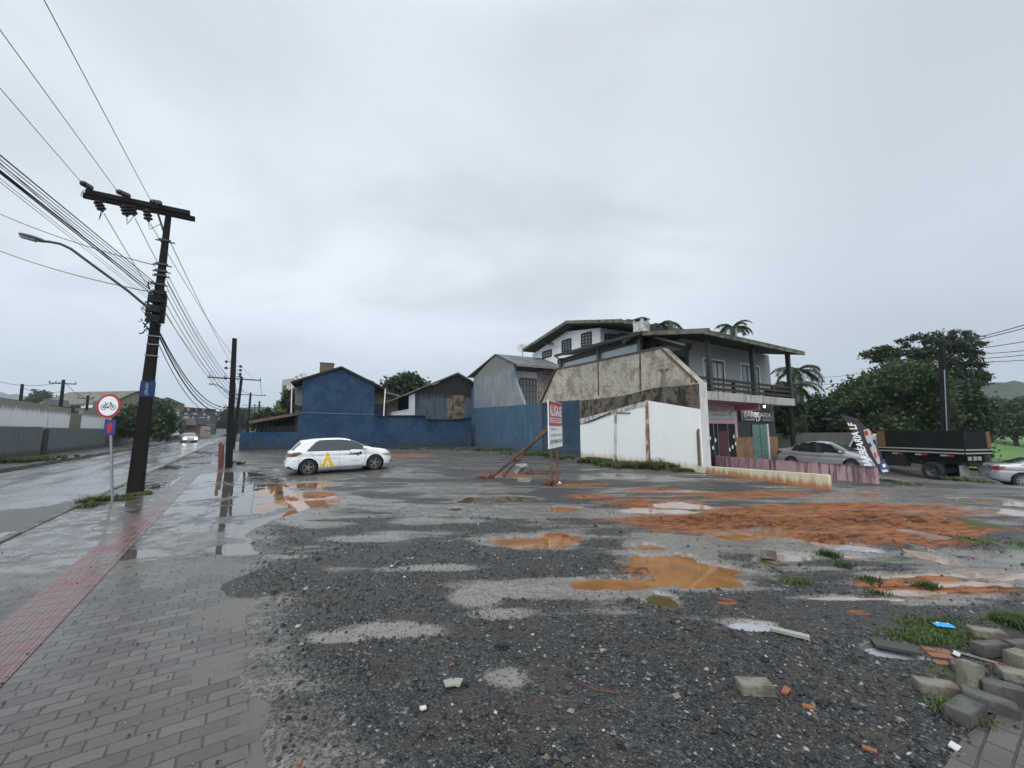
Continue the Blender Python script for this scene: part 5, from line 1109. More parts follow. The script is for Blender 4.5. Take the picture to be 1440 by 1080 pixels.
def make_car(S, name, label, cat, base, heading, paint, group=None, pitch=0, detail=True):
    root = thing(name, label, cat, base, heading, group); cs = CarSurf(S); L2 = S['L'] / 2
    xs = np.linspace(-L2, L2, S.get('n', 150)); secs = [cs.section(x) for x in xs]; m = len(secs[0])
    r = S['r']; ra = r + .055; wx = S['wheels']
    faces = {k: [] for k in ('body', 'glass_side', 'glass_front', 'glass_rear', 'head', 'tail', 'dark', 'trim')}
    V = []
    for side in (1, -1):
        for x, sec in zip(xs, secs):
            for (y, z) in sec:
                X_, Z_ = x, z
                if y > S['W'] * .3:
                    for w in wx:
                        d = math.hypot(x - w, z - r)
                        if abs(d - ra) < .022 and z < r + ra: X_ = w + (x - w) * ra / d; Z_ = r + (z - r) * ra / d
                V.append((X_, side * y, Z_))
    nst = len(xs)
    for si, side in enumerate((1, -1)):
        o = si * nst * m
        for i in range(nst - 1):
            xc = (xs[i] + xs[i + 1]) / 2
            for j in range(m - 1):
                q = (o + i * m + j, o + i * m + j + 1, o + (i + 1) * m + j + 1, o + (i + 1) * m + j)
                zc = sum(V[k][2] for k in q) / 4; yc = abs(sum(V[k][1] for k in q) / 4); xc = sum(V[k][0] for k in q) / 4
                if yc > S['W'] * .3 and any(math.hypot(xc - w, zc - r) < ra - .004 for w in wx): continue
                key = 'body'
                if 20 <= j < 35 and any(inpoly(xc, zc, P) for P in S['side_glass']): key = 'glass_side'
                elif 20 <= j < 35 and any(inpoly(xc, zc, P) for P in S.get('trim', [])): key = 'trim'
                elif S['wind'][0] < xc < S['wind'][1] and j >= 31 and zc > S['wind'][2]: key = 'glass_front'
                elif S['rear'][0] < xc < S['rear'][1] and j >= 31 and zc > S['rear'][2]: key = 'glass_rear'
                elif any(inpoly(xc, zc, P) for P in S['head']) and xc > 0 and yc > .46: key = 'head'
                elif any(inpoly(xc, zc, P) for P in S['tail']) and xc < 0 and yc > .3: key = 'tail'
                elif any(inpoly(xc, zc, P) for P in S.get('dark', [])): key = 'dark'
                faces[key].append(q)
    # end caps
    for i in (0, nst - 1):
        ring = [i * m + j for j in range(m)] + [nst * m + i * m + j for j in range(m - 1, -1, -1)]
        n0 = len(V); cx = xs[i] + (.05 if i else -.04)
        for k in ring: V.append((cx if .25 < V[k][2] < 1.2 else xs[i], V[k][1] * .8, V[k][2] * .93 + .035))
        nr = len(ring)
        for k in range(nr - 1):
            q = (ring[k], ring[k + 1], n0 + k + 1, n0 + k); faces['body'].append(q)
        faces['body'].append(tuple(n0 + k for k in range(nr)))
        # under-cap dark grille / lower bumper handled by parts
    def sub(nm, key, mat, par=root, both=True):
        fs = faces[key]
        if not fs: return None
        used = sorted({k for f in fs for k in f}); mp = {k: i for i, k in enumerate(used)}
        mb = MB(); mb.add([V[k] for k in used], [tuple(mp[k] for k in f) for f in fs])
        o = mb.build(nm, mat, par, local=True, smooth=True); 
        bm = bmesh.new(); bm.from_mesh(o.data); bmesh.ops.remove_doubles(bm, verts=bm.verts, dist=.0008); bmesh.ops.recalc_face_normals(bm, faces=bm.faces); bm.to_mesh(o.data); bm.free(); return o
    body = sub('body', 'body', paint)
    sub('side_window', 'glass_side', S.get('glassmat', m_carglass)); sub('windscreen', 'glass_front', m_carglass2); sub('rear_window', 'glass_rear', m_carglass2)
    sub('headlight', 'head', S.get('headmat', m_headlamp)); sub('tail_light', 'tail', m_tail); sub('black_trim', 'trim', m_blackgloss); sub('bumper_insert', 'dark', m_tyre)
    # wheels
    W2 = S['W'] / 2
    for w in wx:
        for sd_ in (1, -1):
            yo = sd_ * (W2 - .02)
            mb = MB(); mb.lathe([(r - .10, -.10), (r - .03, -.105), (r, -.08), (r + .002, 0), (r, .08), (r - .03, .105), (r - .10, .10), (r - .10, -.10)], (w, sd_ * (W2 - .125), r), 'Y', 36); wh = mb.build('wheel', m_tyre, root, local=True, smooth=True)
            rm = MB(); rr_ = r - .095; yf = yo - sd_ * .02
            rm.lathe([(rr_ + .008, yf - sd_ * .15), (rr_ + .012, yf + sd_ * .0), (rr_ - .012, yf + sd_ * .002), (rr_ - .02, yf - sd_ * .03)], (w, 0, r), 'Y', 36)
            ns = S.get('spokes', 5)
            for k in range(ns):
                for dq in (-.13, .13):
                    a = 2 * math.pi * k / ns + dq; a2 = 2 * math.pi * k / ns + dq * 1.3 + (.12 if dq > 0 else .02)
                    rm.beam((w + .05 * math.cos(a), yf - sd_ * .015, r + .05 * math.sin(a)), (w + (rr_ - .005) * math.cos(a2), yf - sd_ * .01, r + (rr_ - .005) * math.sin(a2)), .022, .026, (0, 1, 0))
            rm.lathe([(0, yf + sd_ * .006), (.045, yf), (.06, yf - sd_ * .03)], (w, 0, r), 'Y', 16); rm.build('rim', m_rim, wh, local=True)
            dk = MB(); dk.lathe([(0, yf - sd_ * .07), (rr_, yf - sd_ * .07)], (w, 0, r), 'Y', 24); dk.build('brake_disc', m_darktrim, wh, local=True)
    un = MB()
    for w in wx:
        for sd_ in (1, -1): un.lathe([(ra, sd_ * (W2 - .05)), (ra, sd_ * (W2 - .45)), (0, sd_ * (W2 - .45))], (w, 0, r), 'Y', 28)
    un.box((0, 0, .26), (S['L'] * .86, S['W'] * .80, .12)); un.build('underbody', m_tyre, root, local=True)
    # lip around the arches, seams, handles, mirrors
    if detail:
        sm = MB()
        def seam(pts, rr_=.0045, lift=.001):
            for sd_ in (1, -1): sm.tube([(x, sd_ * (cs.y_at(x, z) + lift), z) for x, z in pts], rr_, 4)
        for P in S['seams']:
            pts = []
            for a, b in zip(P, P[1:]): pts += [(a[0] + (b[0] - a[0]) * k / 6, a[1] + (b[1] - a[1]) * k / 6) for k in range(6)]
            seam(pts + [P[-1]])
        sm.build('door_seams', m_tyre, root, local=True)
        hd = MB()
        for x, z in S['handles']:
            for sd_ in (1, -1): hd.beam((x - .09, sd_ * (cs.y_at(x - .09, z) + .018), z), (x + .09, sd_ * (cs.y_at(x + .09, z) + .018), z), .03, .028)
        hd.build('door_handle', S.get('handlemat', paint), root, local=True, bevel=.006)
    x, z = S['mirror']
    for sd_ in (1, -1):
        mb = MB(); y = cs.y_at(x, z - .04); c = Vector((x, sd_ * (y + .13), z + .02)); vs = []
        for k in range(6):
            a = -1 + 2 * k / 5; q = math.sqrt(max(1 - abs(a) ** 2.6, .05))
            for j in range(10): t_ = j * math.pi / 5; vs.append(c + Vector((.07 * q * math.cos(t_), .11 * a, .075 * q * math.sin(t_))))
        mb.add(vs, [(i * 10 + j, i * 10 + (j + 1) % 10, (i + 1) * 10 + (j + 1) % 10, (i + 1) * 10 + j) for i in range(5) for j in range(10)] + [tuple(range(10)), tuple(50 + j for j in range(10))])
        mb.beam((x + .02, sd_ * (y - .01), z - .05), (x, sd_ * (y + .07), z - .02), .05, .03); mb.build('wing_mirror', paint, root, local=True, smooth=True)
    return root, cs
def paintmat(name, c, metal=0.0, rough=.3):
    m, t, b = newmat(name); p = pos(t, True); b.inputs['Metallic'].default_value = metal; b.inputs['Coat Weight'].default_value = 1; b.inputs['Coat Roughness'].default_value = .03
    z = t.node('ShaderNodeSeparateXYZ'); t.set(z.inputs[0], p)
    d_ = t.math('MULTIPLY', t.rng(t.math('ADD', z.outputs[2], t.math('MULTIPLY', t.noise(p, 6, 5, .7), .3)), .62, .36, 0, 1), .35)
    t.set(b.inputs['Base Color'], t.mix(d_, c, (.16, .13, .10))); t.set(b.inputs['Roughness'], t.mixf(d_, rough, .6)); return m
m_tyre = flat('tyre_rubber', (.014, .014, .015), .75)
m_rim = flat('alloy_rim', (.30, .31, .32), .35, .7)
m_carglass = flat('tinted_car_glass', (.015, .02, .022), .03, coat=.5)
m_carglass2 = flat('car_screen_glass', (.05, .07, .075), .03, coat=1)
m_headlamp = flat('headlamp_glass', (.35, .37, .38), .1, .3, 1)
m_tail = flat('tail_lamp_red', (.16, .008, .012), .12, 0, 1)
m_blackgloss = flat('gloss_black', (.01, .01, .012), .15, 0, 1)
m_clearglass = flat('grey_green_car_glass', (.025, .035, .035), .04, coat=.5)
HATCH = dict(L=4.2, W=1.76, r=.325, wheels=(-1.32, 1.32), n=160, spokes=5, glassmat=m_clearglass,
    top=[(-2.1, .62), (-2.08, .86), (-2.03, .98), (-1.98, 1.03), (-1.90, 1.10), (-1.75, 1.27), (-1.60, 1.405), (-1.52, 1.43), (-1.1, 1.475), (-.6, 1.49), (-.1, 1.48), (.2, 1.44), (.5, 1.35), (.8, 1.20), (1.1, 1.05), (1.25, 1.0), (1.6, .95), (1.85, .89), (1.99, .80), (2.06, .72), (2.1, .55)],
    belt=[(-2.1, .60), (-1.9, .95), (-1.5, .975), (-.8, .955), (0, .93), (.9, .91), (1.3, .89), (2.1, .62)], sill=[(-2.1, .36), (-1.9, .27), (-1.5, .22), (1.6, .20), (2.0, .22), (2.1, .28)],
    side_glass=[[(-1.30, .985), (-.96, 1.34), (-.92, 1.36), (-.21, 1.395), (-.21, .96), (-1.0, .975)], [(-.06, .955), (-.06, 1.385), (.1, 1.36), (.4, 1.27), (.72, 1.08), (.88, .965)]],
    trim=[[(-.23, .955), (-.23, 1.41), (-.04, 1.41), (-.04, .955)], [(-1.42, .965), (-1.0, 1.37), (-.9, 1.40), (-.3, 1.41), (.12, 1.385), (.44, 1.29), (.78, 1.1), (1.0, .93), (0, .945), (-.8, .96)]],
    wind=(.34, 1.16, 1.05), rear=(-1.96, -1.60, 1.04), head=[[(1.68, .66), (1.62, .74), (2.08, .70), (2.12, .60), (1.9, .60)]], tail=[[(-2.2, .78), (-2.2, .93), (-1.62, .95), (-1.52, .90), (-1.8, .78)]],
    dark=[[(-2.2, .24), (-2.2, .42), (-1.98, .40), (-1.78, .24)], [(1.96, .32), (2.2, .50), (2.2, .32)]],
    seams=[[(-.14, .96), (-.15, .30)], [(-1.28, .97), (-1.15, .75), (-.88, .55), (-.85, .30), (.72, .26)], [(.86, .93), (.92, .70), (.88, .45), (.80, .26)], [(1.35, .95), (1.2, .89), (.95, .9)], [(-1.62, .77), (-1.7, .55), (-1.62, .45)]],
    handles=[(-.90, .83), (.10, .81)], mirror=(.86, .98))
wr_ = G(433, 669.5); wf_ = G(528, 660.5); wf_ = wr_ + Vector((math.sin(R(58)), math.cos(R(58)), 0)) * 2.40; hdv = (wf_ - wr_).normalized(); hang_ = math.atan2(hdv.y, hdv.x)
right = Vector((hdv.y, -hdv.x, 0))
cbase = wr_.lerp(wf_, .5) - right * .78; cbase.z = .055
kk = (wf_ - wr_).length / 2.64
m_wpaint = paintmat('white_car_paint', (.78, .79, .80))
hc, hcs = make_car(HATCH, 'hatchback_car', 'white hatchback with yellow triangle logo and black lettering parked on wet gravel', 'car', cbase, hang_, m_wpaint)
hc.scale = (.905, .905, .905); hc.rotation_euler = (0, -R(2.0), hang_)
def decal(par, cs, name, mat, polys, side=-1, lift=.004):
    mb = MB()
    for P in polys:
        # subdivide by fine horizontal strips so it follows the panel
        mb.add([(x, side * (cs.y_at(x, z) + lift), z) for x, z in P], [tuple(range(len(P)))])
    return mb.build(name, mat, par, local=True)
def decal_tri(par, cs, name, mat, P, side=-1, n=10, lift=.004):
    zs_ = [z for _, z in P]; z0, z1 = min(zs_), max(zs_); mb = MB()
    for k in range(n):
        za, zb_ = z0 + (z1 - z0) * k / n, z0 + (z1 - z0) * (k + 1) / n
        def span(z):
            X_ = []
            for (xa, ya), (xb, yb) in zip(P, P[1:] + P[:1]):
                if (ya - z) * (yb - z) <= 0 and ya != yb: X_.append(xa + (xb - xa) * (z - ya) / (yb - ya))
            return (min(X_), max(X_)) if X_ else None
        a, b = span(za + 1e-5), span(zb_ - 1e-5)
        if a and b: mb.add([(x, side * (cs.y_at(x, z) + lift), z) for x, z in ((a[0], za), (a[1], za), (b[1], zb_), (b[0], zb_))], [(0, 1, 2, 3)])
    return mb.build(name, mat, par, local=True)
decal_tri(hc, hcs, 'triangle_logo', m_yellow, [(-.86, .29), (-.36, .29), (-.60, .93)], n=14)
decal_tri(hc, hcs, 'triangle_logo', m_wpaint, [(-.72, .29), (-.49, .29), (-.60, .60)], n=8, lift=.007)
decal_tri(hc, hcs, 'triangle_logo', m_yellow, [(-.66, .29), (-.54, .29), (-.60, .44)], n=4, lift=.010)
def car_text(body, x0, x1, z0, z1, mat, bold=0.02, lift=.005):
    uv, fs = text_geo(body, bold); mb = MB()
    mb.add([(x0 + (x1 - x0) * u, -(hcs.y_at(x0 + (x1 - x0) * u, z0 + (z1 - z0) * v) + lift), z0 + (z1 - z0) * v) for u, v in uv], fs); mb.build('door_lettering', mat, hc, local=True)
car_text('Anagê', .22, .76, .68, .87, m_black, .04); car_text('Imobiliária', .30, .66, .47, .525, m_grey_ink, .0)
for k in range(3): decal(hc, hcs, 'small_print', m_grey_ink, [[(-.48, .72 - .045 * k), (-.20, .72 - .045 * k), (-.20, .728 - .045 * k), (-.48, .728 - .045 * k)]])
SEDAN = dict(L=4.52, W=1.78, r=.32, wheels=(-1.36, 1.34), n=160, spokes=10,
    top=[(-2.26, .60), (-2.24, .86), (-2.18, .98), (-2.05, 1.03), (-1.65, 1.06), (-1.35, 1.16), (-1.0, 1.32), (-.6, 1.41), (-.1, 1.44), (.2, 1.42), (.55, 1.33), (.95, 1.14), (1.25, .99), (1.4, .95), (1.75, .87), (2.05, .76), (2.2, .66), (2.26, .5)],
    belt=[(-2.26, .55), (-2.0, .92), (-1.4, .93), (0, .89), (1.2, .85), (1.8, .78), (2.26, .55)], sill=[(-2.26, .34), (-2.0, .26), (-1.6, .22), (1.6, .20), (2.1, .22), (2.26, .26)],
    side_glass=[[(-1.28, .96), (-1.0, 1.22), (-.75, 1.31), (-.28, 1.355), (-.28, .925), (-.9, .94)], [(-.20, .92), (-.20, 1.36), (.1, 1.345), (.45, 1.25), (.85, 1.06), (1.05, .905)]],
    trim=[[(-1.38, .955), (-1.05, 1.25), (-.78, 1.335), (-.25, 1.385), (.12, 1.365), (.5, 1.27), (.92, 1.06), (1.16, .89), (0, .905), (-.9, .925)]],
    wind=(.42, 1.3, .99), rear=(-1.62, -1.02, 1.07), head=[[(1.65, .66), (1.62, .74), (2.2, .70), (2.24, .56), (2.0, .56)]], tail=[[(-2.3, .74), (-2.3, .92), (-1.86, .93), (-1.80, .88), (-2.05, .74)]],
    dark=[[(2.12, .28), (2.3, .45), (2.3, .28)]],
    seams=[[(-.24, .93), (-.25, .30)], [(-1.26, .93), (-1.15, .72), (-.92, .55), (-.90, .30), (.80, .26)], [(1.02, .88), (1.0, .70), (.94, .45), (.86, .26)], [(1.4, .94), (1.25, .87)]],
    handles=[(-1.02, .80), (-.02, .78)], mirror=(.95, .94))
m_silver = paintmat('silver_grey_paint', (.30, .30, .31), .35, .35); m_silver2 = paintmat('light_silver_paint', (.30, .31, .325), .3, .35)
def place(px, Y, fwd, L, z):               # rear end at sight column px, distance Y; heading angle
    x = (px - 720) / F_PX * Y / 1.0; p = Vector((x, Y, z)); return p + fwd * L / 2
f1 = Vector((math.sin(R(146)), math.cos(R(146)), 0)); f1.normalize()
p0 = at(1088, 606, 21.6); p0.z = 0
cb = p0 + f1 * 2.26; cb.z = float(drop(cb.x, cb.y)) + .0
cb.z = -.27
make_car(SEDAN, 'sedan_car', 'silver grey sedan with dark windows parked behind the pink wall', 'car', cb, math.atan2(f1.y, f1.x), m_silver, 'silver sedans')[0].scale = (.88, 1, 1)
f2 = Vector((math.sin(R(126)), math.cos(R(126)), 0)); p0 = at(1384, 650, 19.4); p0.z = 0
cb2 = p0 + f2 * 2.26; zz = float(drop(cb2.x, cb2.y)); cb2.z = -.88
make_car(SEDAN, 'sedan_car', 'pale silver sedan with red tail light cut off by the right edge', 'car', cb2, math.atan2(f2.y, f2.x), m_silver2, 'silver sedans')
# oncoming car with its lamps on
FARC = dict(HATCH); FARC['headmat'] = flat('lit_headlamp', (1, 1, 1), .4, emit=(1, .95, .85), es=9); FARC['head'] = [[(1.72, .60), (1.66, .74), (2.12, .72), (2.14, .56), (1.9, .56)]]; FARC['n'] = 90
fb = G(265, 622.5, -.12); fdv = (Vector((-3, 14, 0)) - fb); fdv.z = 0; fdv.normalize()
make_car(FARC, 'hatchback_car', 'small pale car driving towards the camera with headlights on', 'car', fb, math.atan2(fdv.y, fdv.x) , paintmat('beige_grey_paint', (.42, .38, .34), .2, .3), detail=False)
# ------------------------------------------------------------------ truck
tf_ = Vector((-.26, .965, 0)).normalized(); tr_ = Vector((.965, .26, 0)).normalized()
corner = at(1358, 640, 20.6); TZ = -.98; org = Vector((corner.x, corner.y, TZ))
tk = thing('flatbed_truck', 'black drop-side truck with white stripes and rusty side boards by the trees', 'truck', org)
def T(a, b, z): return org + tf_ * a + tr_ * b + Vector((0, 0, z))
def tbox(mb, a0, a1, b0, b1, z0, z1): mb.prism([T(a0, b0, z0), T(a1, b0, z0), T(a1, b1, z0), T(a0, b1, z0)], (0, 0, z1 - z0)); return mb
BL_ = 3.9; BW = 2.05
m_tside = M('black_truck_board', (.010, .010, .010), .8, .3, 2, .2, 20, spec=.15); m_tchas = flat('truck_chassis', (.008, .008, .008), .8)
m_reflw = flat('stripe_white', (.34, .34, .33), .5)
mb = MB(); tbox(mb, 0, BL_, 0, .05, 1.72, 2.63); tbox(mb, 0, BL_, BW - .05, BW, 1.72, 2.63); tbox(mb, 0, .05, .05, BW - .05, 1.72, 2.6); tbox(mb, BL_ - .05, BL_, .05, BW - .05, 1.72, 2.7)
for k in range(1, 4): tbox(mb, BL_ * k / 4 - .03, BL_ * k / 4 + .03, -.03, -.002, 1.3, 2.63)
mb.build('side_boards', m_tside, tk)
mb = MB(); tbox(mb, 0, BL_, -.02, BW + .02, 1.38, 1.72); mb.build('bed_floor', m_tside, tk)
mb = MB(); tbox(mb, .02, BL_, -.045, -.022, 1.63, 1.69); tbox(mb, .02, BL_, -.045, -.022, 1.45, 1.51); tbox(mb, -.045, -.022, 0, BW, 1.63, 1.69); tbox(mb, -.025, -.003, 0, BW, 1.45, 1.51); mb.build('white_stripe', m_reflw, tk)
mb = MB()
for k in (.7, 1.8, 2.9): tbox(mb, k, k + .28, -.05, -.021, 1.30, 1.375)
mb.build('reflector_strip', m_reflw, tk)
mb = MB()
for k in (.45, 1.55, 2.65): tbox(mb, k, k + .24, -.05, -.021, 1.30, 1.375)
mb.build('reflector_strip', flat('reflector_red', (.35, .03, .03), .4), tk)
mb = MB(); tbox(mb, BL_ - .42, BL_ - .02, -.03, -.002, 1.74, 2.62); mb.build('rusty_panel', M('rusty_board', (.16, .075, .025), .8, .3, 3, .2), tk)
mb = MB(); tbox(mb, -.03, -.003, BW - .30, BW - .02, 1.74, 2.60); mb.build('rusty_panel', M('rusty_board_rear', (.16, .075, .025), .8, .3, 3, .2), tk)
mb = MB(); tbox(mb, -.02, BL_ + 2.1, .45, .65, .95, 1.38); tbox(mb, -.02, BL_ + 2.1, BW - .65, BW - .45, .95, 1.38); tbox(mb, 1.2, 1.4, .3, BW - .3, .4, .6); tbox(mb, 2.6, 3.6, -.0, .42, .62, 1.3); tbox(mb, -.05, .1, .1, BW - .1, .85, 1.0); mb.build('chassis', m_tchas, tk)
mb = MB(); tbox(mb, -.04, -.01, .1, .35, 1.12, 1.32); tbox(mb, -.04, -.01, .5, .75, 1.12, 1.32); tbox(mb, -.04, -.01, .85, 1.1, 1.12, 1.32); mb.build('rear_light', flat('lamp_cluster', (.3, .28, .26), .3), tk)
mb = MB(); tbox(mb, .25, .32, .0, .62, .30, .85); tbox(mb, .25, .32, BW - .62, BW, .30, .85); mb.build('mudguard', M('dirty_mudflap', (.25, .25, .24), .6, .3, 4, .2), tk)
wrm = Matrix((tf_, tr_, Vector((0, 0, 1)))).transposed()
for a in (1.45, BL_ + 1.3):
    for b in (.02, BW - .32):
        c = T(a, b, .48); mb = MB(); mb.lathe([(.28, 0), (.42, -.01), (.48, .04), (.48, .26), (.42, .3), (.28, .3)], (0, 0, 0), 'Y', 32); mb.v = [wrm @ v + c for v in mb.v]; wh = mb.build('wheel', m_tyre, tk, smooth=True)
        rm = MB(); rm.lathe([(0, .10), (.08, .04), (.14, .10), (.24, .06), (.28, .005), (.30, -.005)], (0, 0, 0), 'Y', 24); rm.v = [wrm @ v + c for v in rm.v]; rm.build('rim', m_darkmetal, wh, smooth=True)
# cab: side silhouette extruded, tapered windscreen
cab = [(BL_ + .10, .75), (BL_ + .10, 2.35), (BL_ + .25, 2.45), (BL_ + 1.15, 2.44), (BL_ + 1.35, 2.3), (BL_ + 1.78, 1.55), (BL_ + 1.9, 1.45), (BL_ + 1.95, .7)]
m_cabp = paintmat('truck_cab_white', (.74, .75, .76))
mb = MB(); mb.prism([T(a, .04, z) for a, z in cab], tr_ * (BW - .08)); mb.build('cab', m_cabp, tk, bevel=.06)
mb = MB(); mb.prism([T(a, .02, z) for a, z in ((BL_ + .5, 1.55), (BL_ + .5, 2.25), (BL_ + 1.22, 2.25), (BL_ + 1.6, 1.55))], tr_ * .02); mb.build('cab_window', m_carglass, tk)
# ------------------------------------------------------------------ feather flag
fbx = G(1242, 681, -.08); fq = ((fbx.x, fbx.y), (fbx.x + .83, fbx.y + .10))
r = thing('feather_flag', 'leaning black feather banner with white barber lettering and a red white and blue pole print', 'flag', fbx)
out = [(1183, 584), (1191, 584.5), (1200, 587), (1210, 593), (1219, 602), (1227, 613), (1234, 627), (1239, 641), (1244, 650), (1250, 657), (1251.5, 662), (1249, 665), (1240, 666), (1236, 662), (1232, 655), (1222, 641), (1210, 623), (1200, 608), (1192, 597)]
def flagmesh(nm, pts, m, lift, par, n=1):
    mb = MB(); N = nrm(fq); mb.prism([PL(x, y, fq) - N * lift for x, y in pts], N * .004); return mb.build(nm, m, par)
sl = flagmesh('sail', out, M('black_banner_cloth', (.035, .03, .032), .75, .1, 4, .1), 0, r)
flagmesh('barber_pole_print', [(1214, 605), (1221, 602.5), (1225, 608), (1228.5, 618), (1232, 630), (1236, 641), (1238, 651), (1234.5, 653), (1229, 643), (1222, 628), (1217, 616)], flat('print_white', (.45, .44, .43), .6), .006, sl)
for pts in ([(1214.5, 607), (1219, 605), (1221, 611), (1217, 613)], [(1223, 604), (1226, 607.5), (1227.5, 611), (1225, 612)], [(1228, 637), (1230, 636), (1233, 643), (1231, 645)], [(1232.5, 634.5), (1235, 634), (1237, 641), (1234.5, 641.5)]): flagmesh('red_stripe', pts, m_red, .010, sl)
for pts in ([(1220, 624), (1223, 622), (1226, 627), (1223, 630)], [(1226.5, 618), (1231, 618.5), (1232, 624), (1229, 625)]): flagmesh('blue_stripe', pts, m_signblue, .010, sl)
flagmesh('barber_pole_base', [(1237, 650), (1243, 648), (1248, 653), (1251, 659), (1249, 664), (1241, 665), (1237, 660)], flat('blue_print', (.05, .08, .17), .5), .006, sl)
flagmesh('base_print_detail', [(1240, 653), (1244, 652), (1246, 656), (1242, 658)], m_signwhite, .010, sl)
flagmesh('base_print_detail', [(1239, 661), (1247, 660), (1249, 663), (1241, 664)], m_signwhite, .010, sl)
uv, fs = text_geo('BARBEARIA LF', .03); mb = MB(); N = nrm(fq)
A0, A1 = (1226, 655.5), (1192.5, 593.5); B0, B1 = (1212.5, 655.5), (1188, 594)   # text base line runs up the sail
def bil(u, v):
    lo = (1229.5 + (1203.5 - 1229.5) * u, 659 + (594.5 - 659) * u); hi = (1214.5 + (1190 - 1214.5) * u, 656 + (594.5 - 656) * u)
    return (lo[0] + (hi[0] - lo[0]) * v, lo[1] + (hi[1] - lo[1]) * v)
mb.add([PL(*bil(u, .12 + .8 * v), fq) - N * .007 for u, v in uv], fs); mb.build('lettering', m_signwhite, sl)
mb = MB(); mb.tube([fbx - Vector((0, 0, .1)), PL(1241, 668, fq) + N * .03, PL(1235, 628, fq) + N * .03, PL(1220, 603, fq) + N * .03, PL(1205, 589, fq) + N * .03, PL(1184, 584, fq) + N * .03], .012, 6); mb.build('pole', m_metal, r)
mb = MB(); mb.box(fbx + Vector((0, 0, .04)), (.35, .3, .10), rz=.3); mb.build('base', m_conc, r, bevel=.02)
# ------------------------------------------------------------------ vegetation
def leaves(centres, n, spread, size, flatten=.8, seed=1, up=0.3):
    g_ = np.random.default_rng(seed); centres = np.asarray(centres, float)
    idx = g_.integers(0, len(centres), n); sp_ = np.asarray(spread if np.ndim(spread) else [spread] * len(centres))[idx][:, None]
    P = centres[idx] + g_.normal(size=(n, 3)) * sp_ * np.array([1, 1, flatten]) * .55
    a = g_.normal(size=(n, 3)); a /= np.linalg.norm(a, axis=1)[:, None]; nn_ = g_.normal(size=(n, 3)) + np.array([0, 0, up]); b = np.cross(a, nn_); b /= np.linalg.norm(b, axis=1)[:, None]
    s_ = size * g_.uniform(.55, 1.35, size=(n, 1)); a = a * s_; b = b * s_ * .5
    V = np.stack([P - a * .9, P + b, P + a, P - b], 1).reshape(-1, 3); return V, np.arange(n * 4).reshape(n, 4)
def crown_centres(blobs, k, seed=3, shell=.55):
    g_ = np.random.default_rng(seed); out = []
    vol = np.array([b[3] * b[4] * b[5] for b in blobs]); pr_ = vol ** .75 / (vol ** .75).sum()
    for i in g_.choice(len(blobs), k, p=pr_):
        cx, cy, cz, rx, ry, rz = blobs[i]; d = g_.normal(size=3); d /= np.linalg.norm(d); rr = shell + (1 - shell) * g_.random() ** .6
        out.append((cx + d[0] * rx * rr, cy + d[1] * ry * rr, cz + d[2] * rz * rr))
    return np.array(out)
def tree(name, label, cat, base, blobs, k, n, spread, size, m, trunk=.16, seed=1, grp=None, flatten=.75, shell=.5, forks=True):
    base = Vector(base); r = thing(name, label, cat, base, 0, grp)
    cc = crown_centres(blobs, k, seed, shell); V, Fc = leaves(cc, n, spread, size, flatten, seed + 5)
    np_mesh('crown', V - np.array(base), Fc, m, False, r)
    mb = MB(); g_ = random.Random(seed); top = Vector(blobs[0][:3]); fork = base.lerp(top, .55) + Vector((g_.uniform(-.3, .3), 0, 0))
    mb.tube([base - Vector((0, 0, .3)), base.lerp(fork, .5) + Vector((.1, 0, 0)), fork], [trunk * 1.25, trunk, trunk * .8], 8)
    for b in (blobs if forks else blobs[:1]):
        e = Vector(b[:3]); mb.tube([fork, fork.lerp(e, .5) + Vector((0, 0, -.2)), e], [trunk * .6, trunk * .4, trunk * .2], 6)
        for q in range(4):
            e2 = e + Vector((g_.uniform(-1, 1) * b[3], g_.uniform(-1, 1) * b[4], g_.uniform(-.6, 1) * b[5])) * .75; mb.tube([e.lerp(fork, .3), e.lerp(e2, .5), e2], [trunk * .25, trunk * .16, .012], 5)
    mb.build('trunk', m_bark, r, smooth='all'); return r
def pb_(px, py, Y, rx, ry, rz=None):        # blob from its picture centre/half size at distance Y
    c = at(px, py, Y); s_ = Y / F_PX; return (c.x, c.y, c.z, rx * s_, max(rx, ry) * s_ * .8, ry * s_)
def gz(x, y): return float(drop(x, y))
# big tree on the right
Yt = 33
tree('broadleaf_tree', 'tallest spreading tree with an airy feathery crown behind the black truck', 'tree', at(1322, 640, 36) * 1.0, [pb_(1325, 495, 36, 34, 22), pb_(1300, 482, 36, 30, 18), pb_(1345, 482, 36, 30, 18), pb_(1358, 518, 36, 24, 20), pb_(1285, 505, 36, 28, 18), pb_(1335, 540, 36, 45, 24), pb_(1243, 500, 36, 24, 12), pb_(1372, 498, 36, 10, 10)], 230, 15000, .42, .15, m_leafA, .3, 4, 'trees behind the truck', .55, .45)
tree('broadleaf_tree', 'dense rounded green tree with low crown behind the truck bed and flag', 'tree', at(1225, 650, Yt), [pb_(1228, 563, Yt, 42, 30), pb_(1268, 555, Yt, 45, 40), pb_(1198, 580, Yt, 22, 18), pb_(1290, 590, Yt, 40, 28), pb_(1240, 600, Yt - 2, 40, 20)], 260, 42000, .75, .17, m_leafB, .25, 11, 'trees behind the truck', .8, .6)
tree('broadleaf_tree', 'brighter green bushy tree nearest the concrete pole behind the truck', 'tree', at(1248, 650, 30), [pb_(1245, 545, 31, 30, 22), pb_(1280, 535, 31, 36, 20), pb_(1215, 560, 31, 20, 14), pb_(1300, 560, 31, 26, 26)], 150, 20000, .6, .16, m_leafB, .2, 17, 'trees behind the truck', .7, .55)
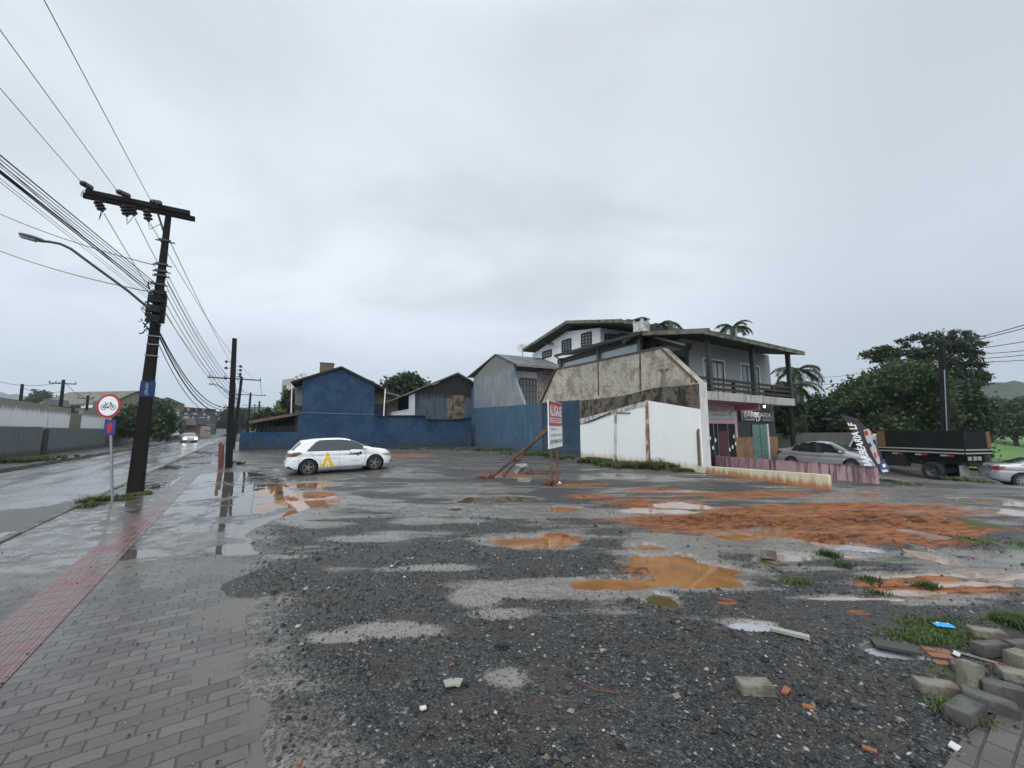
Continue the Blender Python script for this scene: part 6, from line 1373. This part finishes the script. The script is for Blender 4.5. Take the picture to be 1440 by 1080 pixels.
tree('broadleaf_tree', 'dark low tree right of the concrete pole above the truck tail', 'tree', at(1365, 640, 34), [pb_(1352, 582, 35, 28, 26), pb_(1335, 560, 35, 26, 18), pb_(1375, 596, 35, 14, 14)], 150, 22000, .7, .17, m_leafA, .2, 23, 'trees behind the truck', .8, .6)
tree('broadleaf_tree', 'round dark tree at the field edge beside the little shed', 'tree', at(1430, 640, 62), [pb_(1425, 592, 62, 22, 18), pb_(1450, 585, 62, 26, 22)], 90, 12000, 1.2, .3, m_leafA, .3, 29, 'trees at the field edge', .8, .6)
tree('broadleaf_tree', 'grey-green tree on the slope between the pole and the far hill', 'tree', at(1395, 630, 70), [pb_(1392, 574, 70, 14, 9), pb_(1385, 590, 70, 20, 14), pb_(1408, 588, 70, 14, 9)], 100, 14000, 1.3, .33, m_leafC, .3, 31, 'trees at the field edge', .8, .6)
tree('broadleaf_tree', 'dark tree mass left of the flag behind the weathered wall', 'tree', at(1150, 640, 38), [pb_(1150, 585, 38, 30, 22), pb_(1180, 590, 38, 26, 22), pb_(1120, 595, 38, 26, 16)], 150, 22000, .8, .19, m_leafA, .2, 37, 'trees behind the weathered wall', .8, .6)
tree('shrub', 'thin young tree at the end of the balcony building', 'shrub', at(1100, 640, 27), [pb_(1103, 590, 27, 16, 24), pb_(1108, 565, 27, 12, 16)], 60, 7000, .45, .13, m_leafB, .1, 41, None, .8, .5)
tree('shrub', 'dark undergrowth filling the gap beneath and behind the truck bed', 'shrub', at(1310, 655, 30), [pb_(1290, 640, 30, 40, 14), pb_(1340, 638, 30, 36, 14), pb_(1250, 640, 30, 20, 14)], 120, 14000, .5, .14, m_leafA, .05, 83, None, .8, .5)
# roadside green tree left, and others
tree('broadleaf_tree', 'bushy green tree hanging over the grey wall behind the big pole', 'tree', at(205, 625, 46), [pb_(190, 590, 46, 20, 14), pb_(215, 585, 46, 20, 16), pb_(225, 598, 46, 16, 10), pb_(180, 600, 46, 14, 10)], 90, 15000, .8, .24, m_leafB, .2, 43, None, .8, .6)
tree('broadleaf_tree', 'dark green tree rising between the blue house and the black-stained building', 'tree', at(568, 620, 60), [pb_(568, 545, 60, 22, 13), pb_(555, 552, 60, 14, 8), pb_(588, 548, 60, 14, 9), pb_(578, 538, 60, 10, 7)], 90, 12000, 1.0, .33, m_leafA, .3, 47, None, .8, .5)
tree('broadleaf_tree', 'hazy grey-green tree far away behind the stained white wall', 'tree', at(57, 610, 120), [pb_(57, 556, 120, 6, 4), pb_(45, 562, 120, 8, 3), pb_(68, 563, 120, 8, 4), pb_(55, 566, 120, 14, 4)], 40, 3500, 1.4, .5, m_leafC, .4, 53, None, .7, .4)
tree('broadleaf_tree', 'tiny hazy tree right of the double-crossarm pole', 'tree', at(101, 610, 120), [pb_(101, 570, 120, 5, 4), pb_(99, 576, 120, 4, 5)], 16, 1200, 1.2, .5, m_leafC, .3, 59, None, .7, .4)
tree('broadleaf_tree', 'dark road-end tree clump in front of the blue hill', 'tree', at(318, 615, 150), [pb_(308, 597, 150, 12, 10), pb_(325, 592, 150, 12, 14), pb_(340, 590, 150, 14, 14)], 90, 9000, 2.0, .6, m_leafA, .5, 61, None, .8, .5)
tree('shrub', 'tangled dark shrubs under the carport beside the banana plant', 'shrub', at(392, 625, 40), [pb_(385, 592, 39, 18, 9), pb_(402, 600, 39, 12, 8), pb_(372, 598, 39, 10, 6)], 70, 8000, .6, .2, m_leafA, .1, 67, None, .8, .5)
tree('vine', 'green creeper climbing the far beige apartment block', 'plant', at(405, 605, 52), [pb_(404, 575, 52, 9, 16), pb_(409, 560, 52, 6, 12)], 60, 6000, .5, .22, m_leafA, .08, 71, None, .8, .5)
def palm(label, base, top, fr, n, m=m_palm, seed=1, tr=.13, up0=.9):
    base, top = Vector(base), Vector(top); r = thing('palm_tree', label, 'palm tree', base, 0, 'palm trees'); g_ = random.Random(seed)
    mb = MB(); mb.tube([base, base.lerp(top, .5) + Vector((.1, 0, 0)), top], [tr * 1.2, tr, tr * .8], 8); mb.build('trunk', m_bark, r, smooth='all')
    V = []; Fc = []
    for k in range(n):
        az = 2 * math.pi * k / n + g_.uniform(-.2, .2); el = g_.uniform(-.1, up0); L_ = fr * g_.uniform(.8, 1.1); p = top.copy(); pts = [p.copy()]; e = el
        for j in range(12):
            d = Vector((math.cos(az) * math.cos(e), math.sin(az) * math.cos(e), math.sin(e))); p = p + d * L_ / 12; pts.append(p.copy()); e -= .115 + .010 * j
        sd_ = Vector((-math.sin(az), math.cos(az), 0))
        for j in range(1, 12):
            for q in range(3):
                c = pts[j].lerp(pts[j + 1] if j < 12 and j + 1 < len(pts) else pts[j], q / 3); ll = fr * .30 * (1 - abs(j / 12 - .45) * 1.1) * g_.uniform(.8, 1.15); fw = (pts[j] - pts[j - 1]).normalized()
                for s_ in (1, -1):
                    tip = c + sd_ * s_ * ll * .75 + fw * ll * .5 - Vector((0, 0, ll * g_.uniform(.25, .6))); i0 = len(V); w_ = fw * .05 * fr / 2
                    V += [c - w_, c + w_, tip, tip - w_ * .2]; Fc.append((i0, i0 + 1, i0 + 2, i0 + 3))
    np_mesh('crown', np.array([tuple(v) for v in V]) - np.array(base), np.array(Fc), m, False, r); return r
t1 = at(1030, 461, 32); palm('palm with full crown rising above the balcony building roof', (t1.x, t1.y + .3, 0), t1, 1.75, 15, seed=3)
t2 = at(925, 458, 28); palm('palm fronds showing behind the stone chimney', (t2.x, t2.y + .3, 0), t2, 2.1, 14, seed=5)
t2 = at(893, 458, 30); palm('spiky palm tip left of the stone chimney', (t2.x, t2.y + .3, 0), t2, 1.2, 9, seed=15, up0=1.4)
t3 = at(1122, 522, 29); palm('palm with drooping fronds at the right end of the balcony', (t3.x + .4, t3.y + .3, -.3), t3, 2.2, 14, seed=8)
t3 = at(1108, 545, 25); palm('lower palm half hidden by the balcony end post', (t3.x + .2, t3.y + .3, -.3), t3, 2.1, 12, seed=9)
# banana plant and carport
r = thing('banana_plant', 'bright green banana plant with broad upright leaves behind the carport roof', 'plant', at(388, 620, 43)); g_ = random.Random(4)
V = []; Fc = []
for (x0, y0, x1, y1, w_) in ((388, 597, 390, 560, 4.5), (386, 597, 366, 575, 3.2), (385, 597, 376, 568, 2.6), (390, 597, 402, 572, 3.2), (390, 598, 384, 566, 2), (386, 598, 360, 590, 2.4)):
    a, b = at(x0, y0, 43), at(x1, y1, 43 + g_.uniform(-.8, .8)); d = (b - a); sd_ = d.cross(Vector((0, 1, 0))).normalized(); N_ = 10
    for j in range(N_ + 1):
        t_ = j / N_; c = a + d * t_ + Vector((0, .3 * math.sin(t_ * 3), -.25 * t_ * t_)); ww = w_ * 43 / F_PX * math.sin(math.pi * min(1, .08 + .9 * t_)) ** .6; V += [c - sd_ * ww, c + Vector((0, .12, 0)), c + sd_ * ww]
        if j: i0 = len(V) - 6; Fc += [(i0, i0 + 1, i0 + 4, i0 + 3), (i0 + 1, i0 + 2, i0 + 5, i0 + 4)]
bb = np.array(r.location); np_mesh('leaves', np.array([tuple(v) for v in V]) - bb, np.array(Fc), m_banana, True, r)
mb = MB(); 
for k in range(3): mb.tube([at(386 + k * 2, 622, 43), at(386 + k * 1.5, 594, 43)], [.16, .08], 8)
mb.build('stem', M('banana_stem', (.12, .15, .05), .7, .2, 3, .1), r)
r = thing('carport', 'low sloping dark carport roof on posts left of the blue house', 'carport', at(385, 634, 35))
cpq = off(PB, 1.2)
A, B_ = PL(350, 594, off(PB, .3)), PL(421, 581.5, off(PB, .3)); mb = MB(); mb.prism([A, B_, B_ + nB * 6 + Vector((0, 0, .2)), A + nB * 6 + Vector((0, 0, .2))], (0, 0, .14)); mb.build('roof', M('old_dark_roof_sheet', (.05, .045, .04), .8, .3, 3, .2), r)
mb = MB(); mb.beam(A - nB * .02, B_ - nB * .02, .08, .22); mb.build('fascia', m_rustwood, r)
for x, yt in ((361, 592), (366, 591), (372, 590), (376.5, 589)):
    mb = MB(); mb.beam(PL(x, 612, cpq), PL(x, yt, cpq), .14, .14); mb.build('post', m_darktrim, r)
traced('rear_wall', M('dark_grey_blue_panel', (.07, .08, .085), .8, .2, 1, .2), off(PB, 2.5), [(378, 600), (413, 598), (413, 588), (420, 586)], .2, parent=r, z0=-.1)
# apartment block far behind
r = thing('apartment_building', 'far beige and brown apartment block above the banana plant', 'building', at(407, 606, 70))
mb = MB(); c0 = at(397, 534, 70); c1 = at(428, 534, 66); mb.prism([Vector((c0.x, c0.y, 0)), Vector((c1.x, c1.y, 0)), Vector((c1.x, c1.y, c0.z)), Vector((c0.x, c0.y, c0.z))], (2, 9, 0)); mb.build('wall', M('apartment_beige', (.34, .32, .28), .8, .15, 1, .05), r)
q = ((c0.x, c0.y), (c1.x, c1.y)); mb = MB(); mb.prism([PL(x, y, off(q, -.1)) for x, y in ((397.5, 551), (412, 551), (412, 542), (397.5, 542))], nrm(q) * .1); mb.build('brown_band', M('brown_cladding', (.12, .085, .075), .8, .1, 1, 0), r)
for x, y in ((404, 543), (409, 543), (404, 571), (409, 571)): framed_window(r, q, x, x + 3, y, y, y + 5, y + 5, 1, 1, m_frame, m_glass, .15, proud=.2)
# concrete pole at the right and its wires
bp, tpp = at(1330, 640, 26), at(1324.5, 481, 26); bp.z = -1.0
pr = thing('utility_pole', 'tall dark square concrete pole in front of the right-hand trees', 'utility pole', bp); mb = MB(); tbeam(mb, bp, tpp, .42, .34, .26, .22, Vector((1, .1, 0)), Vector((-.1, 1, 0))); mb.build('shaft', m_poleconc, pr)
mb = MB(); mb.tube([at(1333, 640, 25.7) , at(1328, 520, 25.7)], .03, 6); mb.build('conduit', m_metal, pr)
for k, (ya, yb_) in enumerate(((484, 451), (486, 456), (493, 477), (498, 491), (505, 497), (508, 505))):
    wire([at(1325, ya, 26), at(1460, yb_, 15 + k)], .018, 'wire running right from the square pole out of the picture', sag=.1, grp='wires right of the square pole')
for k in range(2): wire([at(1325, 500 + 10 * k, 26), at(1120, 532 + 10 * k, 34)], .016, 'faint wire crossing left from the square pole to the palm', sag=.4, grp='wires left of the square pole')
# shed at the field
r = thing('shed', 'tiny pale shed with flat roof at the edge of the green field', 'shed', at(1405, 614, 90))
mb = MB(); c = at(1405, 610, 90); mb.box((c.x, c.y, c.z - .2), (1.2, 2, 2.6)); mb.build('wall', M('shed_wall', (.30, .30, .27), .8, .1, 2, 0), r); mb = MB(); mb.box((c.x, c.y, c.z + 1.2), (1.8, 2.6, .3)); mb.build('roof', m_rooffc, r)
# hills
def hill(name, pts, Y, m, depth, seed):
    N_ = 160; xs_ = np.linspace(pts[0][0], pts[-1][0], N_); ys_ = np.interp(xs_, [p[0] for p in pts], [p[1] for p in pts]); V = []
    for j in range(14):
        t_ = j / 13
        for i in range(N_):
            P = at(xs_[i], ys_[i], Y); h = P.z + 3; f = math.sin(min(1, t_ * 1.35) * math.pi / 2) ** .8 if t_ < .74 else 1 - (t_ - .74) * 1.2
            nz = (fbm(xs_[i] * .22, t_ * 7, 4, seed) - .5) * h * .22 + (fbm(xs_[i] * 1.1, t_ * 30, 3, seed + 2) - .5) * 5
            V.append((P.x * (1 + .0 * t_), Y - depth * (1 - t_ * 1.3) + 0, max(-3, -3 + h * f + nz * f)))
    o = np_mesh(name, np.array(V), grid_faces(N_, 14), m, True); tag(o, kind='structure')
m_hill = M('forested_hill', (.028, .048, .02), .95, .6, .035, 1.0, .35, 3.0, c2=(.045, .065, .03))
hill('hill', [(290, 610), (310, 592), (335, 585), (355, 578), (380, 574), (405, 577), (430, 584), (470, 596), (520, 606)], 620, m_hill, 160, 1)
hill('hill', [(1120, 606), (1160, 582), (1230, 560), (1300, 548), (1360, 542), (1385, 543), (1410, 555), (1440, 566), (1500, 585), (1560, 604)], 420, m_hill, 140, 5)
hill('hill', [(1380, 604), (1400, 575), (1430, 567), (1470, 562), (1560, 560), (1640, 575)], 900, m_hill, 160, 9)
hill('hill', [(-260, 580), (-60, 556), (30, 556), (60, 562), (110, 574), (150, 590), (180, 606)], 1100, m_hill, 200, 13)
# ------------------------------------------------------------------ blocks and litter in the foreground
m_blk = M('concrete_paver_block', (.19, .178, .14), .8, .3, 7, .6, 70, .008, obj=True, c2=(.11, .095, .07)); m_blk2 = M('greyer_paver_block', (.095, .093, .086), .75, .3, 7, .6, 70, .008, obj=True, c2=(.055, .05, .042))
def block(cx, cy, size, rz, lab, m=m_blk, tx_=0, ty_=0, z=None, cat='paver', grp='loose concrete pavers', name='paver_block', zb=.03):
    c = G(cx, cy, .06); mb = MB(); Mx = Matrix.Rotation(R(rz), 3, 'Z') @ Matrix.Rotation(R(ty_), 3, 'Y') @ Matrix.Rotation(R(tx_), 3, 'X')
    size = tuple(k * (BS if name == 'paver_block' else 1) for k in size)
    mb.box((0, 0, 0), size); rr = random.Random(int(cx * 7 + cy)); mb.v = [v + Vector([rr.uniform(-.003, .003) for _ in range(3)]) for v in mb.v]
    vs = [Mx @ v for v in mb.v]; zmin = min(v.z for v in vs); zz_ = (z if z is not None else zb) - zmin
    o = mb.build(name, m, bevel=min(.005, min(size) * .10)); o.location = (c.x, c.y, zz_); o.rotation_euler = Mx.to_euler(); return tag(o, lab, cat, grp)
S_ = (.24, .115, .08); BS = .84
block(1317, 968, S_, -20, 'pale top block at the left end of the block heap')
block(1343, 960, (.22, .10, .05), -35, 'thin pale block tucked between the left block and the upright one', zb=.0)
block(1366, 966, (.115, .11, .20), 20, 'upright block standing at the centre of the heap', ty_=12)
block(1362, 940, (.20, .12, .06), -38, 'grey block lying just behind the upright block', m_blk2)
block(1391, 992, (.26, .12, .085), -42, 'long slanting grey block right of the nearest one', m_blk2, ty_=6)
block(1357, 1003, (.26, .13, .09), 24, 'nearest block of the heap with dark weathered top', m_blk2)
block(1393, 915, (.26, .10, .10), 4, 'long dark block at the back of the heap in the weeds', m_blk2)
block(1436, 913, (.22, .10, .10), 0, 'dark block cut by the right edge beside the long back block', m_blk2)
block(1388, 890, (.24, .13, .07), -25, 'farthest pale block resting in the green weeds')
block(1434, 932, (.16, .12, .12), 10, 'thick pale block at the right edge above the rusty clump')
block(1412, 980, (.22, .13, .12), -35, 'dark grey block right of the centre, under a pale one', m_blk2)
block(1434, 966, (.20, .13, .06), -30, 'pale block leaning over the rusty clump at the right edge', z=.10)
block(1062, 967, (.235, .12, .08), -4, 'lone concrete block lying on gravel left of the heap', grp=None)
block(1081, 781, (.20, .16, .13), -30, 'small far block beside the brown puddle in mid lot', grp=None)
block(1110, 887, (.26, .07, .025), -35, 'thin pale tile strip lying on the dark gravel', M('pale_strip', (.30, .30, .25), .7, .15, 5, .3, 40, .01, obj=True), grp=None, name='tile_strip', cat='debris')
block(1258, 905, (.26, .13, .02), -28, 'dark flat slab fragment behind the small clear puddle', M('dark_slab', (.05, .048, .042), .7, .2, 5, .4, 30, .01, obj=True), grp=None, name='slab_fragment', cat='debris')
block(1392, 925, (.36, .022, .012), -48, 'narrow weathered grey lath lying among the heaped blocks', m_blk, grp=None, name='wooden_lath', cat='plank')
mtc = M('brown_clay_tile', (.20, .09, .042), .7, .2, 5, .3, 30, .01, obj=True)
block(1316, 910, (.16, .07, .012), -25, 'farthest of the three brown clay tile shards', mtc, grp='clay tile shards', name='tile_shard', cat='shard')
block(1322, 918, (.14, .07, .014), -8, 'middle of the three brown clay tile shards', mtc, grp='clay tile shards', name='tile_shard', cat='shard')
block(1324, 928, (.09, .05, .012), -15, 'nearest and smallest of the three brown clay tile shards', mtc, grp='clay tile shards', name='tile_shard', cat='shard')
mch = M('orange_brick_chip', (.24, .085, .04), .8, .2, 5, .3, 30, .01, obj=True)
for (x, y, s1, lab) in ((1105, 966, .10, 'flat orange brick chip right of the lone block'), (1222, 1047, .07, 'small orange chip low in the dark gravel'), (1137, 988, .08, 'rust orange lump right of the brick chip'), (420, 740 + 327, .035, 'tiny orange chip near the bottom edge'), (636, 929, .03, 'tiny orange fragment above the broken tile')):
    block(x, y, (s1 * .8, s1 * .35, .012), random.uniform(-50, 50), lab, mch, grp=None, name='brick_chip', cat='brick chip')
bt = M('grey_tile', (.24, .25, .20), .5, .1, 5, .1, 30, .01, obj=True)
block(632, 958, (.06, .075, .008), 20, 'left half of the snapped grey-green tile', bt, grp=None, name='broken_tile', cat='tile', zb=.045); block(643, 957, (.06, .075, .008), -12, 'right half of the snapped grey-green tile', bt, grp=None, name='broken_tile', cat='tile', zb=.045)
wh_ = M('crumpled_white', (.50, .49, .46), .6, .1, 8, .5, 40, .01, obj=True)
for (x, y, s1, lab) in ((595, 993, .045, 'crumpled white scrap right below the snapped tile'), (1345, 917, .07, 'white torn scrap beside the clay shards'), (1342, 1046, .07, 'pale triangular flake at the paver corner')):
    block(x, y, (s1 * .8, s1 * .5, .010), 30, lab, wh_, tx_=14, grp=None, name='litter', cat='litter', zb=.04)
o = block(707, 907, (.075, .04, .02), 15, 'black oval rubber scrap on the gravel', m_tyre, grp=None, name='rubber_scrap', cat='litter', zb=.045)
block(385, 831, (.045, .05, .035), 35, 'dark olive stone standing on the wet gravel patch', M('olive_stone', (.05, .05, .03), .7, .2, 5, .3, obj=True), grp=None, name='stone', cat='stone', zb=.04)
pk2 = thing('snack_packet', 'bright blue and white snack packet lying in the weeds', 'packet', G(1327, 881, .05))
mb = MB(); ex_, ey_ = Vector((.085, -.02, 0)), Vector((.02, .045, 0)); P_ = Vector(pk2.location) + Vector((0, 0, .012)); vs = []
for j in range(5):
    for i in range(7): vs.append(P_ + ex_ * (i / 3 - 1) * .75 + ey_ * (j / 2 - 1) * .8 + Vector((0, 0, .018 * math.cos((i / 3 - 1) * 1.5) * math.cos((j / 2 - 1) * 1.5) + random.uniform(-.003, .003))))
mb.add(vs, [(j * 7 + i, j * 7 + i + 1, (j + 1) * 7 + i + 1, (j + 1) * 7 + i) for j in range(4) for i in range(6)]); mb.build('wrapper', flat('packet_blue', (.03, .30, .62), .3), pk2, smooth='all')
mb = MB(); mb.add([vs[k] + Vector((0, 0, .003)) for k in (7 * 2 + 1, 7 * 2 + 5, 7 * 3 + 5, 7 * 3 + 1)], [(0, 1, 2, 3)]); mb.build('white_band', m_signwhite, pk2)
twigs('rusty_clump', 1408, 948, 26, .07, m_rust, 'rust-brown fibrous clump between the blocks at the right', 'debris', .06, .05, .003)
mb = MB(); mb.tube([G(818, 962, .05), G(832, 968, .055), G(850, 972, .05), G(870, 974, .045)], .004, 5); tag(mb.build('twig', m_rust, origin=G(840, 969)), 'thin reddish twig curved on the gravel', 'twig')
# paving corner at bottom right
P_ = [G(1318, 1095, .045), G(1352, 1040, .045), G(1392, 1006, .045), G(1450, 984, .045), G(1560, 980, .045), G(1560, 1140, .045)]
mb = MB(); mb.prism(P_, (0, 0, -.06)); tag(mb.build('paving', m_pav), kind='structure')
# loose gravel on top of the ground
NG = 42000; ph_ = rng.uniform(-1.05, 1.0, NG * 2); rad = 1.5 + 8.5 * rng.random(NG * 2) ** 1.7
gxp = rad * np.sin(ph_); gyp = rad * np.cos(ph_); uu = gxp * UX + gyp * UY; vv = gxp * VX + gyp * VY
z_, cl_, si_, gr_, pr_ = ground_all(gxp, gyp); e_ = uu - edge_u(vv)
keep = ((e_ > .05) | (field(gxp, gyp, OVERW, .25, 2, 2) < .8)) & (pr_ > 1.25) & (rng.random(len(gxp)) > si_ * .93) & (rng.random(len(gxp)) < .35 + 1.3 * sst(.42, .6, fbm(gxp * 1.1, gyp * 1.4, 4, 61))) & (rng.random(len(gxp)) > cl_ * .8)
keep |= (e_ <= .0) & (rng.random(len(gxp)) < .05) & (uu > -2.8)
gxp, gyp, z_, e_ = gxp[keep][:NG], gyp[keep][:NG], z_[keep][:NG], e_[keep][:NG]; z_ = np.where((e_ <= 0) & (z_ < .002), .004, z_)
sz = rng.gamma(2.6, .0029, len(gxp)).clip(.0035, .032) * np.where(e_ <= 0, .6, 1); oct_ = np.array([(1, 0, 0), (0, 1, 0), (-1, 0, 0), (0, -1, 0), (.1, .1, .75), (0, 0, -.7)]); of = np.array([(0, 1, 4), (1, 2, 4), (2, 3, 4), (3, 0, 4), (1, 0, 5), (2, 1, 5), (3, 2, 5), (0, 3, 5)])
an_ = rng.uniform(0, 6.28, len(gxp)); jt = rng.uniform(.6, 1.35, (len(gxp), 6, 3)); B_ = oct_[None] * jt * sz[:, None, None]
ca, sa = np.cos(an_)[:, None], np.sin(an_)[:, None]; Vg = np.stack([B_[:, :, 0] * ca - B_[:, :, 1] * sa + gxp[:, None], B_[:, :, 0] * sa + B_[:, :, 1] * ca + gyp[:, None], B_[:, :, 2] + z_[:, None] + sz[:, None] * .25], -1).reshape(-1, 3)
Fg = (of[None] + (np.arange(len(gxp)) * 6)[:, None, None]).reshape(-1, 3)
m_grav, t, b = newmat('crushed_stone'); gi = t.node('ShaderNodeNewGeometry').outputs['Random Per Island']
t.set(b.inputs['Base Color'], rampmat(t, gi, [(0, (.009, .009, .010)), (.55, (.022, .023, .0235)), (.84, (.055, .057, .056)), (.92, (.10, .075, .05)), (.985, (.24, .23, .21)), (1, (.42, .40, .37))])); b.inputs['Roughness'].default_value = .36; b.inputs['Specular IOR Level'].default_value = .35
o = np_mesh('gravel', Vg, Fg, m_grav, False); tag(o, kind='stuff')
# grass tufts
def tufts(name, spots, n, m, h=.09, w=.006):
    V = []; 
    for (px, py, rx, ry, dens, hh) in spots:
        c = blobs_to_world([(px, py, rx, ry)])[0]; k = int(n * dens)
        r_ = np.sqrt(rng.random(k)) * 1.0; a = rng.uniform(0, 6.28, k); clump = np.floor(rng.random(k) * max(4, k / 25)).astype(int); cr_ = np.random.default_rng(int(px)); cp_ = cr_.normal(size=(clump.max() + 1, 2)) * .45
        x = c[0] + cp_[clump, 0] * c[2] + r_ * np.cos(a) * .09; y = c[1] + cp_[clump, 1] * c[3] + r_ * np.sin(a) * .09
        zg = ground_all(x, y)[0]; u_ = x * UX + y * UY; v_ = x * VX + y * VY; zg = np.where((u_ < edge_u(v_)), np.maximum(zg, 0) - .0, zg) if px > 300 else np.where(u_ < -8.4, .02, np.zeros_like(x))
        H_ = hh * rng.uniform(.4, 1.2, k); d = rng.uniform(0, 6.28, k); ln = H_ * rng.uniform(.1, .9, k); wv = w * (1 + 6 * np.hypot(c[0], c[1]) / 40)
        for s0, s1_ in ((0, .55), (.55, 1)):
            wa = wv * (1 - s0 * .6); wb = wv * (1 - s1_ * .95); px_, py_ = -np.sin(d), np.cos(d)
            A = lambda s__, q, ww: np.stack([x + np.cos(d) * ln * s__ ** 2 + px_ * ww * q, y + np.sin(d) * ln * s__ ** 2 + py_ * ww * q, zg + H_ * s__ * (1 - .25 * s__)], -1)
            V.append(np.stack([A(s0, -1, wa), A(s0, 1, wa), A(s1_, 1, wb), A(s1_, -1, wb)], 1).reshape(-1, 3))
    V = np.concatenate(V); o = np_mesh(name, V, np.arange(len(V)).reshape(-1, 4), m, False); return tag(o, kind='stuff')
tufts('weeds', [(1345, 905, 55, 12, .55, .035), (1305, 893, 35, 8, .15, .03), (1310, 880, 55, 6, .25, .035), (1120, 821, 14, 3, .14, .05), (1165, 785, 9, 3, .14, .10), (1185, 800, 8, 3, .07, .07), (1300, 828, 10, 2, .14, .08), (1225, 822, 12, 3, .10, .05), (1235, 836, 12, 3, .08, .05), (1440, 885, 30, 12, .6, .09), (1350, 1010, 30, 14, .25, .05), (1355, 760, 30, 8, .10, .05), (1400, 770, 40, 8, .12, .05), (1290, 905, 30, 8, .3, .05)], 2200, m_grass, w=.0035)
tufts('grass', [(838, 652, 22, 2.5, 2.0, .32), (880, 657, 30, 3, 3.0, .26), (925, 660, 26, 2.5, 2.2, .34), (935, 657, 14, 2, 1.2, .55), (960, 663, 20, 2, 1, .15), (700, 634, 40, 1.5, .8, .2), (760, 640, 40, 2, 1.5, .25), (790, 645, 20, 2, .8, .25), (600, 632, 60, 1.2, .6, .18), (1040, 640, 5, 1.2, .3, .3), (1060, 645, 30, 1.5, .6, .5)], 1500, m_grass, w=.007)
tufts('grass', [(192, 696, 12, 3, .6, .07), (172, 703, 16, 2, .25, .06), (133, 706, 9, 3, .30, .17), (127, 712, 8, 3, .2, .10), (212, 686, 8, 3, .12, .05), (20, 650, 30, 4, 2.0, .28), (60, 645, 16, 3, .6, .18)], 1300, m_grass, w=.006)
tufts('grass', [(1352, 664, 10, 2, .3, .3), (1368, 664, 12, 2, .3, .25), (1275, 683, 20, 2, .12, .06), (1250, 678, 12, 2, .1, .07)], 1300, m_grass, w=.008)
# ------------------------------------------------------------------ world, sun, haze
w = bpy.data.worlds.new('World'); sc.world = w; w.use_nodes = True
t = NT(w); bg = t.n['Background']
SUN_EL, SUN_AZ = R(52), R(200)             # behind the camera, slightly left
sky = t.node('ShaderNodeTexSky'); sky.sky_type = 'NISHITA'; sky.sun_disc = False; sky.sun_elevation = SUN_EL; sky.sun_rotation = SUN_AZ; sky.air_density = 1; sky.dust_density = 3
tc = t.node('ShaderNodeTexCoord').outputs['Generated']; sx = t.node('ShaderNodeSeparateXYZ'); t.set(sx.inputs[0], tc)
zc = t.math('MAXIMUM', sx.outputs[2], 0.0); k = t.math('DIVIDE', 1.0, t.math('ADD', zc, .22))
cv = t.node('ShaderNodeCombineXYZ'); t.set(cv.inputs[0], t.math('MULTIPLY', sx.outputs[0], k)); t.set(cv.inputs[1], t.math('MULTIPLY', sx.outputs[1], k)); cv = cv.outputs[0]
c1 = t.noise(t.mapv(cv, scale=(1, .8, 1), rot=(0, 0, .6), loc=(1.7, .4, 0)), .95, 7, .5, .4); c2 = t.noise(t.mapv(cv, scale=(.7, 1.5, 1), rot=(0, 0, -.7), loc=(4, 7, 0)), 1.3, 6, .55, .6)
cl = t.math('ADD', t.math('MULTIPLY', c1, .6), t.math('MULTIPLY', c2, .4))
cc = t.mix(t.rng(cl, .31, .60), (.64, .70, .77), (.94, 1.03, 1.10))
hz = t.rng(sx.outputs[2], .0, .34, 1, 0); cc = t.mix(t.math('MULTIPLY', hz, .8), cc, (.56, .635, .73))
cc = t.mix(t.math('MULTIPLY', t.rng(sx.outputs[2], .30, .72), .45), cc, (.54, .575, .64)); cc = t.mix(t.math('MULTIPLY', t.rng(t.math('ADD', sx.outputs[0], t.math('MULTIPLY', t.math('SUBTRACT', cl, .5), .8)), .25, .72), .6), cc, (.44, .49, .56))
cc = t.mix(.06, cc, t.mix(1.0, sky.outputs[0], (.09, .09, .09), 'MULTIPLY'))
boost = t.math('ADD', 1.0, t.math('MULTIPLY', t.rng(sx.outputs[2], .74, .97), 1.3)); boost = t.math('ADD', boost, t.math('MULTIPLY', t.math('MULTIPLY', t.rng(t.math('MULTIPLY', sx.outputs[1], -1.0), -.1, .7), t.rng(sx.outputs[2], -.02, .3)), 1.25))  # sky brightened overhead and behind the camera, out of view, as added fill
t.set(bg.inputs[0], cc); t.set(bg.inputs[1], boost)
sl_ = bpy.data.lights.new('sun', 'SUN'); sl_.energy = 1.0; sl_.angle = R(35); sl_.color = (1, .97, .93); so = bpy.data.objects.new('sun', sl_); col.objects.link(so)
sd = Vector((math.sin(SUN_AZ) * math.cos(SUN_EL), math.cos(SUN_AZ) * math.cos(SUN_EL), math.sin(SUN_EL))); so.rotation_euler = sd.to_track_quat('Z', 'Y').to_euler()
if HAZE:
    mh = bpy.data.materials.new('haze_air'); mh.use_nodes = True; nt = mh.node_tree; nt.nodes.remove(nt.nodes['Principled BSDF']); pv = nt.nodes.new('ShaderNodeVolumePrincipled'); pv.inputs['Color'].default_value = (.80, .87, .95, 1); pv.inputs['Density'].default_value = .00035; pv.inputs['Anisotropy'].default_value = .2
    nt.links.new(pv.outputs[0], nt.nodes['Material Output'].inputs['Volume'])
    mb = MB(); mb.box((0, 0, 150), (7400, 7400, 304)); o = mb.build('haze', mh); tag(o, kind='stuff')
vs_ = sc.view_settings; vs_.view_transform = 'Standard'; vs_.look = 'None'; vs_.exposure = 0.08; vs_.gamma = 1
cy = sc.cycles; cy.max_bounces = 6; cy.diffuse_bounces = 3; cy.glossy_bounces = 3; cy.volume_bounces = 1; cy.transmission_bounces = 3
